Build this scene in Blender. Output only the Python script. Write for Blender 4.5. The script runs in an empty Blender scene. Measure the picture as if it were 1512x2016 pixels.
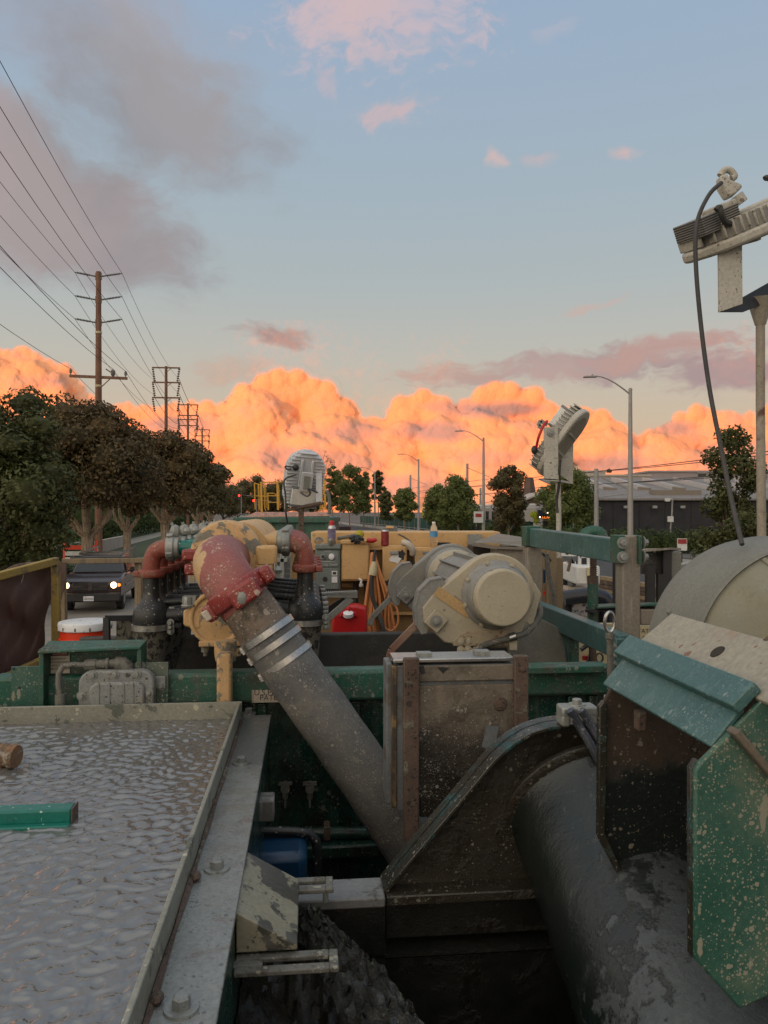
import bpy, bmesh, math, random
import numpy as np
from mathutils import Vector, Matrix
random.seed(7); rng = np.random.default_rng(7)
sc = bpy.context.scene
COL = sc.collection
R_ = math.radians
FPX, CX, CY, HC = 1530.0, 756.0, 1008.0, 3.3       # photo focal length in pixels, centre, camera height
V = Vector
# ------------------------------------------------------------------ camera
cd = bpy.data.cameras.new('camera'); cam = bpy.data.objects.new('camera', cd); COL.objects.link(cam)
cd.sensor_fit = 'VERTICAL'; cd.sensor_height = 36.0; cd.lens = FPX/2016*36; cd.clip_start = 0.05; cd.clip_end = 40000
cam.location = (0, 0, HC); cam.rotation_euler = (R_(90), 0, 0); sc.camera = cam
# ------------------------------------------------------------------ sun (just under the horizon behind the camera) and exposure
SUN_AZ, SUN_EL = R_(219), R_(-0.6)                   # clockwise from +Y: behind the camera and to the left
sdir = V((math.sin(SUN_AZ)*math.cos(SUN_EL), math.cos(SUN_AZ)*math.cos(SUN_EL), math.sin(SUN_EL)))
sl = bpy.data.lights.new('sun', 'SUN'); sl.energy = 3.0; sl.color = (1.0, 0.24, 0.035); sl.angle = R_(0.5)
so = bpy.data.objects.new('sun', sl); COL.objects.link(so); so.rotation_euler = (-sdir).to_track_quat('-Z', 'Y').to_euler()
so.location = (0, 0, 60)
sc.view_settings.view_transform = 'Standard'; sc.view_settings.look = 'None'
sc.view_settings.exposure = 0.0; sc.view_settings.gamma = 1.0; sc.view_settings.use_curve_mapping = False
sc.render.engine = 'CYCLES'; sc.cycles.use_denoising = True
sc.cycles.max_bounces = 7; sc.cycles.diffuse_bounces = 3; sc.cycles.glossy_bounces = 3; sc.cycles.transmission_bounces = 6
sc.cycles.transparent_max_bounces = 8; sc.cycles.caustics_reflective = False; sc.cycles.caustics_refractive = False

def c(r, g, b):
    f = lambda x: (x/255/12.92) if x/255 <= .04045 else ((x/255+.055)/1.055)**2.4
    return (f(r), f(g), f(b), 1)
class NT:
    def __init__(s, t): s.t = t
    def n(s, typ, ins=None, out=0, **at):
        nd = s.t.nodes.new(typ)
        for k, v in at.items(): setattr(nd, k, v)
        for k, v in (ins or {}).items():
            if isinstance(v, bpy.types.NodeSocket): s.t.links.new(v, nd.inputs[k])
            else: nd.inputs[k].default_value = v
        return nd.outputs[out] if out is not None else nd
    def m(s, op, a, b=0.0, cl=False, c3=None):
        i = {0: a, 1: b}
        if c3 is not None: i[2] = c3
        return s.n('ShaderNodeMath', i, operation=op, use_clamp=cl)
    def vm(s, op, a, b=(0, 0, 0), out=0): return s.n('ShaderNodeVectorMath', {0: a, 1: b}, out=out, operation=op)
    def mr(s, x, a, b, lo=0.0, hi=1.0, smooth=False):
        return s.n('ShaderNodeMapRange', {0: x, 1: a, 2: b, 3: lo, 4: hi}, interpolation_type='SMOOTHSTEP' if smooth else 'LINEAR')
    def mix(s, f, a, b, bt='MIX'):
        nd = s.t.nodes.new('ShaderNodeMix'); nd.data_type = 'RGBA'; nd.blend_type = bt
        for k, v in ((0, f), (6, a), (7, b)):
            if isinstance(v, bpy.types.NodeSocket): s.t.links.new(v, nd.inputs[k])
            else: nd.inputs[k].default_value = v
        return nd.outputs[2]
    def noise(s, vec, sca, det=5.0, rou=.55, dist=0.0, out=0):
        return s.n('ShaderNodeTexNoise', {'Vector': vec, 'Scale': sca, 'Detail': det, 'Roughness': rou, 'Distortion': dist}, out=out)
    def vor(s, vec, sca, out=0, feat='F1', rnd=1.0):
        return s.n('ShaderNodeTexVoronoi', {'Vector': vec, 'Scale': sca, 'Randomness': rnd}, out=out, feature=feat)
# ------------------------------------------------------------------ world: dusk sky with soft high clouds
w = bpy.data.worlds.new('World'); sc.world = w; w.use_nodes = True
wt = w.node_tree; wt.nodes.clear(); N = NT(wt)
gd = N.n('ShaderNodeTexCoord', out=0)
sx = N.n('ShaderNodeSeparateXYZ', {0: gd}, out=None)
X, Y, Z = sx.outputs
el = N.m('ARCSINE', Z); az = N.m('ARCTAN2', X, Y)
ramp = wt.nodes.new('ShaderNodeValToRGB'); wt.links.new(N.mr(el, -0.05, 1.5708), ramp.inputs[0])
cr = ramp.color_ramp
def stop(py_or_deg, col, deg=False):
    e = R_(py_or_deg) if deg else math.atan((CY-py_or_deg)/FPX)
    return ((e+.05)/1.6208, col)
st = [(0.0, c(170, 150, 130)), stop(960, c(214, 172, 136)), stop(830, c(203, 185, 162)), stop(700, c(188, 186, 177)),
      stop(560, c(173, 182, 184)), stop(380, c(163, 179, 190)), stop(150, c(156, 175, 195)), stop(-120, c(150, 171, 197)),
      stop(60, (.66, .72, .76, 1), True), (1.0, (.80, .85, .88, 1))]
while len(cr.elements) < len(st): cr.elements.new(.5)
for e, (p, k) in zip(cr.elements, st): e.position = p
for e, (p, k) in zip(cr.elements, st): e.color = k
sky = ramp.outputs[0]
# the afterglow around the sunken sun, behind the camera
sd = N.n('ShaderNodeVectorMath', {0: gd, 1: (sdir.x, sdir.y, 0.12)}, out=1, operation='DOT_PRODUCT')
glow = N.m('POWER', N.mr(sd, -.25, 1.0), 2.2)
sky = N.mix(glow, sky, (1.95, 1.7, 1.36, 1))
nz = N.n('ShaderNodeTexSky', sky_type='NISHITA', sun_disc=False, sun_elevation=R_(0.5), sun_rotation=SUN_AZ)
sky = N.mix(0.006, sky, nz, 'ADD')
pv = N.n('ShaderNodeCombineXYZ', {0: az, 1: el, 2: 0.0})
wp = N.vm('SUBTRACT', N.noise(pv, 7.0, 4.0, .55, out=1), (.5, .5, .5))
pw = N.vm('ADD', pv, N.vm('MULTIPLY', wp, (.16, .09, 0)))
nA = N.noise(N.vm('MULTIPLY', pw, (1, 1.7, 1)), 13.0, 7.0, .62)
nB = N.noise(N.vm('MULTIPLY', pw, (1, 2.2, 1)), 30.0, 6.0, .6)
nL = N.noise(pw, 5.0, 4.0, .5)
def soft(cx, cy, rx, ry, colA, colB, op, amp=.9, nz_=None, edge=.5, rot=0.0):
    global sky
    a0 = math.atan((cx-CX)/FPX); e0 = math.atan((CY-cy)/FPX*math.cos(a0))
    v = N.vm('SUBTRACT', pw, (a0, e0, 0))
    if rot: v = N.n('ShaderNodeVectorRotate', {'Vector': v, 'Angle': rot}, rotation_type='Z_AXIS')
    L = N.vm('LENGTH', N.vm('MULTIPLY', v, (FPX/rx, FPX/ry, 0)), out=1)
    d = N.m('ADD', N.m('SUBTRACT', 1.0, L), N.m('MULTIPLY', N.m('SUBTRACT', nz_ or nA, .5), amp*2))
    a = N.m('MULTIPLY', N.mr(d, 0.0, edge, smooth=True), op)
    k = N.mix(N.mr(nL, .38, .62, smooth=True), colA, colB)
    sky = N.mix(a, sky, k)
G1, G2 = c(160, 156, 166), c(176, 160, 162)
soft(190, 60, 380, 135, c(156, 160, 172), c(168, 164, 170), .8, .5, edge=.9)
soft(325, 215, 300, 150, c(149, 150, 156), c(160, 156, 159), .95, .5, edge=.75, rot=R_(14))
soft(70, 390, 370, 150, c(153, 147, 150), c(167, 156, 156), 1.0, .42, edge=.55, rot=R_(18))
soft(-330, 250, 320, 230, G1, G2, .8, .5, edge=.7)
soft(745, 40, 250, 95, c(222, 188, 184), c(202, 186, 194), .72, 1.1, nB, edge=.8)
soft(775, 228, 90, 28, c(214, 184, 180), c(206, 180, 184), .7, 1.0, nB, edge=.9)
soft(640, 160, 45, 30, c(214, 182, 184), c(200, 180, 188), .5, 1.0, nB, edge=.9)
soft(968, 296, 46, 18, c(220, 186, 178), c(214, 184, 180), .7, .7, nB, edge=.8)
soft(1080, 288, 50, 16, c(210, 180, 178), c(205, 180, 180), .5, .8, nB, edge=.9)
soft(1228, 306, 34, 13, c(222, 184, 174), c(214, 182, 178), .7, .6, nB, edge=.9)
soft(1100, 44, 70, 16, c(190, 184, 194), c(186, 184, 196), .35, .8, nB, edge=.9)
soft(528, 668, 92, 32, c(166, 140, 136), c(178, 150, 142), .9, .6, nB, edge=.7)
soft(440, 740, 90, 30, c(190, 156, 140), c(200, 166, 148), .5, .9, nB, edge=.9)
soft(1150, 720, 390, 42, c(168, 148, 148), c(186, 158, 152), .85, .8, nB, edge=.6, rot=R_(-4))
soft(1290, 694, 190, 30, c(196, 156, 144), c(180, 150, 146), .7, .8, nB, edge=.7, rot=R_(-8))
soft(1440, 742, 150, 46, c(168, 144, 146), c(182, 150, 146), .9, .6, nB, edge=.6)
soft(880, 740, 150, 34, c(190, 158, 148), c(200, 166, 150), .6, .9, nB, edge=.8)
soft(1170, 590, 100, 14, c(206, 172, 160), c(200, 174, 166), .5, .8, nB, edge=.9, rot=R_(-12))
# the same kind of broken cloud goes on all round, outside the frame too
far = N.m('MULTIPLY', N.mr(N.m('ABSOLUTE', az), .62, 1.0, smooth=True), N.mr(el, .05, .2, smooth=True))
ng = N.noise(N.vm('MULTIPLY', gd, (1, 1, 2.4)), 2.6, 6.0, .55)
sky = N.mix(N.m('MULTIPLY', N.m('MULTIPLY', far, N.mr(ng, .5, .66, smooth=True)), .6), sky, N.mix(glow, (.42, .36, .38, 1), (1.5, 1.0, .75, 1)))
bg = N.n('ShaderNodeBackground', {0: sky, 1: 1.0})
wo = wt.nodes.new('ShaderNodeOutputWorld'); wt.links.new(bg, wo.inputs[0])
w.cycles.sampling_method = 'MANUAL'; w.cycles.sample_map_resolution = 512
# ------------------------------------------------------------------ frames: machine (yaw 5.6 deg), street (yaw 9.9 deg), world
def frame(deg):
    a = R_(deg); return (V((math.cos(a), math.sin(a), 0)), V((-math.sin(a), math.cos(a), 0)))
MF, SF, WF = frame(5.6), frame(9.86), frame(0)
UP = V((0, 0, 1)); R, F = MF
def at(fr, a, b, z): return fr[0]*a+fr[1]*b+V((0, 0, z))
def M(u, v, z): return at(MF, u, v, z)
def S(s, t, z=0.0): return at(SF, s, t, z)
def ray(px, py): return V(((px-CX)/FPX, 1, (CY-py)/FPX))
O = V((0, 0, HC))
def P(px, py, d): return O+ray(px, py)*d               # a point of the place seen at that pixel, d metres ahead
def Pv(px, py, v): r = ray(px, py); return O+r*(v/r.dot(F))
def Pz(px, py, z): r = ray(px, py); return O+r*((z-HC)/r.z)
def Ss(s, d, z=0.0):                                    # street offset s at camera depth d
    b = R_(9.86); return V(((s-d*math.sin(b))/math.cos(b), d, z))
# ------------------------------------------------------------------ object helpers
ORG = {}
def tag(o, label=None, cat=None, group=None, kind=None):
    if label: o['label'] = label
    if cat: o['category'] = cat
    if group: o['group'] = group
    if kind: o['kind'] = kind
    return o
def T(name, label, cat, loc, group=None):
    o = bpy.data.objects.new(name, None); o.empty_display_size = .1; COL.objects.link(o); o.location = loc; ORG[o.name] = V(loc)
    return tag(o, label, cat, group)
def perp(a):
    a = a.normalized(); h = UP if abs(a.z) < .9 else V((1, 0, 0)); x = a.cross(h).normalized(); return x, a.cross(x)
class MB:
    def __init__(s): s.v = []; s.f = []
    def add(s, v, f):
        k = len(s.v); s.v += [V(p) for p in v]; s.f += [tuple(i+k for i in q) for q in f]; return s
    def hexa(s, p): return s.add(p, [(0, 3, 2, 1), (4, 5, 6, 7), (0, 1, 5, 4), (1, 2, 6, 5), (2, 3, 7, 6), (3, 0, 4, 7)])
    def fb(s, fr, a0, a1, b0, b1, z0, z1): return s.hexa([at(fr, a, b, z) for z in (z0, z1) for a, b in ((a0, b0), (a1, b0), (a1, b1), (a0, b1))])
    def ub(s, *a): return s.fb(MF, *a)
    def sb(s, *a): return s.fb(SF, *a)
    def vb(s, x0, y0, x1, y1, v, dep):                 # box on the machine's cross plane v, front face at those pixels
        a, b = Pv(x0, y1, v), Pv(x1, y0, v); return s.ub(a.dot(R), b.dot(R), v, v+dep, a.z, b.z)
    def db(s, x0, y0, x1, y1, d, dep, fr=WF):
        a, b = P(x0, y1, d), P(x1, y0, d); k = a.dot(fr[1]); return s.fb(fr, a.dot(fr[0]), b.dot(fr[0]), k, k+dep, a.z, b.z)
    def obox(s, ce, ax, sz):                            # oriented box, ax = three unit vectors
        h = [ax[i]*(sz[i]/2) for i in range(3)]; ce = V(ce)
        return s.hexa([ce+h[0]*x+h[1]*y+h[2]*z for z in (-1, 1) for x, y in ((-1, -1), (1, -1), (1, 1), (-1, 1))])
    def bar(s, a, b, wd, ht, up=UP):
        a, b = V(a), V(b); x = (b-a); L = x.length; x.normalize(); y = up.cross(x)
        y = y.normalized() if y.length > 1e-4 else perp(x)[0]
        return s.obox((a+b)/2, (x, y, x.cross(y)), (L, wd, ht))
    def prism(s, pts, vec):
        n = len(pts); vec = V(vec); pts = [V(p) for p in pts]
        return s.add(pts+[p+vec for p in pts], [tuple(range(n))[::-1], tuple(range(n, 2*n))]+[(i, (i+1) % n, (i+1) % n+n, i+n) for i in range(n)])
    def tube(s, pts, r, n=10, caps=True):
        pts = [V(p) for p in pts]; m = len(pts); rs = r if isinstance(r, (list, tuple)) else [r]*m
        tn = [(pts[min(i+1, m-1)]-pts[max(i-1, 0)]).normalized() for i in range(m)]
        x = perp(tn[0])[0]; vs = []
        for i in range(m):
            x = (x-tn[i]*x.dot(tn[i])).normalized(); y = tn[i].cross(x)
            vs += [pts[i]+(x*math.cos(6.28319*k/n)+y*math.sin(6.28319*k/n))*rs[i] for k in range(n)]
        fs = [(i*n+k, i*n+(k+1) % n, (i+1)*n+(k+1) % n, (i+1)*n+k) for i in range(m-1) for k in range(n)]
        if caps: fs += [tuple(range(n))[::-1], tuple(range((m-1)*n, m*n))]
        return s.add(vs, fs)
    def lathe(s, o, axis, prof, n=24, caps=True):
        a = V(axis).normalized(); x, y = perp(a); o = V(o); vs = []; m = len(prof)
        for t, r in prof: vs += [o+a*t+(x*math.cos(6.28319*k/n)+y*math.sin(6.28319*k/n))*max(r, 1e-4) for k in range(n)]
        fs = [(i*n+k, i*n+(k+1) % n, (i+1)*n+(k+1) % n, (i+1)*n+k) for i in range(m-1) for k in range(n)]
        if caps: fs += [tuple(range(n))[::-1], tuple(range((m-1)*n, m*n))]
        return s.add(vs, fs)
    def ball(s, ce, r, n=10, sc_=(1, 1, 1)):
        ce = V(ce); vs = []; m = n//2+1
        for i in range(m):
            t = math.pi*i/(m-1)
            vs += [ce+V((r*sc_[0]*math.sin(t)*math.cos(6.28319*k/n), r*sc_[1]*math.sin(t)*math.sin(6.28319*k/n), r*sc_[2]*math.cos(t))) for k in range(n)]
        return s.add(vs, [(i*n+k, (i+1)*n+k, (i+1)*n+(k+1) % n, i*n+(k+1) % n) for i in range(m-1) for k in range(n)])
    def bolt(s, o, axis, r, h, wash=True):
        a = V(axis).normalized(); o = V(o)
        if wash: s.lathe(o, a, [(0, r*1.75), (r*.25, r*1.7)], 16); o = o+a*r*.25
        return s.lathe(o, a, [(0, r), (h*.85, r), (h, r*.85)], 6)
    def o(s, name, mat, par=None, label=None, cat=None, group=None, kind=None, bev=0.0, ang=38, flat=False, fix=True, seg=2):
        if par is not None: og = ORG[par.name]
        elif kind in ('structure', 'stuff'): og = V((0, 0, 0))
        else:
            lo = [min(p[i] for p in s.v) for i in range(3)]; hi = [max(p[i] for p in s.v) for i in range(3)]
            og = V(((lo[0]+hi[0])/2, (lo[1]+hi[1])/2, lo[2]))
        me = bpy.data.meshes.new(name); me.from_pydata([p-og for p in s.v], [], s.f)
        if fix:
            b = bmesh.new(); b.from_mesh(me); bmesh.ops.recalc_face_normals(b, faces=b.faces); b.to_mesh(me); b.free()
        if not flat:
            me.polygons.foreach_set('use_smooth', [True]*len(me.polygons)); me.set_sharp_from_angle(angle=R_(ang))
        me.materials.append(mat); ob = bpy.data.objects.new(name, me); COL.objects.link(ob)
        if par is not None: ob.parent = par
        else: ob.location = og
        ORG[ob.name] = og
        if bev:
            md = ob.modifiers.new('edge', 'BEVEL'); md.width = bev; md.segments = seg; md.limit_method = 'ANGLE'; md.angle_limit = R_(40)
        return tag(ob, label, cat, group, kind)
def copy_tree(o, dx=V((0, 0, 0)), label=None, par=None, sca=None, rz=None):
    k = o.copy(); COL.objects.link(k)
    if par is None:
        k.location = o.location+dx; ORG[k.name] = V(k.location)
        if label: k['label'] = label
        if sca: k.scale = sca
        if rz is not None: k.rotation_euler.z = rz
    else: k.parent = par; ORG[k.name] = ORG[par.name]
    for ch in list(o.children): copy_tree(ch, par=k)
    return k
def place(o, loc): o.location = V(loc)
def txt(body, loc, size, mat, par, right=V((1, 0, 0)), up=UP, al='LEFT', name='lettering', ext=.0004):
    cu = bpy.data.curves.new(name, 'FONT'); cu.body = body; cu.size = size; cu.extrude = ext; cu.align_x = al
    cu.materials.append(mat); ob = bpy.data.objects.new(name, cu); COL.objects.link(ob); ob.parent = par
    x, z = right.normalized(), None; y = (up-x*up.dot(x)).normalized(); z = x.cross(y)
    m = Matrix((x, y, z)).transposed().to_4x4(); m.translation = V(loc)-ORG[par.name]; ob.matrix_local = m; ORG[ob.name] = ORG[par.name]
    return ob
# ------------------------------------------------------------------ materials
MATS = {}
def paint(name, c1, c2=None, rough=.55, metal=0.0, splat=None, sa=.3, ss=45, mud=None, ma=0.0, ms=7, streak=None, ka=.0, kz=1.0, bump=.25, sc_=1.0, grain=.25, spec=.5, bs=140, wet=0.0, drip=False, md=.05, coat=0.0, zone=None):
    m = bpy.data.materials.new(name); m.use_nodes = True; t = m.node_tree; t.nodes.clear(); N = NT(t)
    co = N.n('ShaderNodeTexCoord', out=3)
    c2 = c2 or tuple(x*.72 for x in c1[:3])+(1,)
    n1 = N.noise(co, 5*sc_, 6, .6); n2 = N.noise(co, 90*sc_, 3, .6)
    col = N.mix(N.mr(n1, .35, .68), c1, c2)
    col = N.mix(1.0, col, N.n('ShaderNodeCombineColor', {i: N.mr(n2, .25, .75, 1-grain, 1+grain*.5) for i in range(3)}), 'MULTIPLY')
    hgt = N.m('MULTIPLY', N.noise(co, bs, 4, .65), .35); ro = N.mr(n1, .3, .7, rough-.08, min(1, rough+.1))
    if streak:
        ns = N.noise(N.vm('MULTIPLY', co, (38*sc_, 38*sc_, 2.2*sc_*kz)), 1.0, 4, .6)
        k = N.m('MULTIPLY', N.mr(ns, .62-ka*.4, .78-ka*.4, smooth=True), .85); col = N.mix(k, col, streak)
    if mud and ma:
        nm = N.noise(co, ms*sc_, 10, .68, .4); th = .78-ma*.56
        k = N.mr(nm, th-md, th+md, smooth=True); col = N.mix(k, col, N.mix(N.mr(n2, .3, .7), mud, tuple(x*.7 for x in mud[:3])+(1,)))
        hgt = N.m('ADD', hgt, N.m('MULTIPLY', k, .5)); ro = N.m('ADD', N.m('MULTIPLY', k, .8-rough if not wet else -.15), ro)
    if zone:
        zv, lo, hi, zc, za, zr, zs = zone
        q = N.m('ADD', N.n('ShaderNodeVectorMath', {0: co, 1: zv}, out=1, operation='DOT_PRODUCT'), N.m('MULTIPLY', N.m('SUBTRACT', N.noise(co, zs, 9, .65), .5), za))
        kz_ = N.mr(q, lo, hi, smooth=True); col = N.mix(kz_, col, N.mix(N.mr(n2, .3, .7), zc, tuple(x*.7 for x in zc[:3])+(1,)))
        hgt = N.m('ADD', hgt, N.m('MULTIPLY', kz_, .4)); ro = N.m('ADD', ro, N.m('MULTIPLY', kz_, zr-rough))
    if splat:
        wv = N.vm('ADD', co, N.vm('MULTIPLY', N.vm('SUBTRACT', N.noise(co, ss*1.4, 2, .5, out=1), (.5, .5, .5)), (.55/ss,)*3))
        tot = None; clu = N.mr(N.noise(co, 4.5*sc_+.06*ss, 3, .6), .32, .64, .45, 1.5)
        for q, (s_, a_, str_) in enumerate(((ss, sa, (1, 1, 1)), (ss*2.2, min(.9, sa*1.6), (1, 1, 1)), (ss*.45, sa*.5, (1, 1, .33) if drip else (1, 1, 1)))):
            vv = N.vm('MULTIPLY', wv, str_); vv = N.vm('ADD', vv, (q*3.1, q*1.7, 0))
            dd = N.vor(vv, s_); rr = N.n('ShaderNodeSeparateColor', {0: N.vor(vv, s_, out=1)})
            k = N.mr(N.m('SUBTRACT', N.m('MULTIPLY', N.mr(rr, 1-a_, 1, 0, .43), clu), dd), 0.0, .05)
            tot = k if tot is None else N.m('MAXIMUM', tot, k)
        tot = N.m('MULTIPLY', tot, .88); col = N.mix(tot, col, splat)
        hgt = N.m('ADD', hgt, N.m('MULTIPLY', tot, .7)); ro = N.m('ADD', ro, N.m('MULTIPLY', tot, .75-rough))
    if wet: ro = N.m('SUBTRACT', ro, N.m('MULTIPLY', N.mr(N.noise(co, 11*sc_, 5, .6), .42, .6, smooth=True), wet), True)
    bp = N.n('ShaderNodeBump', {'Strength': bump, 'Distance': .006, 'Height': hgt})
    p = N.n('ShaderNodeBsdfPrincipled', {'Base Color': col, 'Roughness': ro, 'Metallic': metal, 'Normal': bp, 'Specular IOR Level': spec, 'Coat Weight': coat})
    N.n('ShaderNodeOutputMaterial', {0: p}, out=None); MATS[name] = m; return m
def glow_mat(name, col, st):
    m = bpy.data.materials.new(name); m.use_nodes = True; t = m.node_tree; t.nodes.clear(); N = NT(t)
    N.n('ShaderNodeOutputMaterial', {0: N.n('ShaderNodeEmission', {0: col, 1: st})}, out=None); return m
def glass_mat(name, col, rough=.03, ior=1.45):
    m = bpy.data.materials.new(name); m.use_nodes = True; t = m.node_tree; t.nodes.clear(); N = NT(t)
    p = N.n('ShaderNodeBsdfPrincipled', {'Base Color': col, 'Roughness': rough, 'Transmission Weight': .95, 'IOR': ior})
    N.n('ShaderNodeOutputMaterial', {0: p}, out=None); return m
TANMUD, GREYMUD, DKMUD = (.30, .25, .18, 1), (.20, .19, .16, 1), (.045, .035, .024, 1)
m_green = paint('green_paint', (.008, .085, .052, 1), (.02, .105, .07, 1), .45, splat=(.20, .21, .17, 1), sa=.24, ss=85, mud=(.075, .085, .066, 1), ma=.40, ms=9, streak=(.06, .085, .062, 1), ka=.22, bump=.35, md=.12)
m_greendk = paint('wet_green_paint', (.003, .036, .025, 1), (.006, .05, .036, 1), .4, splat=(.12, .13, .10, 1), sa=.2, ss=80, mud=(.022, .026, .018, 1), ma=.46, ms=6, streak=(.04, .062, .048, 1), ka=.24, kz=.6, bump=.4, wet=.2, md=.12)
m_greensp = paint('splattered_green_paint', (.022, .085, .06, 1), (.042, .115, .085, 1), .45, splat=(.25, .235, .175, 1), sa=.5, ss=95, mud=(.12, .165, .11, 1), ma=.36, ms=5, bump=.35, drip=True, md=.12)
m_teal = paint('weathered_teal_paint', (.035, .105, .102, 1), (.065, .14, .135, 1), .38, splat=(.19, .24, .235, 1), sa=.2, ss=150, streak=(.08, .155, .15, 1), ka=.22, kz=8, bump=.25, drip=True)
m_tealpipe = paint('teal_enamel', (.002, .13, .10, 1), (.008, .17, .13, 1), .3, splat=(.5, .6, .52, 1), sa=.12, ss=60, bump=.15)
m_tan = paint('sand_yellow_paint', (.60, .375, .16, 1), (.53, .325, .135, 1), .5, mud=(.30, .22, .13, 1), ma=.2, ms=7, splat=(.33, .25, .15, 1), sa=.1, ss=60, bump=.15, grain=.14, md=.08)
m_tanpeel = paint('peeling_sand_paint', (.58, .36, .16, 1), (.50, .32, .155, 1), .5, mud=(.22, .205, .165, 1), ma=.42, ms=7, splat=(.3, .24, .16, 1), sa=.12, ss=70, bump=.35, grain=.15, md=.008)
m_red = paint('peeling_red_paint', (.235, .052, .042, 1), (.30, .10, .085, 1), .5, mud=(.30, .15, .12, 1), ma=.3, ms=9, splat=(.42, .32, .25, 1), sa=.3, ss=75, bump=.4, md=.12, zone=(tuple(-R), .030, .036, (.56, .36, .17, 1), .30, .5, 6))
m_redo = paint('faded_red_paint', (.27, .062, .038, 1), (.22, .05, .035, 1), .52, mud=(.24, .15, .105, 1), ma=.36, ms=10, splat=(.38, .28, .21, 1), sa=.22, ss=95, bump=.3, md=.1)
m_reddk = paint('wet_red_paint', (.20, .018, .014, 1), (.25, .035, .03, 1), .3, mud=(.15, .10, .07, 1), ma=.25, ms=16, splat=(.45, .35, .28, 1), sa=.2, ss=80, bump=.4)
m_black = paint('black_rubber', (.010, .011, .012, 1), (.018, .019, .02, 1), .38, splat=(.32, .30, .26, 1), sa=.11, ss=75, mud=(.05, .05, .046, 1), ma=.2, ms=9, bump=.2)
m_blackmud = paint('mud_speckled_rubber', (.15, .135, .10, 1), (.10, .092, .072, 1), .7, mud=(.02, .02, .018, 1), ma=.46, ms=30, bump=.5, md=.02)
m_hose = paint('dusty_grey_hose', (.14, .135, .125, 1), (.085, .086, .088, 1), .72, mud=(.175, .165, .145, 1), ma=.38, ms=7, splat=(.28, .26, .22, 1), sa=.3, ss=120, bump=.5, md=.14, streak=(.17, .16, .14, 1), ka=.18, kz=14)
m_sleeve = paint('muddy_sleeve', (.13, .095, .07, 1), (.20, .15, .11, 1), .7, mud=(.10, .085, .06, 1), ma=.4, ms=14, splat=(.36, .31, .25, 1), sa=.3, ss=70, bump=.6)
m_steel = paint('bright_steel', (.55, .54, .52, 1), (.42, .40, .37, 1), .28, .9, mud=(.24, .2, .15, 1), ma=.16, ms=22, bump=.12)
m_galv = paint('galvanised_steel', (.30, .31, .29, 1), (.22, .225, .205, 1), .45, .25, mud=(.24, .22, .16, 1), ma=.25, ms=8, splat=(.16, .13, .1, 1), sa=.07, ss=50, bump=.2)
m_rim = paint('grey_trough_steel', (.28, .275, .225, 1), (.22, .215, .175, 1), .5, .1, mud=(.135, .145, .115, 1), ma=.33, ms=10, splat=(.45, .42, .32, 1), sa=.1, ss=55, bump=.3, md=.01)
m_flange = paint('wet_grey_flange', (.26, .27, .255, 1), (.20, .21, .198, 1), .42, .15, mud=(.15, .09, .06, 1), ma=.2, ms=9, splat=(.12, .12, .11, 1), sa=.14, ss=70, bump=.35, wet=.3, md=.12, zone=(tuple(F), .75, .95, (.17, .175, .175, 1), .5, .12, 7))
m_gusset = paint('water_stained_beige', (.27, .25, .18, 1), (.22, .2, .14, 1), .5, mud=(.07, .067, .055, 1), ma=.42, ms=9, splat=(.075, .07, .06, 1), sa=.2, ss=40, bump=.12, md=.008, wet=.1)
m_cover = paint('cast_grey_cover', (.25, .26, .25, 1), (.20, .205, .195, 1), .55, .1, splat=(.05, .042, .034, 1), sa=.3, ss=85, mud=(.29, .28, .24, 1), ma=.34, ms=14, bump=.35, md=.08)
m_pipegrey = paint('muddy_conduit', (.17, .165, .14, 1), (.12, .115, .1, 1), .65, .1, splat=(.3, .28, .22, 1), sa=.25, ss=80, mud=(.1, .085, .065, 1), ma=.35, ms=20, bump=.5)
m_cab = paint('mud_caked_steel', (.20, .165, .12, 1), (.14, .115, .085, 1), .72, mud=(.085, .068, .05, 1), ma=.40, ms=7, splat=(.26, .235, .195, 1), sa=.3, ss=150, bump=.9, md=.13, bs=60, zone=((0, 0, -1), -.50, -.30, (.017, .013, .0085, 1), .40, .5, 5))
m_cabside = paint('cabinet_grey_paint', (.16, .175, .185, 1), (.12, .13, .14, 1), .5, mud=(.10, .08, .06, 1), ma=.3, ms=6, splat=(.2, .17, .13, 1), sa=.2, ss=90, bump=.2, md=.1)
m_rust = paint('rusty_angle_iron', (.125, .082, .06, 1), (.08, .05, .036, 1), .75, mud=(.19, .165, .125, 1), ma=.38, ms=14, splat=(.03, .024, .02, 1), sa=.3, ss=90, bump=.9, bs=80)
m_dustbox = paint('dusty_brown_steel', (.24, .20, .16, 1), (.19, .165, .13, 1), .7, mud=(.3, .27, .22, 1), ma=.3, ms=6, bump=.3)
m_holeshade = paint('opening_shade_brown', (.035, .026, .018, 1), None, .8)  # dark brown painting the shade inside the open box and plate hole
m_motor = paint('dusty_beige_motor', (.43, .375, .27, 1), (.36, .315, .23, 1), .62, mud=(.46, .40, .29, 1), ma=.3, ms=5, splat=(.2, .16, .12, 1), sa=.05, ss=60, bump=.16, grain=.12, md=.12)
m_motorgrey = paint('dusty_grey_motor', (.27, .262, .24, 1), (.205, .202, .19, 1), .6, mud=(.31, .28, .22, 1), ma=.3, ms=5, bump=.2, md=.12)
m_label = paint('yellow_label', (.52, .33, .14, 1), (.46, .30, .14, 1), .55, mud=(.42, .33, .21, 1), ma=.25, ms=16)
m_dome = paint('dusty_olive_fibreglass', (.255, .235, .155, 1), (.21, .20, .14, 1), .7, mud=(.27, .27, .225, 1), ma=.35, ms=3, bump=.6, grain=.2, md=.14, bs=320)
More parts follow.
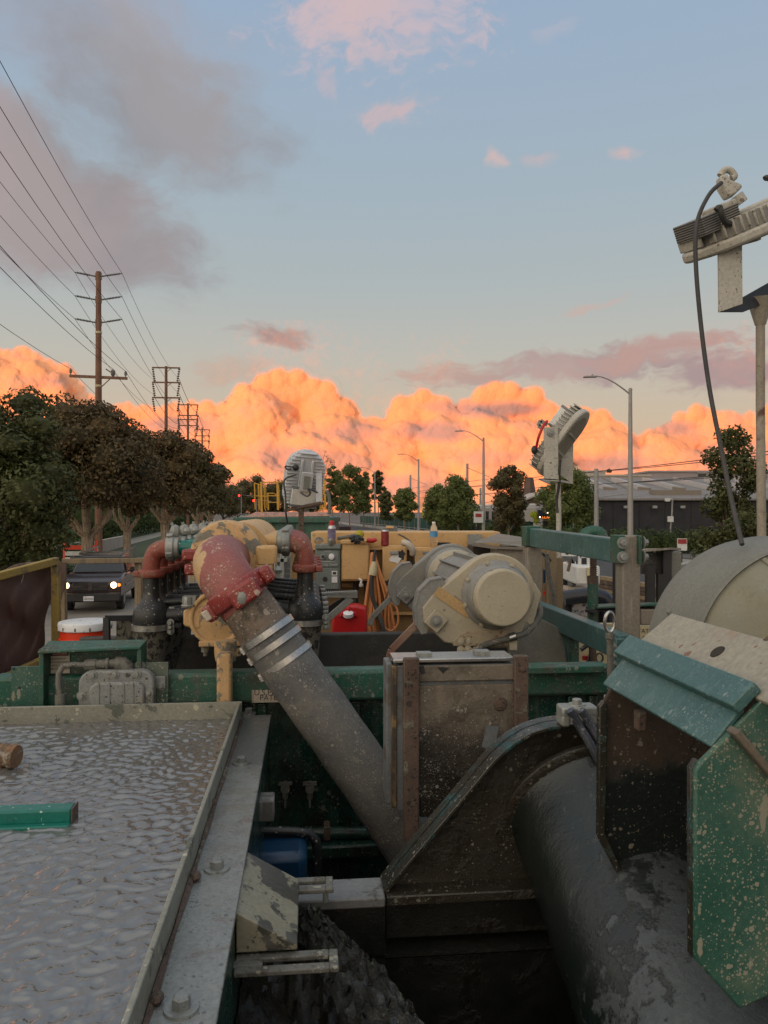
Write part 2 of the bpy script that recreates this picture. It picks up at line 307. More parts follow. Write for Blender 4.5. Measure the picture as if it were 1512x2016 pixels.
m_domeg = paint('dusty_grey_fibreglass', (.20, .20, .172, 1), (.17, .17, .148, 1), .72, bump=.7, grain=.2, bs=320)
m_beam = paint('dusty_grey_beam', (.26, .225, .18, 1), (.2, .175, .145, 1), .65, .1, mud=(.34, .3, .235, 1), ma=.3, ms=10, streak=(.33, .3, .24, 1), ka=.25, kz=2, bump=.35)
m_plate = paint('dusty_sand_plate', (.34, .31, .24, 1), (.28, .255, .205, 1), .6, mud=(.36, .2, .12, 1), ma=.16, ms=4, splat=(.2, .1, .06, 1), sa=.06, ss=30, bump=.2, md=.12)
m_arch = paint('muddy_black_plate', (.026, .021, .0135, 1), (.013, .0105, .007, 1), .5, splat=(.15, .135, .10, 1), sa=.22, ss=140, mud=(.03, .024, .015, 1), ma=.4, ms=8, bump=1.0, wet=.2, bs=70)
m_archband = paint('scraped_teal_edge', (.008, .048, .046, 1), (.02, .07, .066, 1), .38, mud=(.032, .030, .023, 1), ma=.62, ms=9, splat=(.2, .19, .15, 1), sa=.1, ss=90, bump=.6, wet=.15)
m_drum = paint('wet_slurry_drum', (.011, .014, .013, 1), (.006, .014, .012, 1), .2, mud=(.019, .020, .018, 1), ma=.45, ms=4, streak=(.06, .07, .068, 1), ka=.1, bump=.6, wet=.1, md=.16, zone=((.75*R.x-.5*F.x, .75*R.y-.5*F.y, -.15), .36, .44, (.060, .070, .073, 1), .75, .38, 26))
m_drumsp = paint('slurry_caked_drum', (.10, .12, .125, 1), (.15, .155, .15, 1), .42, mud=(.02, .045, .05, 1), ma=.42, ms=12, splat=(.03, .035, .035, 1), sa=.3, ss=35, bump=1.0, drip=True, md=.03)
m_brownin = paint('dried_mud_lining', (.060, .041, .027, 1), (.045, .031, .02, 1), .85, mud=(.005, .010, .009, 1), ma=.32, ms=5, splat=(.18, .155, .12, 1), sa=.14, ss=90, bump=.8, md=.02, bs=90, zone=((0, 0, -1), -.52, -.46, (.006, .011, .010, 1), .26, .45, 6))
m_pit = paint('shade_black_wet_steel', (.0045, .005, .004, 1), (.008, .0085, .006, 1), .5, mud=(.012, .010, .007, 1), ma=.4, ms=5, bump=.6, wet=.12)  # wet steel, its base colour blackened to stand in for the pit's shade
m_sludge = paint('brown_sludge', (.030, .023, .012, 1), (.014, .012, .007, 1), .3, mud=(.026, .024, .02, 1), ma=.3, ms=6, splat=(.2, .19, .17, 1), sa=.04, ss=18, bump=1.0, wet=.2)
m_wood = paint('yellow_painted_timber', (.33, .225, .05, 1), (.27, .185, .05, 1), .75, mud=(.16, .12, .07, 1), ma=.4, ms=10, streak=(.2, .14, .06, 1), ka=.1, bump=.4)
m_woodraw = paint('weathered_timber', (.30, .22, .13, 1), (.22, .165, .10, 1), .8, streak=(.13, .1, .07, 1), ka=.25, bump=.5)
m_tarp = paint('brown_tarpaulin', (.105, .052, .038, 1), (.07, .036, .028, 1), .6, mud=(.10, .08, .07, 1), ma=.2, ms=4, streak=(.10, .075, .06, 1), ka=.12, bump=.5, md=.15)
m_orange = paint('orange_plastic', (.72, .05, .012, 1), (.64, .045, .012, 1), .35, bump=.06, grain=.06)
m_white = paint('white_plastic', (.72, .72, .72, 1), (.64, .64, .645, 1), .4, bump=.06, grain=.06, splat=(.4, .38, .34, 1), sa=.06, ss=40)
m_whitem = paint('white_enamel', (.66, .66, .63, 1), (.55, .55, .53, 1), .45, mud=(.4, .38, .33, 1), ma=.2, ms=6, bump=.1)
m_redp = paint('red_plastic', (.48, .012, .014, 1), (.40, .01, .012, 1), .38, bump=.08, grain=.08)
m_cord = paint('orange_cord', (.62, .26, .09, 1), (.52, .2, .07, 1), .6, bump=.05)
m_cable = paint('dusty_black_cable', (.055, .05, .046, 1), (.035, .033, .032, 1), .65, bump=.2)
m_dark = paint('dark_steel', (.035, .035, .037, 1), (.025, .025, .026, 1), .5, .3, bump=.2)
m_panel = paint('grey_green_enamel', (.17, .2, .185, 1), (.145, .17, .16, 1), .45, bump=.1, splat=(.3, .28, .23, 1), sa=.05, ss=50)
m_light = paint('off_white_casting', (.50, .47, .40, 1), (.42, .395, .34, 1), .55, mud=(.3, .26, .2, 1), ma=.25, ms=14, splat=(.14, .11, .09, 1), sa=.1, ss=70, bump=.25)
m_lightc = paint('cool_white_casting', (.54, .55, .57, 1), (.47, .48, .5, 1), .5, mud=(.4, .38, .35, 1), ma=.15, ms=9, bump=.12)
m_fin = paint('dusty_fin_casting', (.30, .29, .27, 1), (.24, .232, .22, 1), .6, mud=(.36, .33, .28, 1), ma=.3, ms=14, bump=.3)
m_led = paint('led_lens', (.30, .27, .20, 1), (.24, .21, .155, 1), .4, bump=.5, bs=300)
m_rustpole = paint('rust_streaked_pole', (.33, .29, .225, 1), (.27, .23, .18, 1), .65, mud=(.13, .07, .045, 1), ma=.36, ms=6, bump=.4)
m_blue = paint('blue_motor_paint', (.004, .045, .11, 1), (.005, .035, .08, 1), .4, mud=(.02, .018, .014, 1), ma=.32, ms=13, bump=.3)
m_sign = paint('cream_sign', (.50, .44, .36, 1), (.44, .38, .3, 1), .5, mud=(.3, .24, .17, 1), ma=.2, ms=14, bump=.08)
m_signy = paint('yellowed_sign', (.55, .48, .29, 1), (.49, .42, .25, 1), .5, mud=(.34, .28, .17, 1), ma=.2, ms=10)
m_ink = paint('sign_ink', (.03, .025, .022, 1), None, .6); m_inkred = paint('sign_red', (.36, .03, .025, 1), None, .5)
m_silver = paint('silver_print', (.5, .5, .5, 1), None, .4)
# ------------------------------------------------------------------ setting: ground, street, clouds
def flat(name, c1, c2, sca=.3, rough=.85, bump=.1):
    return paint(name, c1, c2, rough, sc_=sca, bump=bump, grain=.3, bs=40)
m_ground = flat('dry_ground', (.12, .105, .085, 1), (.09, .08, .065, 1)); m_conc = flat('street_concrete', (.27, .24, .20, 1), (.22, .198, .168, 1))
m_asph = flat('asphalt', (.055, .054, .052, 1), (.042, .042, .041, 1)); m_lawn = flat('lawn_green', (.045, .065, .022, 1), (.03, .048, .018, 1), 1)
m_kerb = flat('kerb_concrete', (.33, .3, .25, 1), (.26, .24, .2, 1))
g = MB(); g.add([V((0, 0, 0))]+[V((6000*math.cos(i*math.pi/64), 6000*math.sin(i*math.pi/64), 0)) for i in range(128)], [(0, i+1, (i+1) % 128+1) for i in range(128)])
g.o('ground', m_ground, kind='structure')
def strip(name, m, s0, s1, t0, t1, z0, z1): MB().sb(s0, s1, t0, t1, z0, z1).o(name, m, kind='structure')
strip('road', m_conc, -7.0, 9.0, -40, 700, -.05, .006); strip('road', m_asph, 9.0, 24.5, 8, 700, -.05, .010)
strip('kerb', m_kerb, -7.25, -7.0, -40, 700, -.05, .15); strip('kerb', m_kerb, 24.5, 24.75, 8, 700, -.05, .15)
strip('lawn', m_lawn, -11.5, -7.25, -40, 260, -.05, .12); strip('pavement', m_kerb, -14, -11.5, -40, 300, -.05, .10)
strip('lawn', m_lawn, -30, -14, -40, 300, -.05, .11); strip('pavement', m_kerb, 24.75, 29, 8, 400, -.05, .13)
strip('trackbed', flat('track_ballast', (.14, .125, .11, 1), (.1, .09, .08, 1), 2), 30, 42, 8, 500, -.05, .10)
# ---- cumulus bank, about ten kilometres away, lit by the sun from behind the camera
mc = bpy.data.materials.new('cumulus'); mc.use_nodes = True; ct = mc.node_tree; ct.nodes.clear(); N = NT(ct)
cg = N.n('ShaderNodeTexCoord', out=3)
cn = N.noise(cg, .010, 7, .58); cn2 = N.noise(N.vm('MULTIPLY', cg, (1, .35, 1.5)), .0022, 5, .58)
cbp = N.n('ShaderNodeBump', {'Strength': .45, 'Distance': 60.0, 'Height': cn})
cz = N.n('ShaderNodeSeparateXYZ', {0: cg}, out=2)
kk = N.mr(N.m('SUBTRACT', cn2, N.m('MULTIPLY', N.mr(cz, 200, 1700), .16)), .34, .66, smooth=True)       # mauve of shaded cloud painted in, stronger lower down
cc1 = N.mix(kk, (.92, .42, .21, 1), (.66, .38, .27, 1))  # sunset warmth and mauve shade are both put into the cloud's base colour
cc1 = N.mix(N.n('ShaderNodeAttribute', out=2, attribute_name='shade_streaks'), cc1, (.36, .285, .295, 1))
cdf = N.n('ShaderNodeBsdfDiffuse', {0: cc1, 2: cbp}); ctl = N.n('ShaderNodeBsdfTransparent', {})
ca = N.mr(N.m('ADD', N.n('ShaderNodeAttribute', out=2, attribute_name='thickness'), N.m('MULTIPLY', N.m('SUBTRACT', cn, .5), .5)), .12, 1.0, smooth=True)
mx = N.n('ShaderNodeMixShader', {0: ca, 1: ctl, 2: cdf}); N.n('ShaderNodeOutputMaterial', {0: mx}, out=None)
def ico(sub):
    b = bmesh.new(); bmesh.ops.create_icosphere(b, subdivisions=sub, radius=1); b.verts.ensure_lookup_table()
    v = np.array([q.co[:] for q in b.verts]); f = np.array([[q.index for q in k.verts] for k in b.faces]); b.free(); return v, f
I1, I2, I3 = ico(1), ico(2), ico(3)
def np_mesh(name, v, f, mat, kind=None, smooth=True, par=None, og=V((0, 0, 0)), **kw):
    me = bpy.data.meshes.new(name); n, k = len(f), f.shape[1]
    me.vertices.add(len(v)); me.vertices.foreach_set('co', (v-np.array(og[:])).astype(np.float32).ravel())
    me.loops.add(n*k); me.loops.foreach_set('vertex_index', f.astype(np.int32).ravel())
    me.polygons.add(n); me.polygons.foreach_set('loop_start', np.arange(0, n*k, k, dtype=np.int32))
    me.polygons.foreach_set('use_smooth', np.full(n, smooth)); me.update(calc_edges=True); me.materials.append(mat)
    o = bpy.data.objects.new(name, me); COL.objects.link(o)
    if par is not None: o.parent = par
    else: o.location = og
    ORG[o.name] = V(og); return tag(o, kind=kind, **kw)
top = [(-260, 700), (-120, 690), (-40, 668), (30, 680), (75, 694), (130, 715), (160, 762), (205, 792), (262, 796), (310, 800), (380, 782), (420, 800), (458, 796), (478, 762), (500, 742), (550, 732), (600, 732), (628, 752), (650, 762), (672, 772), (694, 812),
       (730, 832), (765, 818), (790, 785), (830, 772), (868, 776), (900, 800), (935, 786), (958, 762), (990, 752), (1030, 752), (1062, 772), (1080, 800), (1130, 812), (1190, 806), (1222, 836), (1255, 868), (1290, 838), (1330, 816), (1380, 802), (1430, 806), (1480, 812), (1540, 800), (1640, 790), (1800, 820)]
tx, ty = np.array(top, float).T; ty = ty+13
GX = np.arange(-330, 1880, 2.0); GY = np.arange(630, 1016, 2.0); H = np.full((len(GY), len(GX)), -1.0)
def bump_(x, y, r, z0):
    i0, i1 = np.searchsorted(GX, [x-r, x+r]); j0, j1 = np.searchsorted(GY, [y-r, y+r])
    if i1 <= i0 or j1 <= j0: return
    dd = ((GX[None, i0:i1]-x)**2+(GY[j0:j1, None]-y)**2)/r**2
    z = np.where(dd < 1, z0+r*np.sqrt(np.maximum(0, 1-dd)), -1); H[j0:j1, i0:i1] = np.maximum(H[j0:j1, i0:i1], z)
ps = []; xq = -320.0
while xq < 1870:
    rp = rng.uniform(24, 50); y0 = np.interp(xq, tx, ty); ps.append((xq, y0+rp*1.0, rp, 10)); xq += rp*rng.uniform(.6, .95)
for k in range(260):
    x_ = rng.uniform(-320, 1870); y0 = np.interp(x_, tx, ty); rp = rng.uniform(28, 68); t_ = rng.uniform(0, 1); yy = y0+rp*1.12+(1020-y0)*t_
    ps.append((x_, yy, rp, 14+(yy-y0)*.55+rng.uniform(-14, 22)))
for x_, yy, rp, z0 in ps:
    bump_(x_, yy, rp, z0)
    for q in range(16):
        an = rng.uniform(0, 6.28); rr = math.sqrt(rng.random())*.95; r2 = rp*rng.uniform(.2, .42); x2, y2 = x_+rp*rr*math.cos(an), yy-rp*abs(rr*math.sin(an))*1.0+rp*.18
        if y2-r2 < np.interp(x2, tx, ty)-15: continue
        z2 = z0+rp*math.sqrt(max(0, 1-min(1, ((x2-x_)**2+(y2-yy)**2)/rp**2)))-r2*.55; bump_(x2, y2, r2, z2)
        for s_ in range(6):
            an = rng.uniform(0, 6.28); r3 = r2*rng.uniform(.25, .5); x3, y3 = x2+r2*.8*math.cos(an), y2-r2*.8*abs(math.sin(an))+r2*.1
            if y3-r3 < np.interp(x3, tx, ty)-20: continue
            bump_(x3, y3, r3, z2+r2*.5-r3*.3)
for k in range(420):
    x_ = rng.uniform(-320, 1870); y0 = np.interp(x_, tx, ty); r3 = rng.uniform(7, 19); bump_(x_, y0+rng.uniform(-5, 16), r3, 22+rng.uniform(0, 14))
def blur(A, s):
    k = np.exp(-.5*(np.arange(-int(3*s)-1, int(3*s)+2)/s)**2); k /= k.sum(); h_ = len(k)//2
    A = np.apply_along_axis(lambda r_: np.convolve(np.pad(r_, h_, mode='edge'), k, 'valid'), 1, A)
    return np.apply_along_axis(lambda r_: np.convolve(np.pad(r_, h_, mode='edge'), k, 'valid'), 0, A)
msk = (H > 0).astype(float); Hm = np.where(H > 0, H, 0); fill = lambda s: blur(Hm, s)/np.maximum(blur(msk, s), 1e-3)
fx, fy = np.fft.fftfreq(len(GX)), np.fft.fftfreq(len(GY)); fr_ = np.sqrt(fx[None]**2+fy[:, None]**2)+1e-3
sp = np.real(np.fft.ifft2(np.fft.fft2(rng.normal(size=H.shape))/fr_**1.7)); sp /= sp.std()
Hs = .36*np.where(H > 0, H, fill(2))+.42*fill(2.0)+.22*fill(7)+sp*.6
dens = blur(msk, 2.2)+np.clip(sp, -2, 2)*.13*(blur(msk, 6) < .97)
D_ = 9800-Hs*(9800/FPX)*.62
XX = np.stack([(GX[None]-CX)/FPX*D_, D_, HC+(CY-GY[:, None])/FPX*D_], -1).reshape(-1, 3)
nx_, ny_ = len(GX), len(GY); ii = (np.arange(ny_-1)[:, None]*nx_+np.arange(nx_-1)[None]); keep = (np.maximum.reduce([dens[:-1, :-1], dens[1:, :-1], dens[:-1, 1:], dens[1:, 1:]]) > .06)
ii = ii[keep]; cq = np.stack([ii, ii+nx_, ii+nx_+1, ii+1], 1); used, inv = np.unique(cq, return_inverse=True)
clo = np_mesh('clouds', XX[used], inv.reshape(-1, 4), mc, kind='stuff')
gr = np.zeros_like(H)  # streaks of shaded cloud across the bank, painted as a colour weight
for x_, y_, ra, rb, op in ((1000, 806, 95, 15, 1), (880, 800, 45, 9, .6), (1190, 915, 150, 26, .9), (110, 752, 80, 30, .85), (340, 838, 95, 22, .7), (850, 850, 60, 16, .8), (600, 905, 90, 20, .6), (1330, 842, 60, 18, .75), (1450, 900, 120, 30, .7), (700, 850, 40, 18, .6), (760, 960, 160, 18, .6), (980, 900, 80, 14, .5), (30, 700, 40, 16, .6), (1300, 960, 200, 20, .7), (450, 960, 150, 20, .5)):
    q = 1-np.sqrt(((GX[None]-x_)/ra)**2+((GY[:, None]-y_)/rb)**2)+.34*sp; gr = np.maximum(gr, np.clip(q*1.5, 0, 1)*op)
gr = blur(gr, 2.2); at_ = clo.data.attributes.new('shade_streaks', 'FLOAT', 'POINT'); at_.data.foreach_set('value', gr.ravel()[used].astype(np.float32))
at_ = clo.data.attributes.new('thickness', 'FLOAT', 'POINT'); at_.data.foreach_set('value', dens.ravel()[used].astype(np.float32))
# ------------------------------------------------------------------ foliage
def leafmat(name, c1, c2):
    m = bpy.data.materials.new(name); m.use_nodes = True; t = m.node_tree; t.nodes.clear(); N = NT(t)
    gi = N.n('ShaderNodeNewGeometry', out=8); co = N.n('ShaderNodeTexCoord', out=3)
    col = N.mix(gi, c1, c2); col = N.mix(1.0, col, N.n('ShaderNodeCombineColor', {i: N.mr(N.noise(co, .8, 3, .6), .3, .7, .6, 1.35) for i in range(3)}), 'MULTIPLY')
    p = N.n('ShaderNodeBsdfPrincipled', {'Base Color': col, 'Roughness': .6, 'Specular IOR Level': .3})
    tr = N.n('ShaderNodeBsdfTranslucent', {0: col})
    N.n('ShaderNodeOutputMaterial', {0: N.n('ShaderNodeMixShader', {0: .22, 1: p, 2: tr})}, out=None); return m
m_lf1 = leafmat('olive_brown_leaves', (.17, .115, .05, 1), (.05, .04, .016, 1)); m_lf2 = leafmat('dark_green_leaves', (.10, .105, .034, 1), (.045, .055, .018, 1))
m_lf3 = leafmat('mid_green_leaves', (.10, .135, .035, 1), (.15, .165, .05, 1)); m_lf4 = leafmat('brownish_leaves', (.125, .095, .042, 1), (.08, .074, .03, 1))
m_lime = leafmat('lime_leaves', (.38, .42, .03, 1), (.45, .48, .05, 1)); m_hedge = leafmat('hedge_leaves', (.045, .075, .022, 1), (.075, .10, .03, 1))
m_bark = paint('peeling_pale_bark', (.42, .33, .23, 1), (.26, .19, .13, 1), .85, streak=(.13, .08, .05, 1), ka=.42, sc_=.5, bump=.9, bs=30)
m_barkd = paint('dark_bark', (.12, .085, .06, 1), (.08, .055, .04, 1), .9, sc_=.4, bump=.8, bs=30)
def leaves(cl, n, size, core=.72, up=.25):
    """cl: list of (centre, (rx,ry,rz)); n leaves in all; returns quads arrays and a dark inner mass"""
    wts = np.array([r[0]*r[1]*r[2] for c_, r in cl])**.67; wts /= wts.sum(); V_, F_ = [], []; off = 0
    for (c_, r), w_ in zip(cl, wts):
        k = max(8, int(n*w_)); d = rng.normal(size=(k, 3)); d /= np.linalg.norm(d, axis=1)[:, None]
        rad = 1.05-.42*rng.random(k)**2; p = np.array(c_)+d*np.array(r)*rad[:, None]*(1+.12*np.sin(d[:, :1]*9+d[:, 2:]*7))
        nn = d*.9+rng.normal(size=(k, 3))*.55; nn[:, 2] += up; nn /= np.linalg.norm(nn, axis=1)[:, None]
        a = np.cross(nn, rng.normal(size=(k, 3))); a /= np.linalg.norm(a, axis=1)[:, None]; b = np.cross(nn, a)
        s_ = size*rng.uniform(.6, 1.25, k)[:, None]; q = np.stack([p-a*s_, p-b*s_*.5, p+a*s_, p+b*s_*.5], 1)
        V_.append(q.reshape(-1, 3)); F_.append(np.arange(4*k).reshape(-1, 4)+off); off += 4*k
    if core:
        for c_, r in cl:
            iv, jf = I1; v = np.array(c_)+iv*np.array(r)*core*rng.uniform(.85, 1.1, (len(iv), 1)); V_.append(v)
            F_.append(np.concatenate([jf, jf[:, 2:]], 1)+off); off += len(v)
    return np.concatenate(V_), np.concatenate(F_)
def crown_clusters(h0, h1, rx, ry, k, shape=1.0):
    cl = []
    for i in range(k):
        t = (i+.5)/k; z = h0+(h1-h0)*t+rng.uniform(-.05, .05)*(h1-h0); prof = math.sin(math.pi*min(1, .2+.66*t**shape))**.6
        a = i*2.4+rng.uniform(-.5, .5); q = prof*rng.uniform(.3, .88)
        rr = prof*rng.uniform(.24, .44)*rx+(.10 if k > 15 else .2)*rx
        cl.append(((math.cos(a)*rx*q, math.sin(a)*ry*q, z), (rr, rr*ry/rx, rr*rng.uniform(.65, .95))))
    return cl
def tree(name, label, loc, h0, h1, rx, ry, n, size, lm, bm, tr=.2, k=16, group=None, lean=(0, 0), limbs=4, shape=1.0, fork=.55, core=.7):
    t = T(name, label, 'tree', loc, group); loc = V(loc)
    cl = crown_clusters(h0, h1, rx, ry, k, shape); cl = [((a+lean[0]*h1*.5, b, z), r) for (a, b, z), r in cl]
    v, f = leaves(cl, n, size, core); o = np_mesh('crown', v+np.array(loc[:]), f, lm, par=t, og=loc, smooth=False)
    b = MB(); zf = h0*fork if limbs else h0+.4*(h1-h0); fk = loc+V((lean[0]*zf, lean[1]*zf, zf)); w_ = tr
    b.tube([loc+V((0, 0, -.05)), loc+V((lean[0]*zf*.3+.02, 0, zf*.35)), loc+V((lean[0]*zf*.8-.04, .02, zf*.75)), fk], [w_*1.3, w_*1.0, w_*.92, w_*1.0], 9)
    b.o('trunk', bm, t)
    for i in range(limbs):
        a = i*6.2832/max(1, limbs)+rng.uniform(-.4, .4); sp = rx*.55; top_ = loc+V((lean[0]*h1*.5+math.cos(a)*sp, math.sin(a)*sp, h0+(h1-h0)*rng.uniform(.25, .5)))
        mid = fk.lerp(top_, .45)+V((math.cos(a)*.1*rx, math.sin(a)*.1*rx, -.06*h1))
        MB().tube([fk-V((0, 0, .1)), mid, top_], [w_*.62, w_*.42, w_*.18], 7).o('limb', bm, t)
    return t
GT = 'trees along the left-hand pavement'
def trl(px, d, s, top_y, bot_y, wpx, n, size, label, lm, tr=.22, k=18, lean=(0, 0), ofs=0, limbs=4):
    loc = V(((px-CX)/FPX*d, d, .1)); z1 = (CY-top_y)/FPX*d+HC-.1; z0 = (CY-bot_y)/FPX*d+HC-.1; rx = wpx/2/FPX*d
    return tree('street_tree', label, loc, z0, z1-.25*rx, rx, rx*.95, n, size, lm, m_bark, tr, k, GT, lean, limbs, .9)
trl(0, 24, -7.5, 752, 1105, 250, 20000, .085, 'dense leafy tree at the left edge, hanging low over the kerb', m_lf2, .2, 26, limbs=3)
trl(170, 35, -7.5, 780, 982, 240, 22000, .105, 'broad olive crowned tree in front of the near utility pole, pale trunk forking low', m_lf1, .26, 24, (.03, 0), limbs=6)
trl(250, 46, -7.5, 838, 992, 135, 12000, .13, 'narrow street tree between the two broad crowned ones, pale trunk leaning left', m_lf1, .24, 16, (.02, 0))
trl(326, 60, -7.5, 840, 985, 172, 15000, .15, 'broad tree with thick pale trunk below the second utility pole', m_lf1, .34, 20, (-.02, 0), limbs=5)
trl(388, 82, -7.5, 868, 992, 108, 8000, .19, 'rounded tree below the farthest utility pole', m_lf4, .3, 16)
trl(414, 112, -7.5, 900, 1002, 72, 5000, .24, 'last rounded tree of the left-hand row, next to the open street', m_lf4, .3, 13)
GF = 'trees beyond the junction'
for px, d, ty_, w_, lb, mm in ((440, 190, 952, 70, 'small dark tree beyond the parked cars at the junction', m_lf4), (500, 230, 934, 78, 'flat topped tree rising behind the yellow railings', m_lf4), (468, 260, 948, 60, 'dark tree between the flat topped one and the parked cars', m_lf2), (545, 240, 946, 70, 'dark tree just left of the floodlight with blue driver box', m_lf4), (600, 220, 938, 80, 'dark tree hidden behind the floodlight with blue driver box', m_lf2)):
    loc = V(((px-CX)/FPX*d, d, 0)); z1 = (CY-ty_)/FPX*d+HC
    tree('distant_tree', lb, loc, 3.2, z1-1, w_/2/FPX*d, w_/2/FPX*d, 4800, .28, mm, m_barkd, .3, 20, GF, limbs=3)
# sparse bare-topped tree right of the floodlight
def twiggy(px, d, ty_, w_, lb):
    loc = V(((px-CX)/FPX*d, d, 0)); z1 = (CY-ty_)/FPX*d+HC; rx = w_/2/FPX*d; t = T('sparse_tree', lb, 'tree', loc, GF); b = MB(); cl = []
    for i in range(60):
        a = rng.uniform(0, 6.28); e = loc+V((math.cos(a)*rx*rng.uniform(.3, 1), math.sin(a)*rx*.6, z1*rng.uniform(.6, 1)))
        s_ = loc+V((0, 0, z1*rng.uniform(.3, .6))); b.tube([s_, s_.lerp(e, .5)+V((0, 0, .3)), e], [.07, .035, .015], 4)
        if rng.random() < .75: cl.append((tuple(e-loc), (.55, .55, .4)))
    b.tube([loc, loc+V((0, 0, z1*.85))], [.22, .05], 7); b.o('trunk', m_barkd, t)
    v, f = leaves(cl, 420, .17, 0); np_mesh('crown', v+np.array(loc[:]), f, m_lf4, par=t, og=loc, smooth=False)
twiggy(622, 150, 884, 70, 'thin half bare tree behind the floodlight with blue driver box')
GR = 'trees along the railway side'
for px, d, ty_, by, w_, n, lb, mm, sh in (
    (655, 160, 918, 1000, 34, 2600, 'tall green tree just right of the floodlight with blue driver box', m_lf3, 1), (688, 155, 912, 1008, 52, 4200, 'tallest bushy tree of the clump with spiky tops', m_lf3, 1),
    (716, 158, 928, 1006, 40, 3000, 'bushy tree at the right of the clump with spiky tops', m_lf3, 1), (745, 170, 926, 985, 26, 1800, 'slim tall tree beside the far street lamp', m_lf2, 1),
    (759, 128, 964, 1022, 30, 2000, 'small conical tree right of the far street lamp', m_lf2, .8), (797, 115, 961, 1022, 48, 3000, 'small round tree with a white trunk, left of the third street lamp', m_lf3, 1),
    (858, 104, 955, 1030, 54, 3200, 'wide low tree growing just right of the third street lamp', m_lf3, 1), (903, 96, 934, 1030, 76, 5600, 'bright green tree left of the second street lamp', m_lf3, 1),
    (1002, 82, 919, 1042, 78, 6200, 'dark brownish tree right of the second street lamp', m_lf4, 1), (1122, 74, 924, 1040, 118, 8200, 'wide green tree behind the floodlight on the white bracket', m_lf3, 1)):
    loc = V(((px-CX)/FPX*d, d, .1)); z1 = (CY-ty_)/FPX*d+HC-.1; z0 = max(1.4, (CY-by)/FPX*d+HC-.1); rx = w_/2/FPX*d
    tree('railway_tree', lb, loc, z0, z1-.2*rx, rx, rx, int(n*1.5), .08+d*.0009, mm, m_bark, .13, 24, GR, limbs=3, shape=sh, fork=.9)
t = tree('railway_tree', 'tall loose tree behind the warehouse corner, beside the right-hand floodlight pole', V(((1440-CX)/FPX*50, 50, .1)), 2.6, 8.6, 1.75, 1.6, 5200, .15, m_lf2, m_barkd, .14, 24, GR, limbs=6, core=.35)
v, f = leaves([((rng.uniform(-2.6, 2.2), rng.uniform(-.8, .8), rng.uniform(.6, 3.0)), (.8, .7, .7)) for _ in range(14)], 4200, .13, .5)
sh_ = V(((1440-CX)/FPX*47, 47, 0)); np_mesh('shrub', v+np.array(sh_[:]), f, m_lf2, og=sh_, smooth=False, label='shaggy dark shrub at the foot of the tall loose tree', cat='shrub')
# ------------------------------------------------------------------ hedges
def hedge(label, a, b, h, wd, n, size, mat=None, group='hedges'):
    a, b = V(a), V(b); L = (b-a).length; k = max(3, int(L/(h*.8))); cl = []
    for i in range(k):
        p = a.lerp(b, (i+.5)/k); cl.append(((p.x, p.y+rng.uniform(-.1, .1), p.z+h*rng.uniform(.45, .58)), (L/k*.75, wd*.5, h*rng.uniform(.42, .56))))
    v, f = leaves(cl, n, size, .8); og = (a+b)/2; np_mesh('hedge', v, f, mat or m_hedge, og=og, smooth=False, label=label, cat='hedge', group=group)
hedge('dark green hedge along the foot of the black warehouse', P(1150, 1008, 60)*1+V((0, 0, -3.3)), P(1400, 1008, 60)+V((0, 0, -3.3)), 2.05, 1.4, 9000, .10)
hedge('ivy covered hedge under the wide green tree behind the white bracket floodlight', Ss(28.6, 66), Ss(28.6, 88), 2.1, 1.2, 5000, .13)
hedge('hedge at the train fence between second and third street lamps', Ss(29, 90), Ss(29, 118), 2.2, 1.2, 4000, .15)
hedge('low hedge on the left-hand lawn behind the pale wall', Ss(-12.3, 34), Ss(-12.3, 60), 1.2, 1.3, 5000, .10)
hedge('clipped low hedge beside the left-hand pavement, nearest the dark pickup', Ss(-9.2, 24), Ss(-9.2, 40), .75, 1.0, 4200, .08)
hedge('round shrub mass behind the trunk of the broad tree', Ss(-14.5, 44), Ss(-14.5, 70), 2.0, 2.0, 5200, .13)
hedge('tall dark planting closing the view behind the left-hand trunks', Ss(-15.5, 70), Ss(-15.5, 290), 5.2, 2.4, 13000, .3)
hedge('dark planting against the striped building', Ss(-17, 28), Ss(-17, 75), 2.2, 2.0, 6500, .15)
sh_ = P(1052, 1013, 78); v, f = leaves([((0, 0, 0), (.42, .4, .34)), ((.2, .1, -.5), (.25, .25, .4))], 700, .08, .7)
np_mesh('lime_shrub', v+np.array(sh_[:]), f, m_lime, og=V((sh_.x, sh_.y, 0)), smooth=False, label='bright lime green shrub left of the glowing message board', cat='shrub')
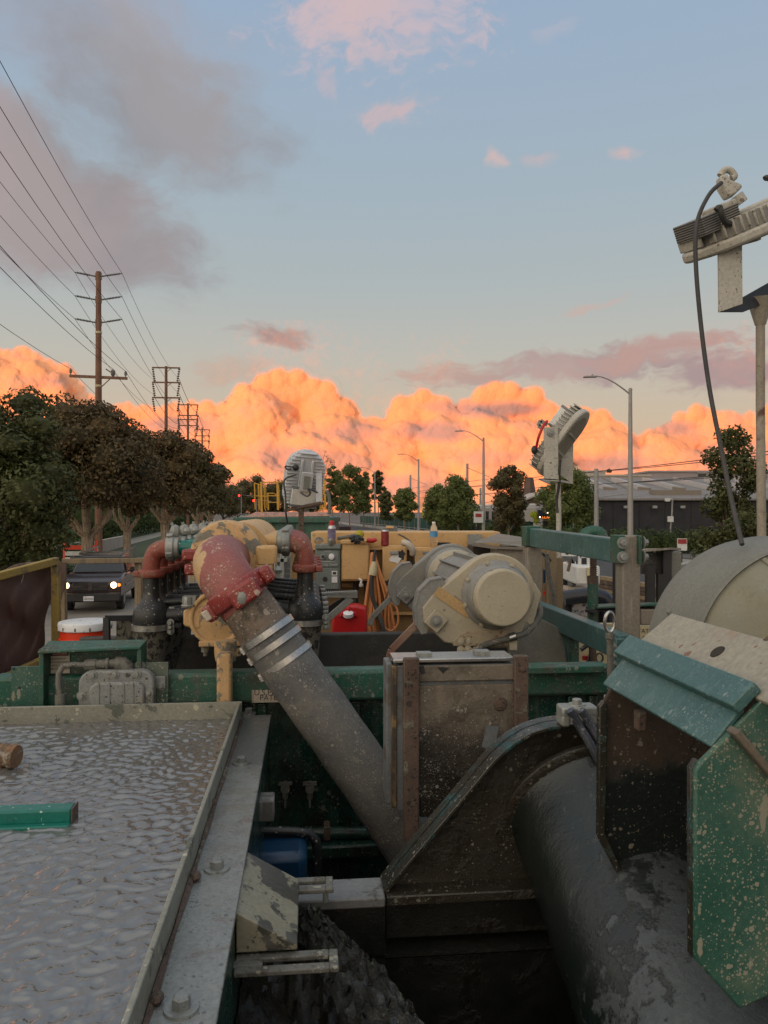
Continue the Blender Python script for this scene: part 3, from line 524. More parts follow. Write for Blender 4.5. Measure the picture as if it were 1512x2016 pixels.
# ------------------------------------------------------------------ utility poles and wires
m_pole = paint('creosoted_pole', (.24, .125, .075, 1), (.19, .095, .06, 1), .85, streak=(.12, .06, .04, 1), ka=.3, sc_=.3, bump=.5, bs=20); m_ins = paint('brown_insulator', (.17, .10, .075, 1), None, .4); m_insg = paint('grey_insulator', (.2, .18, .165, 1), None, .5)
GP = 'utility poles of the left-hand line'
def pole(px, ty_, d, label, build):
    t = T('utility_pole', label, 'pole', V(((px-CX)/FPX*d, d, 0)), GP); l = ORG[t.name]; z = (CY-ty_)/FPX*d+HC
    MB().tube([l, l+V((0, 0, z*.6)), l+V((0, 0, z))], [.22, .18, .14], 12).o('pole', m_pole, t); tips = build(t, l, d, lambda y: (CY-y)/FPX*d+HC); return t, tips
def p1(t, l, d, zz):
    tips = []
    for y in (540, 586, 631):
        for sx_ in (-1, 1):
            a = l+V((sx_*.14, 0, zz(y)-.12)); e = l+V((sx_*1.26, sx_*.22, zz(y)+(.12 if sx_ > 0 else .05)))
            MB().tube([a+V((0, 0, -.2)), a+V((0, 0, .2))], .05, 6).tube([a, a.lerp(e, .3), e], [.05, .04, .03], 6).o('insulator_arm', m_insg, t); b = MB()
            for k in range(9): b.lathe(a.lerp(e, .3+.07*k), e-a, [(0, .045), (.02, .075), (.05, .045)], 8)
            b.o('insulator', m_insg, t); tips.append(e)
    za = zz(741); a, e = l+V((-1.58, -.16, za)), l+V((1.58, .16, za-.09)); MB().bar(a, e, .12, .15).o('crossarm', m_pole, t)
    for k in (.02, .97):
        q = a.lerp(e, k); MB().lathe(q+V((0, 0, .06)), UP, [(0, .03), (.1, .03), (.12, .09), (.2, .07), (.26, .09), (.36, .03)], 8).o('insulator', m_insg, t); tips.append(q+V((0, 0, .4)))
    q = a.lerp(e, .75); MB().lathe(q+V((0, 0, .08)), UP, [(0, .05), (.08, .12), (.32, .13), (.4, .04)], 8).tube([q+V((-.1, 0, .3)), q+V((-.4, 0, .5))], .04, 6).o('cut_out', m_insg, t); tips.append(q+V((0, 0, .5)))
    MB().bar(l+V((0, -.1, za-.8)), a.lerp(e, .72), .05, .05).o('brace', m_pole, t)
    for y in (657, 762): MB().lathe(l+V((0, 0, zz(y))), UP, [(0, .19), (.12, .19)], 12).o('marker_band', m_signy, t)
    return tips
def arms(ys, w_, hang):
    def fn(t, l, d, zz):
        tips = []
        for q, y in enumerate(ys):
            z = zz(y); hw = w_/2/FPX*d; MB().bar(l+V((-hw, -.12, z)), l+V((hw, .12, z)), .12, .14).o('crossarm', m_pole, t)
            MB().bar(l+V((0, -.14, z-.55)), l+V((hw*.45, -.08, z)), .05, .05).o('brace', m_pole, t)
            for sx_ in (-1, 1):
                e = l+V((sx_*hw*.96, 0, z-.08)); b = MB(); k = 6 if hang else 2
                for j in range(k): b.lathe(e-V((sx_*.035*j, 0, (.23 if hang else -.1)*j)), -UP, [(0, .03), (.05, .12), (.12, .13), (.2, .03)], 8)
                b.o('insulator_string', m_ins, t); tips.append(e-V((0, 0, .23*k*.8 if hang else -.3)))
        return tips
    return fn
A_, tA = pole(194, 535, 44, 'near wooden utility pole with six slanted insulator arms, behind the broad tree', p1)
B_, tB = pole(327, 721, 80, 'second wooden utility pole with three crossarms and hanging insulators', arms((724, 753, 783), 54, True))
C_, tC = pole(370, 794, 108, 'third utility pole, smaller behind the second', arms((797, 818, 826, 838), 40, True))
D_, tD = pole(398, 842, 144, 'farthest utility pole, its top just above the trees', arms((846, 858, 868), 30, True))
low = MB(); lB = ORG[B_.name]; MB().bar(lB+V((-1.3, 0, HC+(CY-852)/FPX*80)), lB+V((1.3, 0, HC+(CY-852)/FPX*80)), .12, .14).o('crossarm', m_pole, B_)
m_wire = paint('wire_metal', (.05, .045, .045, 1), None, .6)
prev = V(((490-13000/8-CX)/FPX*8, 8, 0))-ORG[A_.name]
def sag(a, b, dip, n=10): return [a.lerp(b, i/n)-V((0, 0, dip*4*(i/n)*(1-i/n))) for i in range(n+1)]
def wire(a, b, dip, label, r=.0125): MB().tube(sag(a, b, dip), r, 5).o('power_line', m_wire, None, label, 'wire', 'power lines of the left-hand line')
for i, e in enumerate(tA):
    nm = ('top left', 'top right', 'middle left', 'middle right', 'lower left', 'lower right', 'crossarm-end left', 'crossarm-end right', 'cut-out')[i]
    wire(e+prev+V((0, 0, 0)), e, .55, f'overhead wire leaving the frame from the {nm} insulator of the near pole')
    j = {0: 0, 1: 1, 2: 2, 3: 3, 4: 4, 5: 5}.get(i)
    b = tB[j] if j is not None else lB+V((-1.2 if i == 6 else .6 if i == 8 else 1.2, 0, HC+(CY-850)/FPX*80))
    wire(e, b, .7, f'overhead wire from the {nm} insulator of the near pole to the second pole')
for i in range(6): wire(tB[i], tC[i], .6, f'wire between second and third utility pole, {("top", "middle", "lowest")[i//2]} crossarm {("left", "right")[i%2]} end', .026)
for i in range(4): wire(tC[i], tD[i], .6, f'wire between third and farthest utility pole, {("top", "middle")[i//2]} crossarm {("left", "right")[i%2]} end', .03)
# ------------------------------------------------------------------ street lamps
m_lamp = paint('lamp_post_grey', (.36, .34, .31, 1), (.3, .285, .265, 1), .55, .2, bump=.1)
lt = T('street_lamp', 'nearest tall street lamp, its pole rising behind the green beam', 'street lamp', P(1241, CY, 54)-V((0, 0, HC)), 'street lamps along the railway side'); l = ORG[lt.name]
Hl = HC+(1008-768)/FPX*54
MB().lathe(l, UP, [(0, .3), (.5, .3), (.55, .2), (4, .185), (Hl, .12)], 14).o('pole', m_lamp, lt); MB().lathe(l+V((0, 0, Hl)), UP, [(0, .14), (.1, .13), (.16, .05)], 12).o('cap', m_lamp, lt)
arm = [l+V((-x, -.1*x, Hl-.3+1.25*math.sin(min(1, x/2.4)*1.45))) for x in (0, .35, .7, 1.1, 1.6, 2.1)]
MB().tube(arm+[l+V((-2.5, -.25, Hl+.92))], [.07, .06, .055, .05, .045, .04, .04], 8).o('arm', m_lamp, lt)
MB().obox(l+V((-2.85, -.28, Hl+.88)), (V((1, .1, .04)).normalized(), V((-.1, 1, 0)).normalized(), V((0, 0, 1))), (.95, .34, .11)).lathe(l+V((-2.7, -.27, Hl+.93)), UP, [(0, .08), (.12, .07), (.14, .02)], 8).o('lamp_head', m_lamp, lt, bev=.03)
for px, d, lb in ((952, 90, 'second street lamp along the railway, with a small red and white notice on it'), (824, 126, 'third street lamp, right of the small tree with white trunk'), (738, 164, 'fourth street lamp, beside the slim tall tree'), (670, 205, 'farthest street lamp, in front of the clump with spiky tops')):
    copy_tree(lt, V(((px-CX)/FPX*d, d, 0))-l, lb)
sg = T('pole_notice', 'small red and white notice on the pole of the second street lamp', 'sign', P(942, 1018, 89.4)); q = P(942, 1018, 89.4)
MB().obox(q, WF+(UP,), (1.1, .05, 1.3)).o('plate', m_whitem, sg); MB().obox(q+V((0, -.04, .2)), WF+(UP,), (.7, .02, .4)).o('red_print', m_inkred, sg)
sg = T('hedge_sign', 'small red and white sign on a thin post against the hedge', 'sign', P(1343, 1073, 40)-V((0, 0, 1.6))); q = P(1343, 1072, 40)
MB().obox(q, WF+(UP,), (.5, .03, .62)).o('plate', m_whitem, sg); MB().obox(q+V((0, -.025, .16)), WF+(UP,), (.44, .02, .24)).o('red_band', m_inkred, sg); MB().tube([q+V((0, .04, -1.75)), q+V((0, .04, .3))], .03, 6).o('post', m_dark, sg)
# ------------------------------------------------------------------ railway: catenary poles, wires, train, fence
m_cat = paint('catenary_grey', (.34, .33, .32, 1), None, .5)
for px, ty_, d, lb in ((1174, 925, 70, 'thick grey railway mast left of the black warehouse'), (920, 914, 112, 'grey railway mast beside the second street lamp'), (808, 936, 150, 'slim railway mast left of the third street lamp'), (946, 962, 135, 'short railway mast touching the second street lamp'), (1066, 960, 96, 'railway mast in front of the brown gabled building')):
    t = T('railway_mast', lb, 'mast', V(((px-CX)/FPX*d, d, .1)), 'railway masts'); l = ORG[t.name]; z = HC+(CY-ty_)/FPX*d
    MB().tube([l, l+V((0, 0, z))], [.22, .18], 10).o('mast', m_cat, t); MB().tube([l+V((0, 0, z-.6)), l+V((3.2, .4, z-1.9))], .05, 6).tube([l+V((0, 0, z-2.6)), l+V((3.2, .4, z-2.2))], .05, 6).o('bracket', m_cat, t)
for i, (z, s_) in enumerate(((7.6, 34.4), (6.3, 34.4), (7.9, 38.5), (6.5, 38.5))):
    MB().tube(sag(Ss(s_, 40, z), Ss(s_, 90, z), .3)+sag(Ss(s_, 90, z), Ss(s_, 150, z), .3)[1:]+sag(Ss(s_, 150, z), Ss(s_, 260, z), .4)[1:], .035, 5).o('contact_wire', m_wire, None, f'{("upper", "lower")[i%2]} overhead wire above the {("nearer", "farther")[i//2]} railway track', 'wire', 'railway wires')
m_train = paint('train_silver', (.46, .43, .40, 1), (.38, .36, .335, 1), .4, .2, sc_=.3, bump=.05); m_win = paint('dark_window_glass', (.02, .022, .026, 1), None, .12); m_trainy = paint('train_yellow_green', (.48, .5, .05, 1), None, .4)
def traincar(t0, label, front):
    t = T('train_car', label, 'train car', S(34.4, t0, .6), 'light rail train'); L = 26
    MB().sb(33.0, 35.8, t0, t0+L, 1.0, 4.0).o('body', m_train, t, bev=.18); MB().sb(33.3, 35.5, t0+.6, t0+L-.6, 4.01, 4.35).o('roof', m_whitem, t, bev=.1)
    MB().sb(33.3, 35.5, t0+1, t0+L-1, .35, .99).o('underframe', m_dark, t)
    for k in range(9): MB().sb(32.96, 32.99, t0+1.4+k*2.75, t0+2.7+k*2.75, 2.2, 3.4).o('window', m_win, t)
    for k in range(2): MB().sb(32.95, 32.985, t0+7+k*9, t0+8.2+k*9, 1.1, 3.5).o('door', m_dark, t)
    if front: MB().sb(32.9, 35.9, t0+L+.02, t0+L+1.2, 1.0, 4.1).o('front', m_trainy, t, bev=.25)
    MB().sb(33.6, 34.2, t0+6, t0+9, 4.36, 4.75).o('roof_unit', m_dark, t)
traincar(92, 'near silver train car behind the dark brownish tree and second street lamp', False); traincar(119.5, 'far silver train car with a yellow green front', True)
m_fence = paint('green_screen_mesh', (.012, .065, .05, 1), (.01, .05, .04, 1), .8)
ft = T('screen_fence', 'dark green screened fence in front of the train', 'fence', S(29.6, 130))
for k in range(28):
    t0 = 68+k*5; MB().sb(29.6, 29.64, t0+.06, t0+4.94, .12, 2.25).o('panel', m_fence, ft); MB().tube([S(29.62, t0, 0), S(29.62, t0, 2.4)], .05, 6).o('post', m_cat, ft)
rt = T('road_railing', 'low pale railing along the far edge of the dark lane', 'railing', S(23.8, 120))
for k in range(36):
    MB().tube([S(23.8, 62+k*3.5, 0), S(23.8, 62+k*3.5, 1.0)], .05, 6).o('post', m_cat, rt)
for z in (.5, .98): MB().bar(S(23.8, 62, z), S(23.8, 184.5, z), .06, .08).o('rail', m_cat, rt)
# ------------------------------------------------------------------ buildings on the right
m_blk = paint('black_cladding', (.022, .022, .026, 1), (.016, .016, .019, 1), .7, sc_=.2, bump=.1); m_roof = paint('grey_roof_sheet', (.24, .215, .20, 1), (.19, .172, .16, 1), .8, streak=(.14, .12, .11, 1), ka=.25, sc_=.15, bump=.2, bs=10)
m_sky = paint('milky_skylight', (.44, .43, .43, 1), (.36, .355, .35, 1), .4); m_palew = paint('pale_stucco', (.48, .42, .37, 1), (.42, .37, .32, 1), .85, sc_=.2); m_mauve = paint('mauve_cladding', (.34, .29, .29, 1), (.3, .26, .255, 1), .8, sc_=.2); m_brownw = paint('brown_board', (.15, .095, .07, 1), None, .8)
bt = T('warehouse', 'long black walled warehouse with a grey sloping roof and skylights', 'warehouse', V((45, 95, 0))); x0, x1, y0, y1, ze, zr = 23.5, 66, 90, 116, 4.75, 8.2
MB().hexa([V((x, y, z)) for z in (0, ze-.02) for x, y in ((x0, y0), (x1, y0), (x1, y1), (x0, y1))]).o('wall', m_blk, bt)
for k in range(14): MB().hexa([V((x, y, z)) for z in (.05, ze-.3) for x, y in ((x0+k*3+.06, y0-.05), (x0+k*3+2.94, y0-.05), (x0+k*3+2.94, y0-.01), (x0+k*3+.06, y0-.01))]).o('wall_panel', m_blk, bt)
def rf(y): return ze+(zr-ze)*(y-y0)/(y1-y0)
MB().hexa([V((x0-.4, y0-.5, ze-.1)), V((x1, y0-.5, ze-.1)), V((x1, y1, zr-.1)), V((x0-.4, y1, zr-.1)), V((x0-.4, y0-.5, ze+.12)), V((x1, y0-.5, ze+.12)), V((x1, y1, zr+.12)), V((x0-.4, y1, zr+.12))]).o('roof', m_roof, bt)
for k in range(7):
    xx = 23.6+k*4.4; ya, yb = 99, 111
    sk = MB().hexa([V((xx, ya, rf(ya)+.05)), V((xx+1.5, ya, rf(ya)+.05)), V((xx+1.5, yb, rf(yb)+.05)), V((xx, yb, rf(yb)+.05)), V((xx+.1, ya, rf(ya)+.75)), V((xx+1.4, ya, rf(ya)+.5)), V((xx+1.4, yb, rf(yb)+.5)), V((xx+.1, yb, rf(yb)+.75))]).o('skylight', m_sky, bt)
    MB().hexa([V((xx-.1, ya-.2, rf(ya)-.1)), V((xx+1.6, ya-.2, rf(ya)-.1)), V((xx+1.6, ya-.02, rf(ya)-.1)), V((xx-.1, ya-.02, rf(ya)-.1)), V((xx-.1, ya-.2, rf(ya)+.55)), V((xx+1.6, ya-.2, rf(ya)+.4)), V((xx+1.6, ya-.02, rf(ya)+.4)), V((xx-.1, ya-.02, rf(ya)+.55))]).o('skylight_end', m_dustbox, sk)
MB().hexa([V((x, y, z)) for z in (rf(93), rf(95)+.5) for x, y in ((32.2, 93), (38, 93), (38, 94.5), (32.2, 94.5))]).o('roof_curb', m_dustbox, bt)
for px in (1232, 1289, 1344): q = P(px, 998, 89.4); MB().obox(q, WF+(UP,), (.45, .4, .3)).o('wall_lamp', m_cat, bt)
q = P(1323, 990, 70); ct_ = T('camera_post', 'thin post with white camera and junction box before the black warehouse', 'camera post', V((q.x, 70, 0)))
MB().tube([V((q.x, 70, 0)), P(1320, 1040, 70), P(1323, 1010, 70), P(1324, 978, 70)], .07, 6).o('post', m_cat, ct_); MB().obox(P(1320, 1022, 69.8), WF+(UP,), (.48, .2, .5)).o('junction_box', m_whitem, ct_)
MB().obox(P(1314, 984, 69.8), WF+(UP,), (.4, .3, .28)).bar(P(1315, 983, 69.8), P(1324, 982, 70), .06, .06).o('camera_body', m_whitem, ct_)
def bld(name, label, x0, x1, y0, d, dep, mat, wins=(), zt=None):
    a, b = P(x0, y0, d), P(x1, y0, d); t = T(name, label, 'building', V(((a.x+b.x)/2, d, 0)), 'buildings beyond the railway')
    MB().fb(WF, a.x, b.x, d, d+dep, 0, a.z).o('wall', mat, t); MB().fb(WF, a.x-.2, b.x+.2, d-.2, d+dep, a.z+.003, a.z+.35).o('parapet', mat, t)
    for wx0, wy0, wx1, wy1 in wins:
        wo_ = MB().db(wx0, wy0, wx1, wy1, d-.14, .1).o('window', m_win, t); MB().db(wx0-2, wy0-2, wx1+2, wy0, d-.16, .12).o('frame', m_cat, wo_)
bld('flat_roofed_building', 'tall mauve flat roofed building behind the warehouse roof', 1278, 1700, 930, 150, 30, m_mauve, ((1375, 932, 1390, 938),))
bld('stucco_building', 'cream low building peeping over the warehouse roof left of the mauve one', 1166, 1280, 938, 140, 20, m_palew, ((1169, 946, 1192, 958), (1210, 944, 1228, 952)))
bld('stucco_building', 'pale block with lit cornice beside the thick railway mast', 1150, 1192, 930, 146, 15, m_palew)
for px, d, ty_, w_, lb in ((1196, 190, 922, 16, 'tiny conifer on the roofline right of the thick railway mast'), (1272, 200, 936, 14, 'tiny round tree on the roofline by the mauve building')):
    loc = V(((px-CX)/FPX*d, d, 0)); tree('distant_tree', lb, loc, 5, HC+(CY-ty_)/FPX*d, w_/2/FPX*d, 1, 500, .3, m_lf4, m_barkd, .2, 6, GF, limbs=0)
q = P(1066, 1000, 108); ht = T('gabled_building', 'brown gabled building behind the lime shrub', 'building', V((q.x, 108, 0)), 'buildings beyond the railway')
MB().fb(WF, q.x-3.4, q.x+3.6, 108, 118, 0, 4.4).o('wall', m_brownw, ht); MB().prism([V((q.x-3.9, 107.6, 4.2)), V((q.x+.2, 107.6, 5.9)), V((q.x+4.0, 107.6, 4.2)), V((q.x+4.0, 107.6, 4.42)), V((q.x+.2, 107.6, 6.15)), V((q.x-3.9, 107.6, 4.42))], (0, 11, 0)).o('roof', m_palew, ht)
MB().prism([V((q.x-3.4, 108, 4.41)), V((q.x+.2, 108, 5.85)), V((q.x+3.6, 108, 4.41))], (0, .3, 0)).o('gable', m_brownw, ht)
q = P(1042, 962, 170); MB().lathe(V((q.x, 170, 0)), UP, [(0, 2.6), (HC+(CY-940)/FPX*170, .9)], 4).o('far_tower', m_brownw, None, 'tapering mauve tower in the distance left of the white bracket floodlight', 'tower')
# message board
q = P(1074, 1018, 78); mt_ = T('message_board', 'dark blue roofed board with glowing amber letters beside the lime shrub', 'message board', V((q.x, 78, 0)), None)
MB().obox(q+V((0, 0, .35)), WF+(UP,), (1.6, .5, .75)).o('housing', paint('navy_panel', (.02, .024, .05, 1), None, .6), mt_, bev=.06); MB().obox(V((q.x, 78.1, 1.2)), WF+(UP,), (.5, .3, 2.4)).o('mast', m_dark, mt_); MB().obox(V((q.x-.6, 78.3, 1.45)), WF+(UP,), (1.1, .2, 1.5)).o('white_panel', m_whitem, mt_)
m_amber = glow_mat('amber_led', (1, .22, .03, 1), 3.0); m_wh = glow_mat('white_lamp', (1, .8, .6, 1), 4); m_redl = glow_mat('red_lamp', (1, .03, .02, 1), 5)
MB().obox(q+V((.15, -.27, .0)), WF+(UP,), (1.2, .03, .42)).o('display', m_dark, mt_)
for i, ch in enumerate('LLAROU'): txt(ch, q+V((-.38+.2*i, -.3, -.13)), .3, m_amber, mt_, name='lit_letter')
MB().ball(q+V((-.62, -.3, .0)), .07, 8).o('white_lamp', m_wh, mt_); MB().ball(q+V((.15, -.3, .38)), .1, 8).o('lamp', m_wh, mt_)
# pedestrian at the second street lamp
def person(px, d, label):
    l = V(((px-CX)/FPX*d, d, .13)); t = T('person', label, 'person', l)
    J = {'pel': (0, 0, .93), 'chest': (0, .0, 1.32), 'neck': (0, 0, 1.48), 'head': (0, -.02, 1.62), 'ls': (-.19, 0, 1.4), 'le': (-.25, .05, 1.12), 'lh': (-.2, -.12, .92), 'rs': (.19, 0, 1.4), 're': (.22, -.1, 1.15), 'rh': (.1, -.28, 1.3), 'lk': (-.1, -.08, .5), 'lf': (-.1, .08, .06), 'lt': (-.1, -.1, .04), 'rk': (.1, .04, .5), 'rf': (.11, .12, .08), 'rt': (.11, -.06, .04)}
    K = list(J); E = [('pel', 'chest'), ('chest', 'neck'), ('neck', 'head'), ('chest', 'ls'), ('ls', 'le'), ('le', 'lh'), ('chest', 'rs'), ('rs', 're'), ('re', 'rh'), ('pel', 'lk'), ('lk', 'lf'), ('lf', 'lt'), ('pel', 'rk'), ('rk', 'rf'), ('rf', 'rt')]
    rad = {'pel': .15, 'chest': .17, 'neck': .06, 'head': .105, 'ls': .07, 'le': .05, 'lh': .035, 'rs': .07, 're': .05, 'rh': .035, 'lk': .075, 'lf': .05, 'lt': .04, 'rk': .075, 'rf': .05, 'rt': .04}
    me = bpy.data.meshes.new('body'); me.from_pydata([J[k] for k in K], [(K.index(a), K.index(b)) for a, b in E], []); o = bpy.data.objects.new('body', me); COL.objects.link(o); o.parent = t
    md = o.modifiers.new('skin', 'SKIN'); sv = me.skin_vertices[0].data
    for i, k in enumerate(K): sv[i].radius = (rad[k], rad[k]); sv[i].use_root = (k == 'pel')
    o.modifiers.new('sub', 'SUBSURF').levels = 1; me.materials.append(paint('dark_clothes', (.02, .02, .026, 1), None, .8)); ORG[o.name] = l
    MB().ball(l+V((0, -.05, 1.64)), .1, 10, (.85, .9, 1.1)).o('face', paint('skin', (.34, .2, .14, 1), None, .6), t); MB().ball(l+V((0, 0, 1.69)), .115, 10, (.9, 1, .8)).o('hair', m_dark, t)
person(938, 86, 'person in dark clothes standing beside the second street lamp')
# ------------------------------------------------------------------ left side: striped building, ramps, walls
m_stripe = paint('louvre_pale', (.36, .36, .37, 1), None, .6); m_dkwall = paint('dark_grey_wall', (.10, .10, .105, 1), None, .8)  # plain dark grey for the wall behind the pale bands
bt = T('striped_building', 'grey building with pale horizontal bands behind the left-hand trees', 'building', S(-30, 60)); MB().sb(-36, -24, 34, 190, 0, 7.2).o('wall', m_dkwall, bt)
for k in range(12): MB().sb(-24, -23.8, 34, 190, .9+k*.5, 1.1+k*.5).o('band', m_stripe if k % 4 != 2 else paint('red_band', (.22, .07, .06, 1), None, .6), bt)
a_, b_ = S(-21.5, 44, .2), S(-21.5, 62, 5.6); MB().bar(a_, b_, .3, .55).o('stair_stringer', m_stripe, None, 'long pale sloping stair rail against the striped building', 'stair rail')
q = P(205, 838, 150); bld('white_block', 'white roof box far behind the broad olive crowned tree', 70, 80, 829, 150, 8, m_whitem)
for s0, s1, t0, t1, z, lb in ((-11.2, -10.9, 30, 39, .95, 'low cream wall on the lawn near the left edge'), (-12.4, -12.1, 47, 60, 1.1, 'low cream wall behind the trunk of the broad tree'), (-11.6, -11.3, 62, 78, 1.1, 'low cream wall behind the narrow street tree')):
    MB().sb(s0, s1, t0, t1, .1, z).o('garden_wall', m_palew, None, lb, 'wall', 'low cream garden walls')
# ------------------------------------------------------------------ far traffic and signals
def carlet(s, t0, label, m, red=False, white=False):
    t = T('parked_car', label, 'car', S(s, t0), 'cars at the far junction'); w_ = .9
    MB().prism([S(s-w_, t0, .3), S(s-w_, t0, .85), S(s-w_, t0+1, .95), S(s-w_, t0+1.7, 1.45), S(s-w_, t0+3.2, 1.45), S(s-w_, t0+4, .95), S(s-w_, t0+4.3, .9), S(s-w_, t0+4.3, .3)], SF[0]*1.8).o('body', m, t, bev=.08)
    MB().sb(s-.75, s+.75, t0+1.1, t0+1.2, 1.0, 1.38).o('windscreen', m_win, t)
    for a in (-.8, .8):
        for b in (.8, 3.4): MB().lathe(S(s+a-.1, t0+b, .32), SF[0], [(0, .32), (.2, .32)], 12).o('wheel', m_dark, t)
        if red or white: MB().obox(S(s+a*.8, t0-.04, .72), SF+(UP,), (.3, .05, .2)).o('lamp', m_redl if red else m_wh, t)
carlet(-3.5, 188, 'dark car at the far junction, nearest the road tree', m_dark); carlet(-6.2, 190, 'white car with lit headlamps at the far junction', m_whitem, white=True); carlet(-9.2, 191, 'grey car at the left end of the far junction', m_cat); carlet(4.2, 150, 'red lit car braking ahead of the green container', m_dark, red=True)
for px, py, d, lb in ((471, 976, 150, 'left red traffic signal on the far mast arm'), (500, 986, 120, 'right red traffic signal beside the yellow railings')):
    q = P(px, py, d); t = T('traffic_signal', lb, 'traffic signal', V((q.x, q.y, 0)), 'far traffic signals'); MB().tube([V((q.x+.4, d, 0)), V((q.x+.4, d, q.z+.2)), V((q.x+2.6, d, q.z-.1))], .07, 6).o('mast', m_cat, t)
    MB().obox(q+V((0, 0, -.3)), WF+(UP,), (.35, .3, 1.0)).o('housing', m_dark, t); MB().ball(q+V((0, -.17, .02)), .2, 8).o('lens', m_redl, t)
# ------------------------------------------------------------------ dark pickup on the street
m_car = paint('dark_plum_paint', (.050, .030, .030, 1), (.042, .026, .026, 1), .32, bump=.02, grain=.08, coat=.4); m_tyre = paint('tyre_rubber', (.02, .02, .02, 1), None, .8); m_chrome = paint('dull_chrome', (.35, .35, .35, 1), None, .3, .8)
m_hl = glow_mat('headlamp_glow', (1, .62, .28, 1), 14); m_turn = glow_mat('turn_signal_glow', (1, .2, .03, 1), 3)
def pickup():
    c0 = Ss(-5.12, 25.4); t = T('pickup_truck', 'dark plum pickup with lit headlamps driving up the concrete lane', 'pickup truck', c0); s0, t0 = c0.dot(SF[0]), c0.dot(SF[1])
    def B(x0, x1, y0, y1, z0, z1): return MB().sb(s0+x0, s0+x1, t0+y0, t0+y1, z0, z1)
    def q(x, y, z): return at(SF, s0+x, t0+y, z)
    def pr(pts, w_): return MB().prism([q(-w_, y, z) for y, z in pts], SF[0]*(2*w_))
    pr([(.12, .48), (.05, .62), (.05, .98), (.25, 1.10), (1.35, 1.22), (1.6, 1.20), (5.5, 1.20), (5.55, .5)], .96).o('body', m_car, t, bev=.07)
    MB().hexa([q(-.86, 1.32, 1.2), q(.86, 1.32, 1.2), q(.9, 3.6, 1.2), q(-.9, 3.6, 1.2), q(-.68, 2.0, 1.78), q(.68, 2.0, 1.78), q(.7, 3.4, 1.78), q(-.7, 3.4, 1.78)]).o('cab', m_car, t, bev=.06)
    MB().hexa([q(-.78, 1.335, 1.24), q(.78, 1.335, 1.24), q(.66, 1.96, 1.72), q(-.66, 1.96, 1.72), q(-.78, 1.30, 1.25), q(.78, 1.30, 1.25), q(.66, 1.94, 1.74), q(-.66, 1.94, 1.74)]).o('windscreen', m_win, t)
    for sg_ in (-1, 1):
        MB().hexa([q(sg_*.905, 1.75, 1.24), q(sg_*.905, 2.6, 1.24), q(sg_*.745, 2.6, 1.70), q(sg_*.745, 2.15, 1.70), q(sg_*.925, 1.75, 1.24), q(sg_*.925, 2.6, 1.24), q(sg_*.765, 2.6, 1.70), q(sg_*.765, 2.15, 1.70)]).o('side_window', m_win, t)
        MB().obox(q(sg_*1.12, 1.75, 1.28), SF+(UP,), (.2, .12, .2)).bar(q(sg_*.94, 1.75, 1.24), q(sg_*1.1, 1.76, 1.27), .05, .05).o('mirror', m_dark, t, bev=.03)
        MB().lathe(q(sg_*.74, .035, .9), -SF[1], [(-.03, .13), (.02, .13), (.04, .10)], 16).o('headlamp_housing', m_chrome, t); MB().ball(q(sg_*.74, -.0, .9), .1, 12, (1, .5, 1)).o('headlight', m_hl, t)
        MB().ball(q(sg_*.9, .04, .9), .07, 10, (.9, .5, .8)).o('turn_signal', m_turn, t); MB().ball(q(sg_*.74, -.045, .58), .075, 12, (1, .5, 1)).o('fog_light', m_hl, t)
        MB().hexa([q(sg_*.97, 1.0, .80), q(sg_*.97, 5.4, .80), q(sg_*.985, 5.4, .80), q(sg_*.985, 1.0, .80), q(sg_*.97, 1.0, .86), q(sg_*.97, 5.4, .86), q(sg_*.985, 5.4, .86), q(sg_*.985, 1.0, .86)]).o('side_trim', m_chrome, t)
        for y in (.95, 4.4):
            wl = MB().lathe(q(sg_*.82-.12, y, .38), SF[0], [(0, .3), (.02, .37), (.22, .37), (.24, .3)], 24).o('wheel', m_tyre, t); MB().lathe(q(sg_*.82-.125, y, .38), SF[0], [(0, .2), (.03, .23), (.22, .23), (.25, .2)], 12).o('rim', m_chrome, wl)
    g_ = B(-.56, .56, .01, .045, .72, 1.0).o('grille', m_dark, t, bev=.03)
    for x in (-.3, .02, .3): B(x-.26 if x else -.05, x+.26 if x else .09, -.01, .005, .84, .88).o('grille_bar', m_car, g_)
    B(-.05, .07, -.012, .004, .73, .99).o('grille_post', m_car, g_)
    B(-.98, .98, -.10, .035, .36, .66).o('bumper', m_dark, t, bev=.05); pl = B(-.18, .14, -.125, -.105, .40, .56).o('licence_plate', m_white, t)
    txt('6R7294', q(-.15, -.13, .44), .09, m_ink, t, SF[0], name='plate_lettering')
    rk = MB()
    for y in (2.1, 3.3): rk.bar(q(-.75, y, 1.82), q(.75, y, 1.82), .06, .06)
    for x in (-.7, .7): rk.bar(q(x, 1.9, 1.86), q(x, 5.3, 1.95), .05, .05).bar(q(x, 5.2, 1.2), q(x, 5.2, 1.95), .05, .05)
    rk.o('ladder_rack', m_chrome, t)
pickup()
sw = T('sawhorse_barricade', 'small orange and white barricade on the kerb above the dark pickup', 'barricade', Ss(-7.9, 37, .15)); s0, t0 = Ss(-7.9, 37).dot(SF[0]), Ss(-7.9, 37).dot(SF[1])
for k in range(3): MB().sb(s0-.75, s0+.75, t0, t0+.04, .95+k*.28, 1.15+k*.28).o('board', m_orange if k == 2 else m_whitem, sw)
for x in (-.75, .72): MB().bar(at(SF, s0+x, t0-.05, .15), at(SF, s0+x, t0+.06, 1.95), .09, .06).o('leg', m_orange, sw)
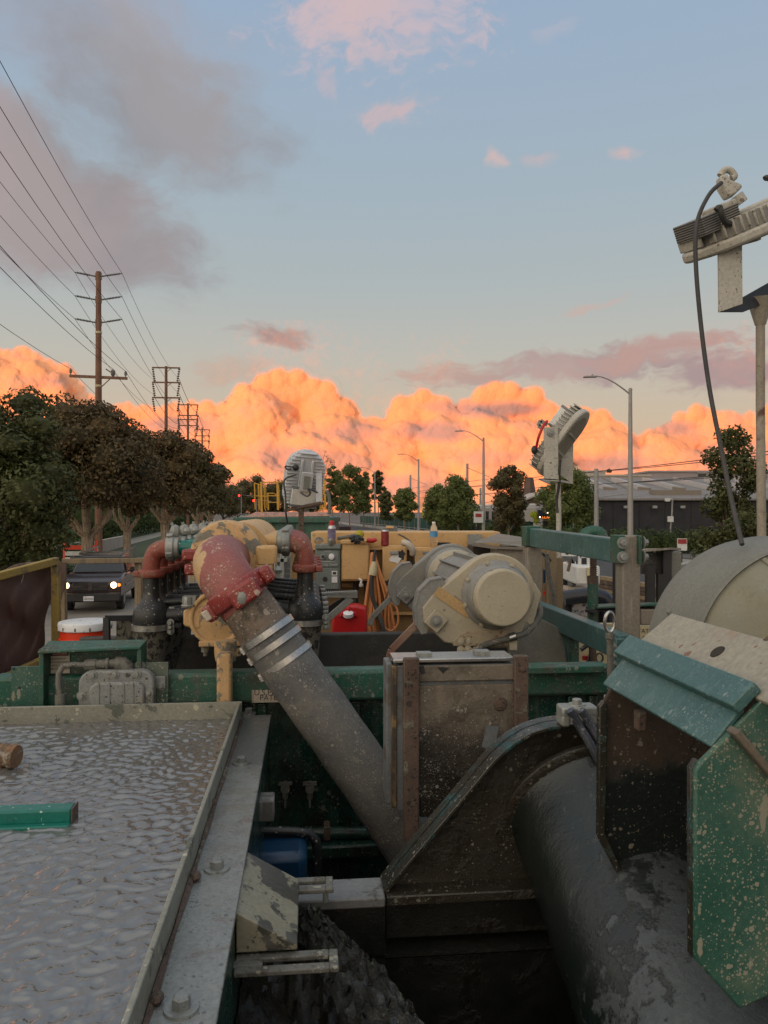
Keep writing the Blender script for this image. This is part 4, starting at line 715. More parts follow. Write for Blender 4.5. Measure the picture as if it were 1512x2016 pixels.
# ------------------------------------------------------------------ timber and tarpaulin barriers on the left
ft = T('tarp_barrier', 'yellow timber frame with a brown tarpaulin at the left edge', 'barrier', V((-2.6, 4.9, 1.2))); b0, b1 = P(112, 1104, 5.2), P(-70, 1152, 4.5)
MB().bar(b0, b1, .045, .05).o('top_rail', m_wood, ft, bev=.006); MB().bar(P(110, 1105, 5.2), P(112, 1440, 5.2), .05, .05, V((1, 0, 0))).o('post', m_wood, ft, bev=.006); MB().bar(P(-62, 1150, 4.5), P(-60, 1500, 4.5), .05, .05, V((1, 0, 0))).o('post', m_wood, ft, bev=.006)
MB().bar(P(105, 1290, 5.18), P(-70, 1372, 4.5), .04, .05).o('lower_rail', m_wood, ft, bev=.006)
tv, tf = [], []
for j in range(25):
    for i in range(31):
        a = i/30; p = P(103-170*a, 1108+45*a, 5.22-.7*a).lerp(P(92-150*a-22*(1-a)*math.sin(3.1*j/24)*0, 1330+60*a, 5.2-.7*a), j/24)
        p.y += .035*math.sin(a*9+j*.3)+.03*math.sin(j*.5+a*4)+.02*math.sin(a*23-j*.6); p.x -= .05*(j/24)**2*(1-a); tv.append(p)
for j in range(24):
    for i in range(30): tf.append((j*31+i, j*31+i+1, (j+1)*31+i+1, (j+1)*31+i))
MB().add(tv, tf).o('tarpaulin', m_tarp, ft, fix=False); MB().tube([P(47, 1118, 4.98), P(48, 1123, 4.95), P(45, 1140, 4.96), P(38, 1155, 4.97)], .003, 5).o('tie_string', m_sign, ft)
mv = [P(5+i*6, 1128-i*1.7-4*math.sin(i*.35), 5.3+.03*math.sin(i)) for i in range(18)]; MB().tube(mv, [.01+.012*math.sin(math.pi*i/17) for i in range(18)], 8).o('rolled_edge', m_tarp, ft)
ft = T('timber_guard', 'bare timber guard frame that the dark pickup shows through', 'guard frame', P(200, 1300, 6.0))
MB().bar(P(124, 1108, 6.0), P(128, 1330, 6.0), .045, .04, V((1, 0, 0))).o('post', m_woodraw, ft, bev=.004); MB().bar(P(273, 1100, 6.2), P(275, 1330, 6.2), .06, .05, V((1, 0, 0))).o('post', m_woodraw, ft, bev=.004); MB().bar(P(122, 1105, 5.97), P(282, 1103, 6.17), .04, .04).o('rail', m_woodraw, ft, bev=.004)
MB().bar(P(138, 1099, 6.02), P(270, 1097, 6.2), .05, .012).o('top_board', m_dark, ft); MB().prism([P(112, 1106, 5.9), P(131, 1108, 5.9), P(126, 1160, 5.9), P(113, 1200, 5.9)], (0, .01, 0)).o('torn_cloth', m_tarp, ft)
# bucket
bk = T('bucket', 'orange bucket with a white lid behind the green splattered box', 'bucket', P(168, 1380, 4.8)); r = 51/FPX*4.8; zt = P(168, 1222, 4.8); dz = -UP
MB().lathe(zt, dz, [(0, r*.9), (.003, r*.97), (.012, r), (.05, r), (.052, r*.96)], 40).lathe(zt-UP*.0, UP, [(0, r*.86), (.001, r*.84)], 40).o('lid', m_white, bk, bev=.003)
MB().lathe(zt, dz, [(.045, r*.93), (.1, r*.92), (.102, r*.97), (.115, r*.97), (.117, r*.92), (.135, r*.92), (.137, r*.965), (.15, r*.965), (.152, r*.91), (.37, r*.84)], 40).o('pail', m_orange, bk)
for a in range(12): d_ = V((math.cos(a*.5236), math.sin(a*.5236), 0)); MB().obox(zt+d_*r*1.0-UP*.035, (d_, d_.cross(UP), UP), (.006, .006, .02)).o('lid_notch', m_dark, bk)
MB().vb(150, 1375, 420, 1378, 4.75, .8).o('deck_plate', m_pit, None, 'dark deck plate under the orange bucket', 'deck plate')
# ------------------------------------------------------------------ slurry trough (left foreground)
U0 = -.28; VB = 3.30; ZR = 2.50; ZF = 2.43; ZW = 2.435
tr_ = T('slurry_trough', 'grey steel trough full of rippling slurry water, bolted flange along its right side', 'trough', M(-1.2, 1.8, 1.25))
MB().ub(U0-.012, U0, .25, VB, 2.25, ZR).o('side_wall', m_rim, tr_, bev=.003); MB().ub(-2.9, U0+.004, VB+.001, VB+.016, 2.2, ZR+.004).o('back_wall', m_rim, tr_, bev=.003)
MB().ub(-2.9, U0-.012, .25, VB, 2.2, 2.22).o('trough_floor', m_pit, tr_)
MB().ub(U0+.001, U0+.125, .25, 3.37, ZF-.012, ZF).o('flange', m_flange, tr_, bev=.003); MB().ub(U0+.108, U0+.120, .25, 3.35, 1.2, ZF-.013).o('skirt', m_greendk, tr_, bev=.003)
MB().tube([M(U0+.006, .25+.1*i, ZF+.004+.002*math.sin(i*2.1)) for i in range(31)], [.006+.002*math.sin(i*1.7) for i in range(31)], 6).o('weld_seam', m_rust, tr_)
for px, py in ((490, 1405), (475, 1503), (427, 1712), (357, 1988)):
    p = Pz(px, py, ZF); MB().lathe(p, UP, [(0, .031), (.005, .030)], 24).o('washer', m_flange, tr_); MB().lathe(p+UP*.005, UP, [(0, .017), (.017, .0165), (.02, .013)], 6).o('bolt', m_flange, tr_)
for px, py, r in ((420, 1580, .012), (385, 1725, .014), (310, 1965, .012)): MB().ball(Pz(px, py, ZF+.01), r, 8, (1, 1.4, .8)).o('weld_lump', m_rust, tr_)
nu, nv = 500, 720; us = np.linspace(-2.5, U0-.0125, nu); vv_ = np.linspace(.4, VB, nv); UU, VV = np.meshgrid(us, vv_); h = np.zeros_like(UU)
wx = .03*np.sin(UU*5+VV*3)+.02*np.sin(VV*9-UU*7)
for k in range(46):
    a = rng.choice([0.62, -0.62, 1.1, -1.1, 0.0])*1.0+rng.normal()*.22+math.pi/2; lam = rng.uniform(.033, .056); kk = 6.2832/lam
    h += np.sin(kk*((UU+wx)*math.cos(a)+(VV+wx*.5)*math.sin(a))+rng.uniform(0, 6.28))*lam
h = .75*h+1.1*h.std()*np.exp(-(h/(.33*h.std()))**2); h -= h.mean(); h *= .0025/h.std()*(.75+.35*np.sin(UU*2.1+1)*np.sin(VV*1.7)); XYZ = np.stack([UU*R.x+VV*F.x, UU*R.y+VV*F.y, ZW+h], -1).reshape(-1, 3)
ii = (np.arange(nv-1)[:, None]*nu+np.arange(nu-1)[None]).ravel(); WF_ = np.stack([ii, ii+1, ii+1+nu, ii+nu], 1)
mw = bpy.data.materials.new('slurry_water'); mw.use_nodes = True; wt_ = mw.node_tree; wt_.nodes.clear(); N = NT(wt_); co = N.n('ShaderNodeTexCoord', out=3)
pw_ = N.n('ShaderNodeBsdfPrincipled', {'Base Color': N.mix(N.noise(co, 2.5, 4), (.15, .144, .134, 1), (.11, .106, .099, 1)), 'Roughness': .05, 'IOR': 2.1, 'Specular IOR Level': .5, 'Normal': N.n('ShaderNodeBump', {'Strength': .15, 'Distance': .002, 'Height': N.noise(co, 45, 3)})})
N.n('ShaderNodeOutputMaterial', {0: pw_}, out=None); np_mesh('slurry_water', XYZ, WF_, mw, kind='structure')
e = Pz(148, 1597, 2.46); bm_ = MB(); a_ = e.dot(R); b_ = e.dot(F)
ab_ = T('angle_bar', 'teal painted bar lying in the slurry water', 'bar', M(a_-.8, b_, 2.42)); MB().ub(a_-1.6, a_-.004, b_-.026, b_+.03, 2.425, 2.475).o('web', m_tealpipe, ab_, bev=.006); MB().ub(a_-1.6, a_-.002, b_-.055, b_-.027, 2.422, 2.441).o('lip', m_tealpipe, ab_, bev=.004); MB().ub(a_-.0035, a_, b_-.027, b_+.031, 2.424, 2.476).o('rusty_end', m_rust, ab_)
pp = Pz(33, 1490, 2.475); MB().lathe(pp, V((-1, .12, .05)), [(0, .025), (.0, .038), (.015, .042), (.03, .036), (.045, .042), (.06, .036), (.075, .042), (.09, .036), (.105, .042), (.5, .04)], 20).o('threaded_pipe_end', paint('rusty_scaled_pipe', (.30, .16, .07, 1), (.2, .11, .06, 1), .8, mud=(.33, .28, .22, 1), ma=.45, ms=30, bump=1.0), None, 'rusty threaded pipe end poking into the slurry water', 'pipe')
# gusset and slotted brackets under the flange
gs = T('gusset_bracket', 'beige water stained gusset bolted under the trough flange', 'bracket', M(U0+.18, 1.85, 2.3)); ue = U0+.122
v0, v1 = Pv(455, 1770, 1.76).dot(F), 2.05; v0 = 1.74
tri = lambda v: [M(ue, v, ZF-.014), M(ue, v, 2.325), M(ue+.135, v, 2.325), M(ue+.135, v, 2.337)]
MB().prism(tri(v0), F*(v1-v0)).o('gusset', m_gusset, gs, bev=.003)
for v_, lbl, dx in ((v1-.01, 'far', .205), (v0-.05, 'near', .205)):
    b = MB(); z = 2.318; a0, a1 = ue, ue+dx
    b.ub(a0, a1, v_-.012, v_+.012, z-.012, z).ub(a0, a1, v_+.038, v_+.062, z-.012, z).ub(a1, a1+.02, v_-.012, v_+.062, z-.012, z).ub(a0-.02, a0+.06, v_+.012, v_+.038, z-.012, z)
    b.o('slotted_plate', m_pipegrey, gs, bev=.003)
# ------------------------------------------------------------------ shaker tank (green)
VW = 3.46
tk = T('shaker_tank', 'green steel slurry tank across the middle, splattered with grey mud', 'tank', M(.4, 4.0, 1.2))
pl_, pr_ = Pv(334, 1325, VW), Pv(1197, 1318, VW); ul, ur = pl_.dot(R)-.75, pr_.dot(R)
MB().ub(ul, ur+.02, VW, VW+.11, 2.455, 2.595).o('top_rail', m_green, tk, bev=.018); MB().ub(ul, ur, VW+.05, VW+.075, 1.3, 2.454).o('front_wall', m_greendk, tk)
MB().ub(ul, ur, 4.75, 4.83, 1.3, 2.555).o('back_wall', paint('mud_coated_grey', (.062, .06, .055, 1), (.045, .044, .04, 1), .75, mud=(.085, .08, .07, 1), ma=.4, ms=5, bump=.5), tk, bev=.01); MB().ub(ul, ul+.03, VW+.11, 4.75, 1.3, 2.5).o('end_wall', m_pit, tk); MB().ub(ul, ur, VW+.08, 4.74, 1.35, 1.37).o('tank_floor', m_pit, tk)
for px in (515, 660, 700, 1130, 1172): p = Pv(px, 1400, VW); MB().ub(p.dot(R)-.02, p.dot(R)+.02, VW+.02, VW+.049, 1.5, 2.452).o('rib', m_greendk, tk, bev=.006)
for px in (562, 610):
    p = Pv(px, 1545, VW+.04); vb_ = MB().tube([p, p-F*.06], .02, 10).lathe(p-F*.03-UP*.02, -UP, [(0, .014), (.03, .012), (.035, .006), (.07, .005)], 8).obox(p-F*.04+UP*.02, (R, F, UP), (.06, .02, .012)).o('drain_valve', m_pipegrey, tk)
p = Pv(720, 1643, VW-.05); MB().tube([Pv(600, 1640, VW-.05), Pv(800, 1640, VW-.05)], .028, 14).o('pipe', m_greendk, tk); MB().vb(638, 1630, 650, 1655, VW-.09, .08).o('pipe_strap', m_rust, tk)
MB().vb(480, 1660, 800, 1700, VW-.12, .1).o('lower_ledge', m_greendk, tk, bev=.01)
sgp = T('patent_sign', 'cream patent notice plate on the green rail beside the grey hose', 'sign', Pv(560, 1380, VW-.004)); a, b = Pv(496, 1383, VW), Pv(608, 1356, VW)
MB().ub(a.dot(R), b.dot(R), VW-.006, VW-.001, a.z, b.z).o('plate', m_sign, sgp); fz = V((0, 0, 0))
txt('U.S.PATENT', Pv(500, 1369, VW-.0075), .036, m_ink, sgp, R); txt('PATENT PENDING', Pv(511, 1379, VW-.0075), .034, m_ink, sgp, R); MB().ub(a.dot(R)+.004, a.dot(R)+.006, VW-.0075, VW-.0065, a.z+.002, b.z-.002).o('border', m_ink, sgp)
MB().vb(491, 1577, 539, 1620, 2.62, .09).o('wood_block', paint('wet_grey_timber', (.16, .15, .135, 1), (.1, .095, .085, 1), .7, streak=(.25, .24, .22, 1), ka=.3, bump=.8), None, 'grey wet timber block jutting out below the flange', 'wood block', bev=.005)
MB().tube([Pv(470, 1643, 2.9), Pv(520, 1636, 2.9), Pv(580, 1637, 2.9), Pv(608, 1640, 2.9), Pv(622, 1655, 2.9), Pv(626, 1690, 2.9), Pv(620, 1760, 2.9)], .018, 12).o('black_hose', m_black, None, 'black rubber hose bending down over the blue motor', 'hose')
MB().vb(470, 1681, 605, 1790, 2.75, .25).o('blue_motor', m_blue, None, 'blue painted motor housing in the shade below the green tank', 'motor', bev=.03)
# ------------------------------------------------------------------ green junction boxes with danger sign (behind trough)
gb = T('green_cover_box', 'splattered green box with danger sign behind the trough', 'box', M(-.9, 3.5, 2.45))
VA = 3.40
p0, p1_ = Pv(76, 1392, VA), Pv(278, 1274, VA); ua, ub_ = p0.dot(R), p1_.dot(R); zt_, zb_ = p1_.z, 2.35
MB().ub(ua, ub_, VA+.10, VA+.115, zb_, zt_).o('back_plate', m_green, gb); MB().ub(ua, ua+.02, VA, VA+.099, zb_, zt_-.001).o('side_plate', m_green, gb, bev=.003); MB().ub(ub_-.018, ub_, VA, VA+.099, zb_, zt_-.001).o('side_plate', m_green, gb, bev=.003)
MB().hexa([M(ua, VA-.012, zt_-.02), M(ub_, VA-.012, zt_-.008), M(ub_, VA+.13, zt_), M(ua, VA+.13, zt_), M(ua, VA-.012, zt_-.008), M(ub_, VA-.012, zt_+.004), M(ub_, VA+.13, zt_+.012), M(ua, VA+.13, zt_+.012)]).o('top_plate', m_green, gb, bev=.003)
MB().vb(22, 1312, 77, 1396, VA+.02, .012).o('left_plate', m_greensp, gb); MB().vb(279, 1304, 331, 1396, VA+.03, .012).o('right_plate', paint('grey_splattered_plate', (.12, .14, .11, 1), (.09, .12, .09, 1), .55, splat=(.36, .34, .27, 1), sa=.4, ss=60, mud=(.03, .1, .06, 1), ma=.35, ms=10), gb)
for px, py in ((27, 1317), (38, 1354)): MB().lathe(Pv(px, py, VA+.019), -F, [(0, .006), (.001, .005)], 12).o('bolt_hole', m_dark, gb)
for px, py in ((317, 1349), (275, 1311)): MB().bolt(Pv(px, py, VA+.028), -F, .013, .014).o('bolt', m_galv, gb)
MB().ub(Pv(301, 1350, VA).dot(R), Pv(324, 1350, VA).dot(R), VA+.018, VA+.029, Pv(300, 1358, VA).z, Pv(300, 1334, VA).z).o('lug', m_galv, gb, bev=.002)
ds = T('danger_sign', 'white and red danger label on the green box', 'sign', Pv(117, 1326, VA+.09)); VS = VA+.092
MB().vb(98, 1279, 137, 1326, VS, .004).o('plate', m_sign, ds); MB().vb(100, 1281, 135, 1291.5, VS-.002, .0015).o('header', m_ink, ds); MB().lathe(Pv(117.5, 1286, VS-.003)-F*.0, -F, [(0, .001), (.0006, .001)], 8).o('dot', m_ink, ds)
el_ = MB(); cc = Pv(117.5, 1286.2, VS-.0025); el_.prism([cc+R*.031*math.cos(i*.3142)+UP*.0082*math.sin(i*.3142) for i in range(20)], -F*.0008).o('oval', m_inkred, ds)
txt('DANGER', Pv(117.5, 1289, VS-.0038), .0155, m_sign, ds, R, al='CENTER')
for i, s_ in enumerate(('HAZARDOUS', 'MOVING PARTS', 'LOCK OUT POWER', 'BEFORE SERVICE')): txt(s_, Pv(100, 1299+i*6.5, VS-.001), .0105, m_ink, ds, R)
ws = T('warning_label', 'red bordered warning label below the danger label', 'sign', Pv(122, 1356, VA+.09)); MB().vb(93, 1330, 153, 1356, VS, .004).o('plate', m_inkred, ws); MB().vb(95, 1331.5, 151, 1354.5, VS-.002, .0015).o('face', m_sign, ws)
txt('KEEP CLEAR UNDER', Pv(98, 1340, VS-.0025), .0145, m_ink, ws, R); txt('& OUT BY LOAD', Pv(98, 1351, VS-.0025), .0165, m_ink, ws, R)
cv = T('explosion_proof_cover', 'grey cast cover with rounded top and bolts, behind the trough rim', 'junction box', Pv(228, 1390, 3.36)); VC = 3.36
def rr_(x0, y0, x1, y1, v, rad, bot=False, n=7):
    a, b = Pv(x0, y1, v), Pv(x1, y0, v); L, B_z, Rr, T_z = a.dot(R), a.z, b.dot(R), b.z; pts = [M(L, v, B_z), M(Rr, v, B_z)]
    for cx_, a0 in ((Rr-rad, 0), (L+rad, 1.5708)):
        for i in range(n): an = a0+1.5708*i/(n-1); pts.append(M(cx_+rad*math.cos(an), v, T_z-rad+rad*math.sin(an)))
    return pts
MB().prism(rr_(154, 1319, 303, 1396, VC, .055), F*.05).o('cover', m_cover, cv, bev=.008); MB().prism(rr_(174, 1342, 284, 1396, VC-.022, .04), F*.0215).o('raised_face', m_cover, cv, bev=.01)
for px in (194, 215, 243, 262): MB().vb(px-1, 1344, px+1, 1394, VC-.026, .004).o('face_ridge', m_cover, cv)
for px, py in ((183, 1329), (226, 1328), (269, 1327), (160, 1370), (293, 1365)): MB().bolt(Pv(px, py, VC-.001), -F, .011, .012).o('bolt', m_galv, cv)
MB().tube([Pv(250, 1322, VC+.05), Pv(250, 1312, VC+.05), Pv(243, 1306, VC+.05), Pv(228, 1306, VC+.05)], .03, 12).tube([Pv(232, 1306, VC+.05), Pv(180, 1308, VC+.05)], .020, 12).tube([Pv(190, 1308, VC+.05), Pv(168, 1309, VC+.05)], .024, 8).tube([Pv(215, 1307, VC+.05), Pv(209, 1307, VC+.05)], .027, 12).tube([Pv(172, 1309, VC+.04), Pv(140, 1309, VC+.03), Pv(124, 1311, VC+.02), Pv(116, 1325, VC+.02), Pv(115, 1345, VC+.02), Pv(118, 1372, VC+.02), Pv(119, 1400, VC+.02)], .0125, 12).tube([Pv(119, 1366, VC+.02), Pv(119, 1400, VC+.02)], .022, 12).o('conduit', m_pipegrey, cv)
# bracket between bucket and cyclone
sb_ = T('splattered_bracket', 'dark splattered steel bracket beside the orange bucket', 'bracket', P(245, 1290, 4.3)); MB().db(229, 1219, 292, 1290, 4.3, .02).o('plate', m_blackmud, sb_); MB().bar(P(207, 1217, 4.2), P(292, 1216, 4.3), .03, .03).bar(P(210, 1216, 4.2), P(211, 1290, 4.2), .03, .03, V((1, 0, 0))).o('frame', m_dark, sb_)
# ------------------------------------------------------------------ manifold, elbow and valve
mn = T('feed_manifold', 'sand yellow manifold with large peeling red elbow and red pipe clamp', 'manifold', P(440, 1400, 3.75))
hc = P(470, 1085, 3.9)
MB().lathe(hc, F, [(0, .145), (.5, .15), (1.3, .15)], 32).o('header', m_tan, mn)
MB().ball(P(492, 1066, 4.3), .12, 20, (1, 1.2, .95)).o('header_boss', m_tan, mn)
def spl(pts, n=6):
    out = []; P_ = [pts[0]]+list(pts)+[pts[-1]]
    for i in range(1, len(P_)-2):
        for k in range(n):
            t = k/n; a, b, c_, d = P_[i-1:i+3]; out.append(.5*((2*b)+(c_-a)*t+(2*a-5*b+4*c_-d)*t*t+(3*b-a-3*c_+d)*t**3))
    return out+[pts[-1]]
ec = spl([P(452, 1108, 3.80), P(438, 1102, 3.60), P(432, 1110, 3.42), P(443, 1135, 3.30), P(470, 1172, 3.25), P(486, 1194, 3.24)], 6)
MB().tube(ec, [.118-.008*i/len(ec) for i in range(len(ec))], 28).o('elbow', m_red, mn)
ax = (ec[0]-ec[4]).normalized()
MB().lathe(P(446, 1093, 3.74), F, [(-.05, .125), (-.045, .163), (-.02, .17), (.045, .17), (.05, .13)], 40).o('ring_clamp', m_tanpeel, mn, bev=.008)
MB().obox(P(525, 1094, 3.74), (R, F, UP), (.10, .09, .10)).obox(P(522, 1120, 3.74), (R, F, UP), (.09, .09, .06)).o('clamp_lug', m_tan, mn, bev=.015); MB().obox(P(381, 1092, 3.70), (R, F, UP), (.10, .09, .055)).obox(P(384, 1120, 3.70), (R, F, UP), (.09, .09, .055)).o('clamp_lug', m_reddk, mn, bev=.012)
MB().bolt(P(540, 1122, 3.7), R, .02, .03).o('clamp_bolt', m_galv, mn)
# coupling on the hose end
hd = (P(790, 1632, 3.18)-P(505, 1210, 3.22)).normalized(); cc_ = P(472, 1166, 3.245)
MB().lathe(cc_-hd*.04, hd, [(-.005, .112), (0, .136), (.012, .142), (.062, .143), (.075, .138), (.08, .115)], 36).o('red_coupling', m_reddk, mn, bev=.006)
nrm = hd.cross(F).normalized(); side = V((hd.z, 0, -hd.x)).normalized()
q = cc_-F*.132+hd*.01; MB().obox(q-side*.03, (hd, F, side), (.085, .05, .13)).o('coupling_lug', m_reddk, mn, bev=.014); MB().obox(cc_+side*.14-F*.03, (hd, F, side), (.072, .10, .05)).o('coupling_lug', m_reddk, mn, bev=.014); MB().obox(cc_-side*.14-F*.03, (hd, F, side), (.072, .10, .05)).o('coupling_lug', m_reddk, mn, bev=.014)
MB().ball(q-F*.015-side*.015+hd*.01, .026, 12, (1, .6, 1.3)).o('coupling_bolt', m_galv, mn); MB().obox(cc_+side*.155-F*.07, (hd, F, side), (.045, .03, .03)).o('coupling_bolt', m_sign, mn, bev=.005)
# valve body under the elbow
vc = P(428, 1217, 3.58)
MB().lathe(vc, -F, [(-.08, .11), (-.02, .126), (.0, .129), (.02, .125), (.02, .110), (.008, .105), (.012, .06), (.02, .03)], 36).o('blind_flange', m_tanpeel, mn, bev=.004)
MB().prism([P(360, 1202, 3.56), P(372, 1197, 3.56), P(396, 1200, 3.56), P(396, 1240, 3.56), P(372, 1236, 3.56), P(360, 1232, 3.56)], (0, .07, 0)).o('flange_ear', m_tanpeel, mn, bev=.01); MB().obox(P(374, 1184, 3.58), (R, F, UP), (.06, .06, .05)).bolt(P(370, 1192, 3.55), UP, .018, .035).o('ear_bolt', m_galv, mn)
MB().db(391, 1263, 478, 1274, 3.55, .14, MF).o('saddle_plate', m_tanpeel, mn, bev=.004)
for px in (404, 470): MB().lathe(P(px, 1274, 3.6), -UP, [(0, .018), (.022, .018), (.024, .01), (.04, .009)], 8).o('saddle_bolt', m_tanpeel, mn)
MB().ub(Pv(426, 1330, 3.36).dot(R), Pv(455, 1330, 3.36).dot(R), 3.36, 3.44, 2.38, Pv(440, 1287, 3.36).z).o('support_post', m_tanpeel, mn, bev=.012); MB().lathe(P(444, 1292, 3.44), UP, [(-.02, .045), (.01, .05), (.07, .05)], 12).o('post_cap', m_tanpeel, mn)
# ------------------------------------------------------------------ suction hose
hs = T('suction_hose', 'thick dusty grey suction hose running diagonally down behind the mud caked cabinet', 'hose', P(700, 1650, 3.2))
hp = spl([P(486, 1192, 3.24), P(520, 1240, 3.235), P(580, 1327, 3.22), P(660, 1440, 3.2), P(740, 1556, 3.18), P(820, 1680, 3.17)], 5)
MB().tube(hp[5:], [.117+.0012*math.sin(i*1.7) for i in range(len(hp)-5)], 36).o('hose', m_hose, hs)
MB().tube([P(484, 1189, 3.24), P(500, 1212, 3.237), P(530, 1255, 3.23)], [.108, .111, .114], 32).o('sleeve', m_sleeve, hs)
for k, px, py in ((0, 527, 1246), (1, 542, 1267), (2, 563, 1298)):
    cb = P(px, py, 3.228); MB().lathe(cb-hd*.012, hd, [(-.002, .1175), (0, .122), (.026, .122), (.028, .1175)], 48).o('hose_clamp', m_steel, hs)
    q = cb+side*.123-F*.01; MB().obox(q, (hd, F, side), (.032, .05, .014)).tube([q-F*.04, q+F*.03], .008, 8).o('clamp_screw', m_steel, hs)
m_print = paint('faded_print', (.06, .06, .045, 1), None, .8)
for i, s_ in enumerate(('TIGERFLEX', 'WATER SUCTION', 'MADE IN U S A', 'ABRASION HOSE')):
    p = P(524+68*i, 1285+99*i, 3.2)-F*.0; lp = hd; nn_ = (-F*.93-side*.37*-1).normalized()
# printed line of letters along the hose
for i in range(44):
    k = i/43; ctr = P(525+225*k, 1290+322*k, 3.225-.045*k); off_ = (-F*.86-side*.51); off_ = (off_-hd*off_.dot(hd)).normalized()
    if i % 7 == 5: continue
    uv = hd.cross(off_).normalized(); MB().obox(ctr+off_*.1178, (hd, uv, off_), (.009+.004*math.sin(i*2.3), .016, .0012)).o('print_mark', m_print, hs)
# ------------------------------------------------------------------ hydrocyclones
GH = 'hydrocyclones in two rows'
def cyclone(px, d, side_, label, pipem):
    axp = P(px, 1300, d); t = T('hydrocyclone', label, 'hydrocyclone', V((axp.x, axp.y, 2.3)), GH); k = 4.0/FPX; s = side_; of = 11 if s > 0 else 0
    X_ = lambda z, o_=0: V((axp.x+o_, axp.y, z)); zz = lambda y: HC+(CY-y-of)/FPX*4.0
    MB().lathe(X_(0), UP, [(zz(1222), 34*k), (zz(1216), 35.5*k), (zz(1200), 35.5*k), (zz(1190), 33.5*k), (zz(1182), 29*k), (zz(1175), 22*k), (zz(1167), 17.5*k), (zz(1155), 16*k), (zz(1122), 16*k)], 36).o('upper_body', m_black, t)
    MB().tube([X_(zz(1204), s*10*k), X_(zz(1198), s*95*k)+F*.02], 15*k, 18).o('side_inlet', m_black, t); MB().tube([X_(zz(1178), s*10*k)+F*.04, X_(zz(1174), s*95*k)+F*.06], 7*k, 12).o('overflow_tube', m_black, t)
    MB().lathe(X_(0), UP, [(zz(1229.5), 35*k), (zz(1229), 38*k), (zz(1218), 38*k), (zz(1217.5), 35*k)], 36).o('clamp_band', m_steel, t); q = X_(zz(1223), 38*k)-F*.05
    for y in (1214, 1222, 1231): MB().bolt(X_(zz(y), 40*k)-F*.03, -F, .011, .03).o('band_bolt', m_galv, t)
    for y in (1188, 1196, 1204): MB().obox(X_(zz(y), 40*k)+F*.02, (R, F, UP), (.03, .05, .016)).o('band_lug', m_galv, t, bev=.004)
    MB().lathe(X_(0), UP, [(zz(1340), 20*k), (zz(1300), 25.5*k), (zz(1230), 32*k), (zz(1222), 33*k)], 28).o('cone', m_blackmud, t)
    MB().lathe(X_(0), UP, [(zz(1127), 17*k), (zz(1126), 24*k), (zz(1122), 26*k), (zz(1117), 26*k), (zz(1112), 25*k), (zz(1110), 18*k)], 28).o('grooved_coupling', m_redo, t, bev=.003); MB().obox(X_(zz(1119), -s*27*k)-F*.03, (R, F, UP), (.035, .035, .03)).o('coupling_lug', m_redo, t, bev=.006)
    MB().tube(spl([X_(zz(1114)), X_(zz(1100)), X_(zz(1084), -s*-4*k), X_(zz(1073), s*14*k), X_(zz(1068), s*30*k), X_(zz(1067), s*38*k)], 5), [17*k]*12+[18*k]*14, 24).o('feed_elbow', m_redo, t)
    cq = X_(zz(1067), s*34*k); MB().lathe(cq, R*s, [(-.012, 18*k), (-.008, 24*k), (.0, 26*k), (.03, 26*k), (.035, 23*k), (.055, 22*k), (.058, 15*k)], 28).o('pipe_union', m_galv, t, bev=.003)
    for a in range(4): an = a*1.57+.5; MB().obox(cq+R*s*.012+(F*math.cos(an)+UP*math.sin(an))*27*k, (R, (F*math.cos(an)+UP*math.sin(an)), (UP*math.cos(an)-F*math.sin(an))), (.035, .018, .026)).o('union_lug', m_galv, t, bev=.005)
    MB().tube([cq+R*s*.05, cq+R*s*.30], 14.5*k, 20).o('branch_pipe', pipem, t); return t
cR = cyclone(601, 4.0, -1, 'black hydrocyclone with a faded red elbow, front one of the right-hand row', m_tan); cL = cyclone(298, 4.02, 1, 'black hydrocyclone with green branch pipe, front one of the left-hand row', m_tealpipe)
for k in range(1, 5):
    nm = ('second', 'third', 'fourth', 'rearmost')[k-1]; copy_tree(cR, F*.225*k, f'{nm} hydrocyclone from the front in the right-hand row'); copy_tree(cL, F*.225*k, f'{nm} hydrocyclone from the front in the left-hand row')
for k in range(5): p = P(345+18*k, 1046-2*k, 4.02+.22*k); MB().ball(p, .03, 8, (1, 1, 1.2)).tube([p, p+UP*.045+R*.01*(k-2)], .008, 6).ball(p+R*.06, .022, 8).o('valve_knob', m_galv, mn)
# ------------------------------------------------------------------ yellow control skid (seven metres off)
sk = T('control_skid', 'sand yellow generator skid with the electrical boxes behind the green tank', 'control skid', P(800, 1300, 7.2)); D = 7.1
MB().db(612, 1047, 985, 1078, D+.18, .5).o('top_beam', m_tan, sk, bev=.01); MB().db(560, 1079, 985, 1330, D+.25, .5).o('back_panel', paint('dark_sand_panel', (.27, .16, .06, 1), (.2, .12, .05, 1), .6, mud=(.2, .14, .08, 1), ma=.3, ms=5), sk)  # back panel in a darker brown than the sand yellow boxes
MB().db(922, 1052, 948, 1076, D+.12, .05).o('corner_plate', m_galv, sk); MB().db(930, 1058, 946, 1180, D+.16, .06).o('end_post', m_galv, sk)
for y0, y1 in ((1078, 1083), (1150, 1156), (1205, 1211)): MB().db(612, y0, 985, y1, D+.17, .06).o('rail', m_tan, sk, bev=.004)
for px in (700, 722): MB().tube([P(px, 1140, D+.1), P(px, 1230, D+.1)], .025, 8).o('conduit', m_dark, sk)
def ebox(name, label, x0, y0, x1, y1, mat, dep=.16, lid=True):
    t = T(name, label, 'electrical box', P((x0+x1)/2, y1, D)); MB().db(x0, y0, x1, y1, D-.02, dep).o('enclosure', mat, t, bev=.008)
    if lid: MB().db(x0+2, y0+4, x1-2, y1-3, D-.035, .013).o('door', mat, t, bev=.005)
    return t
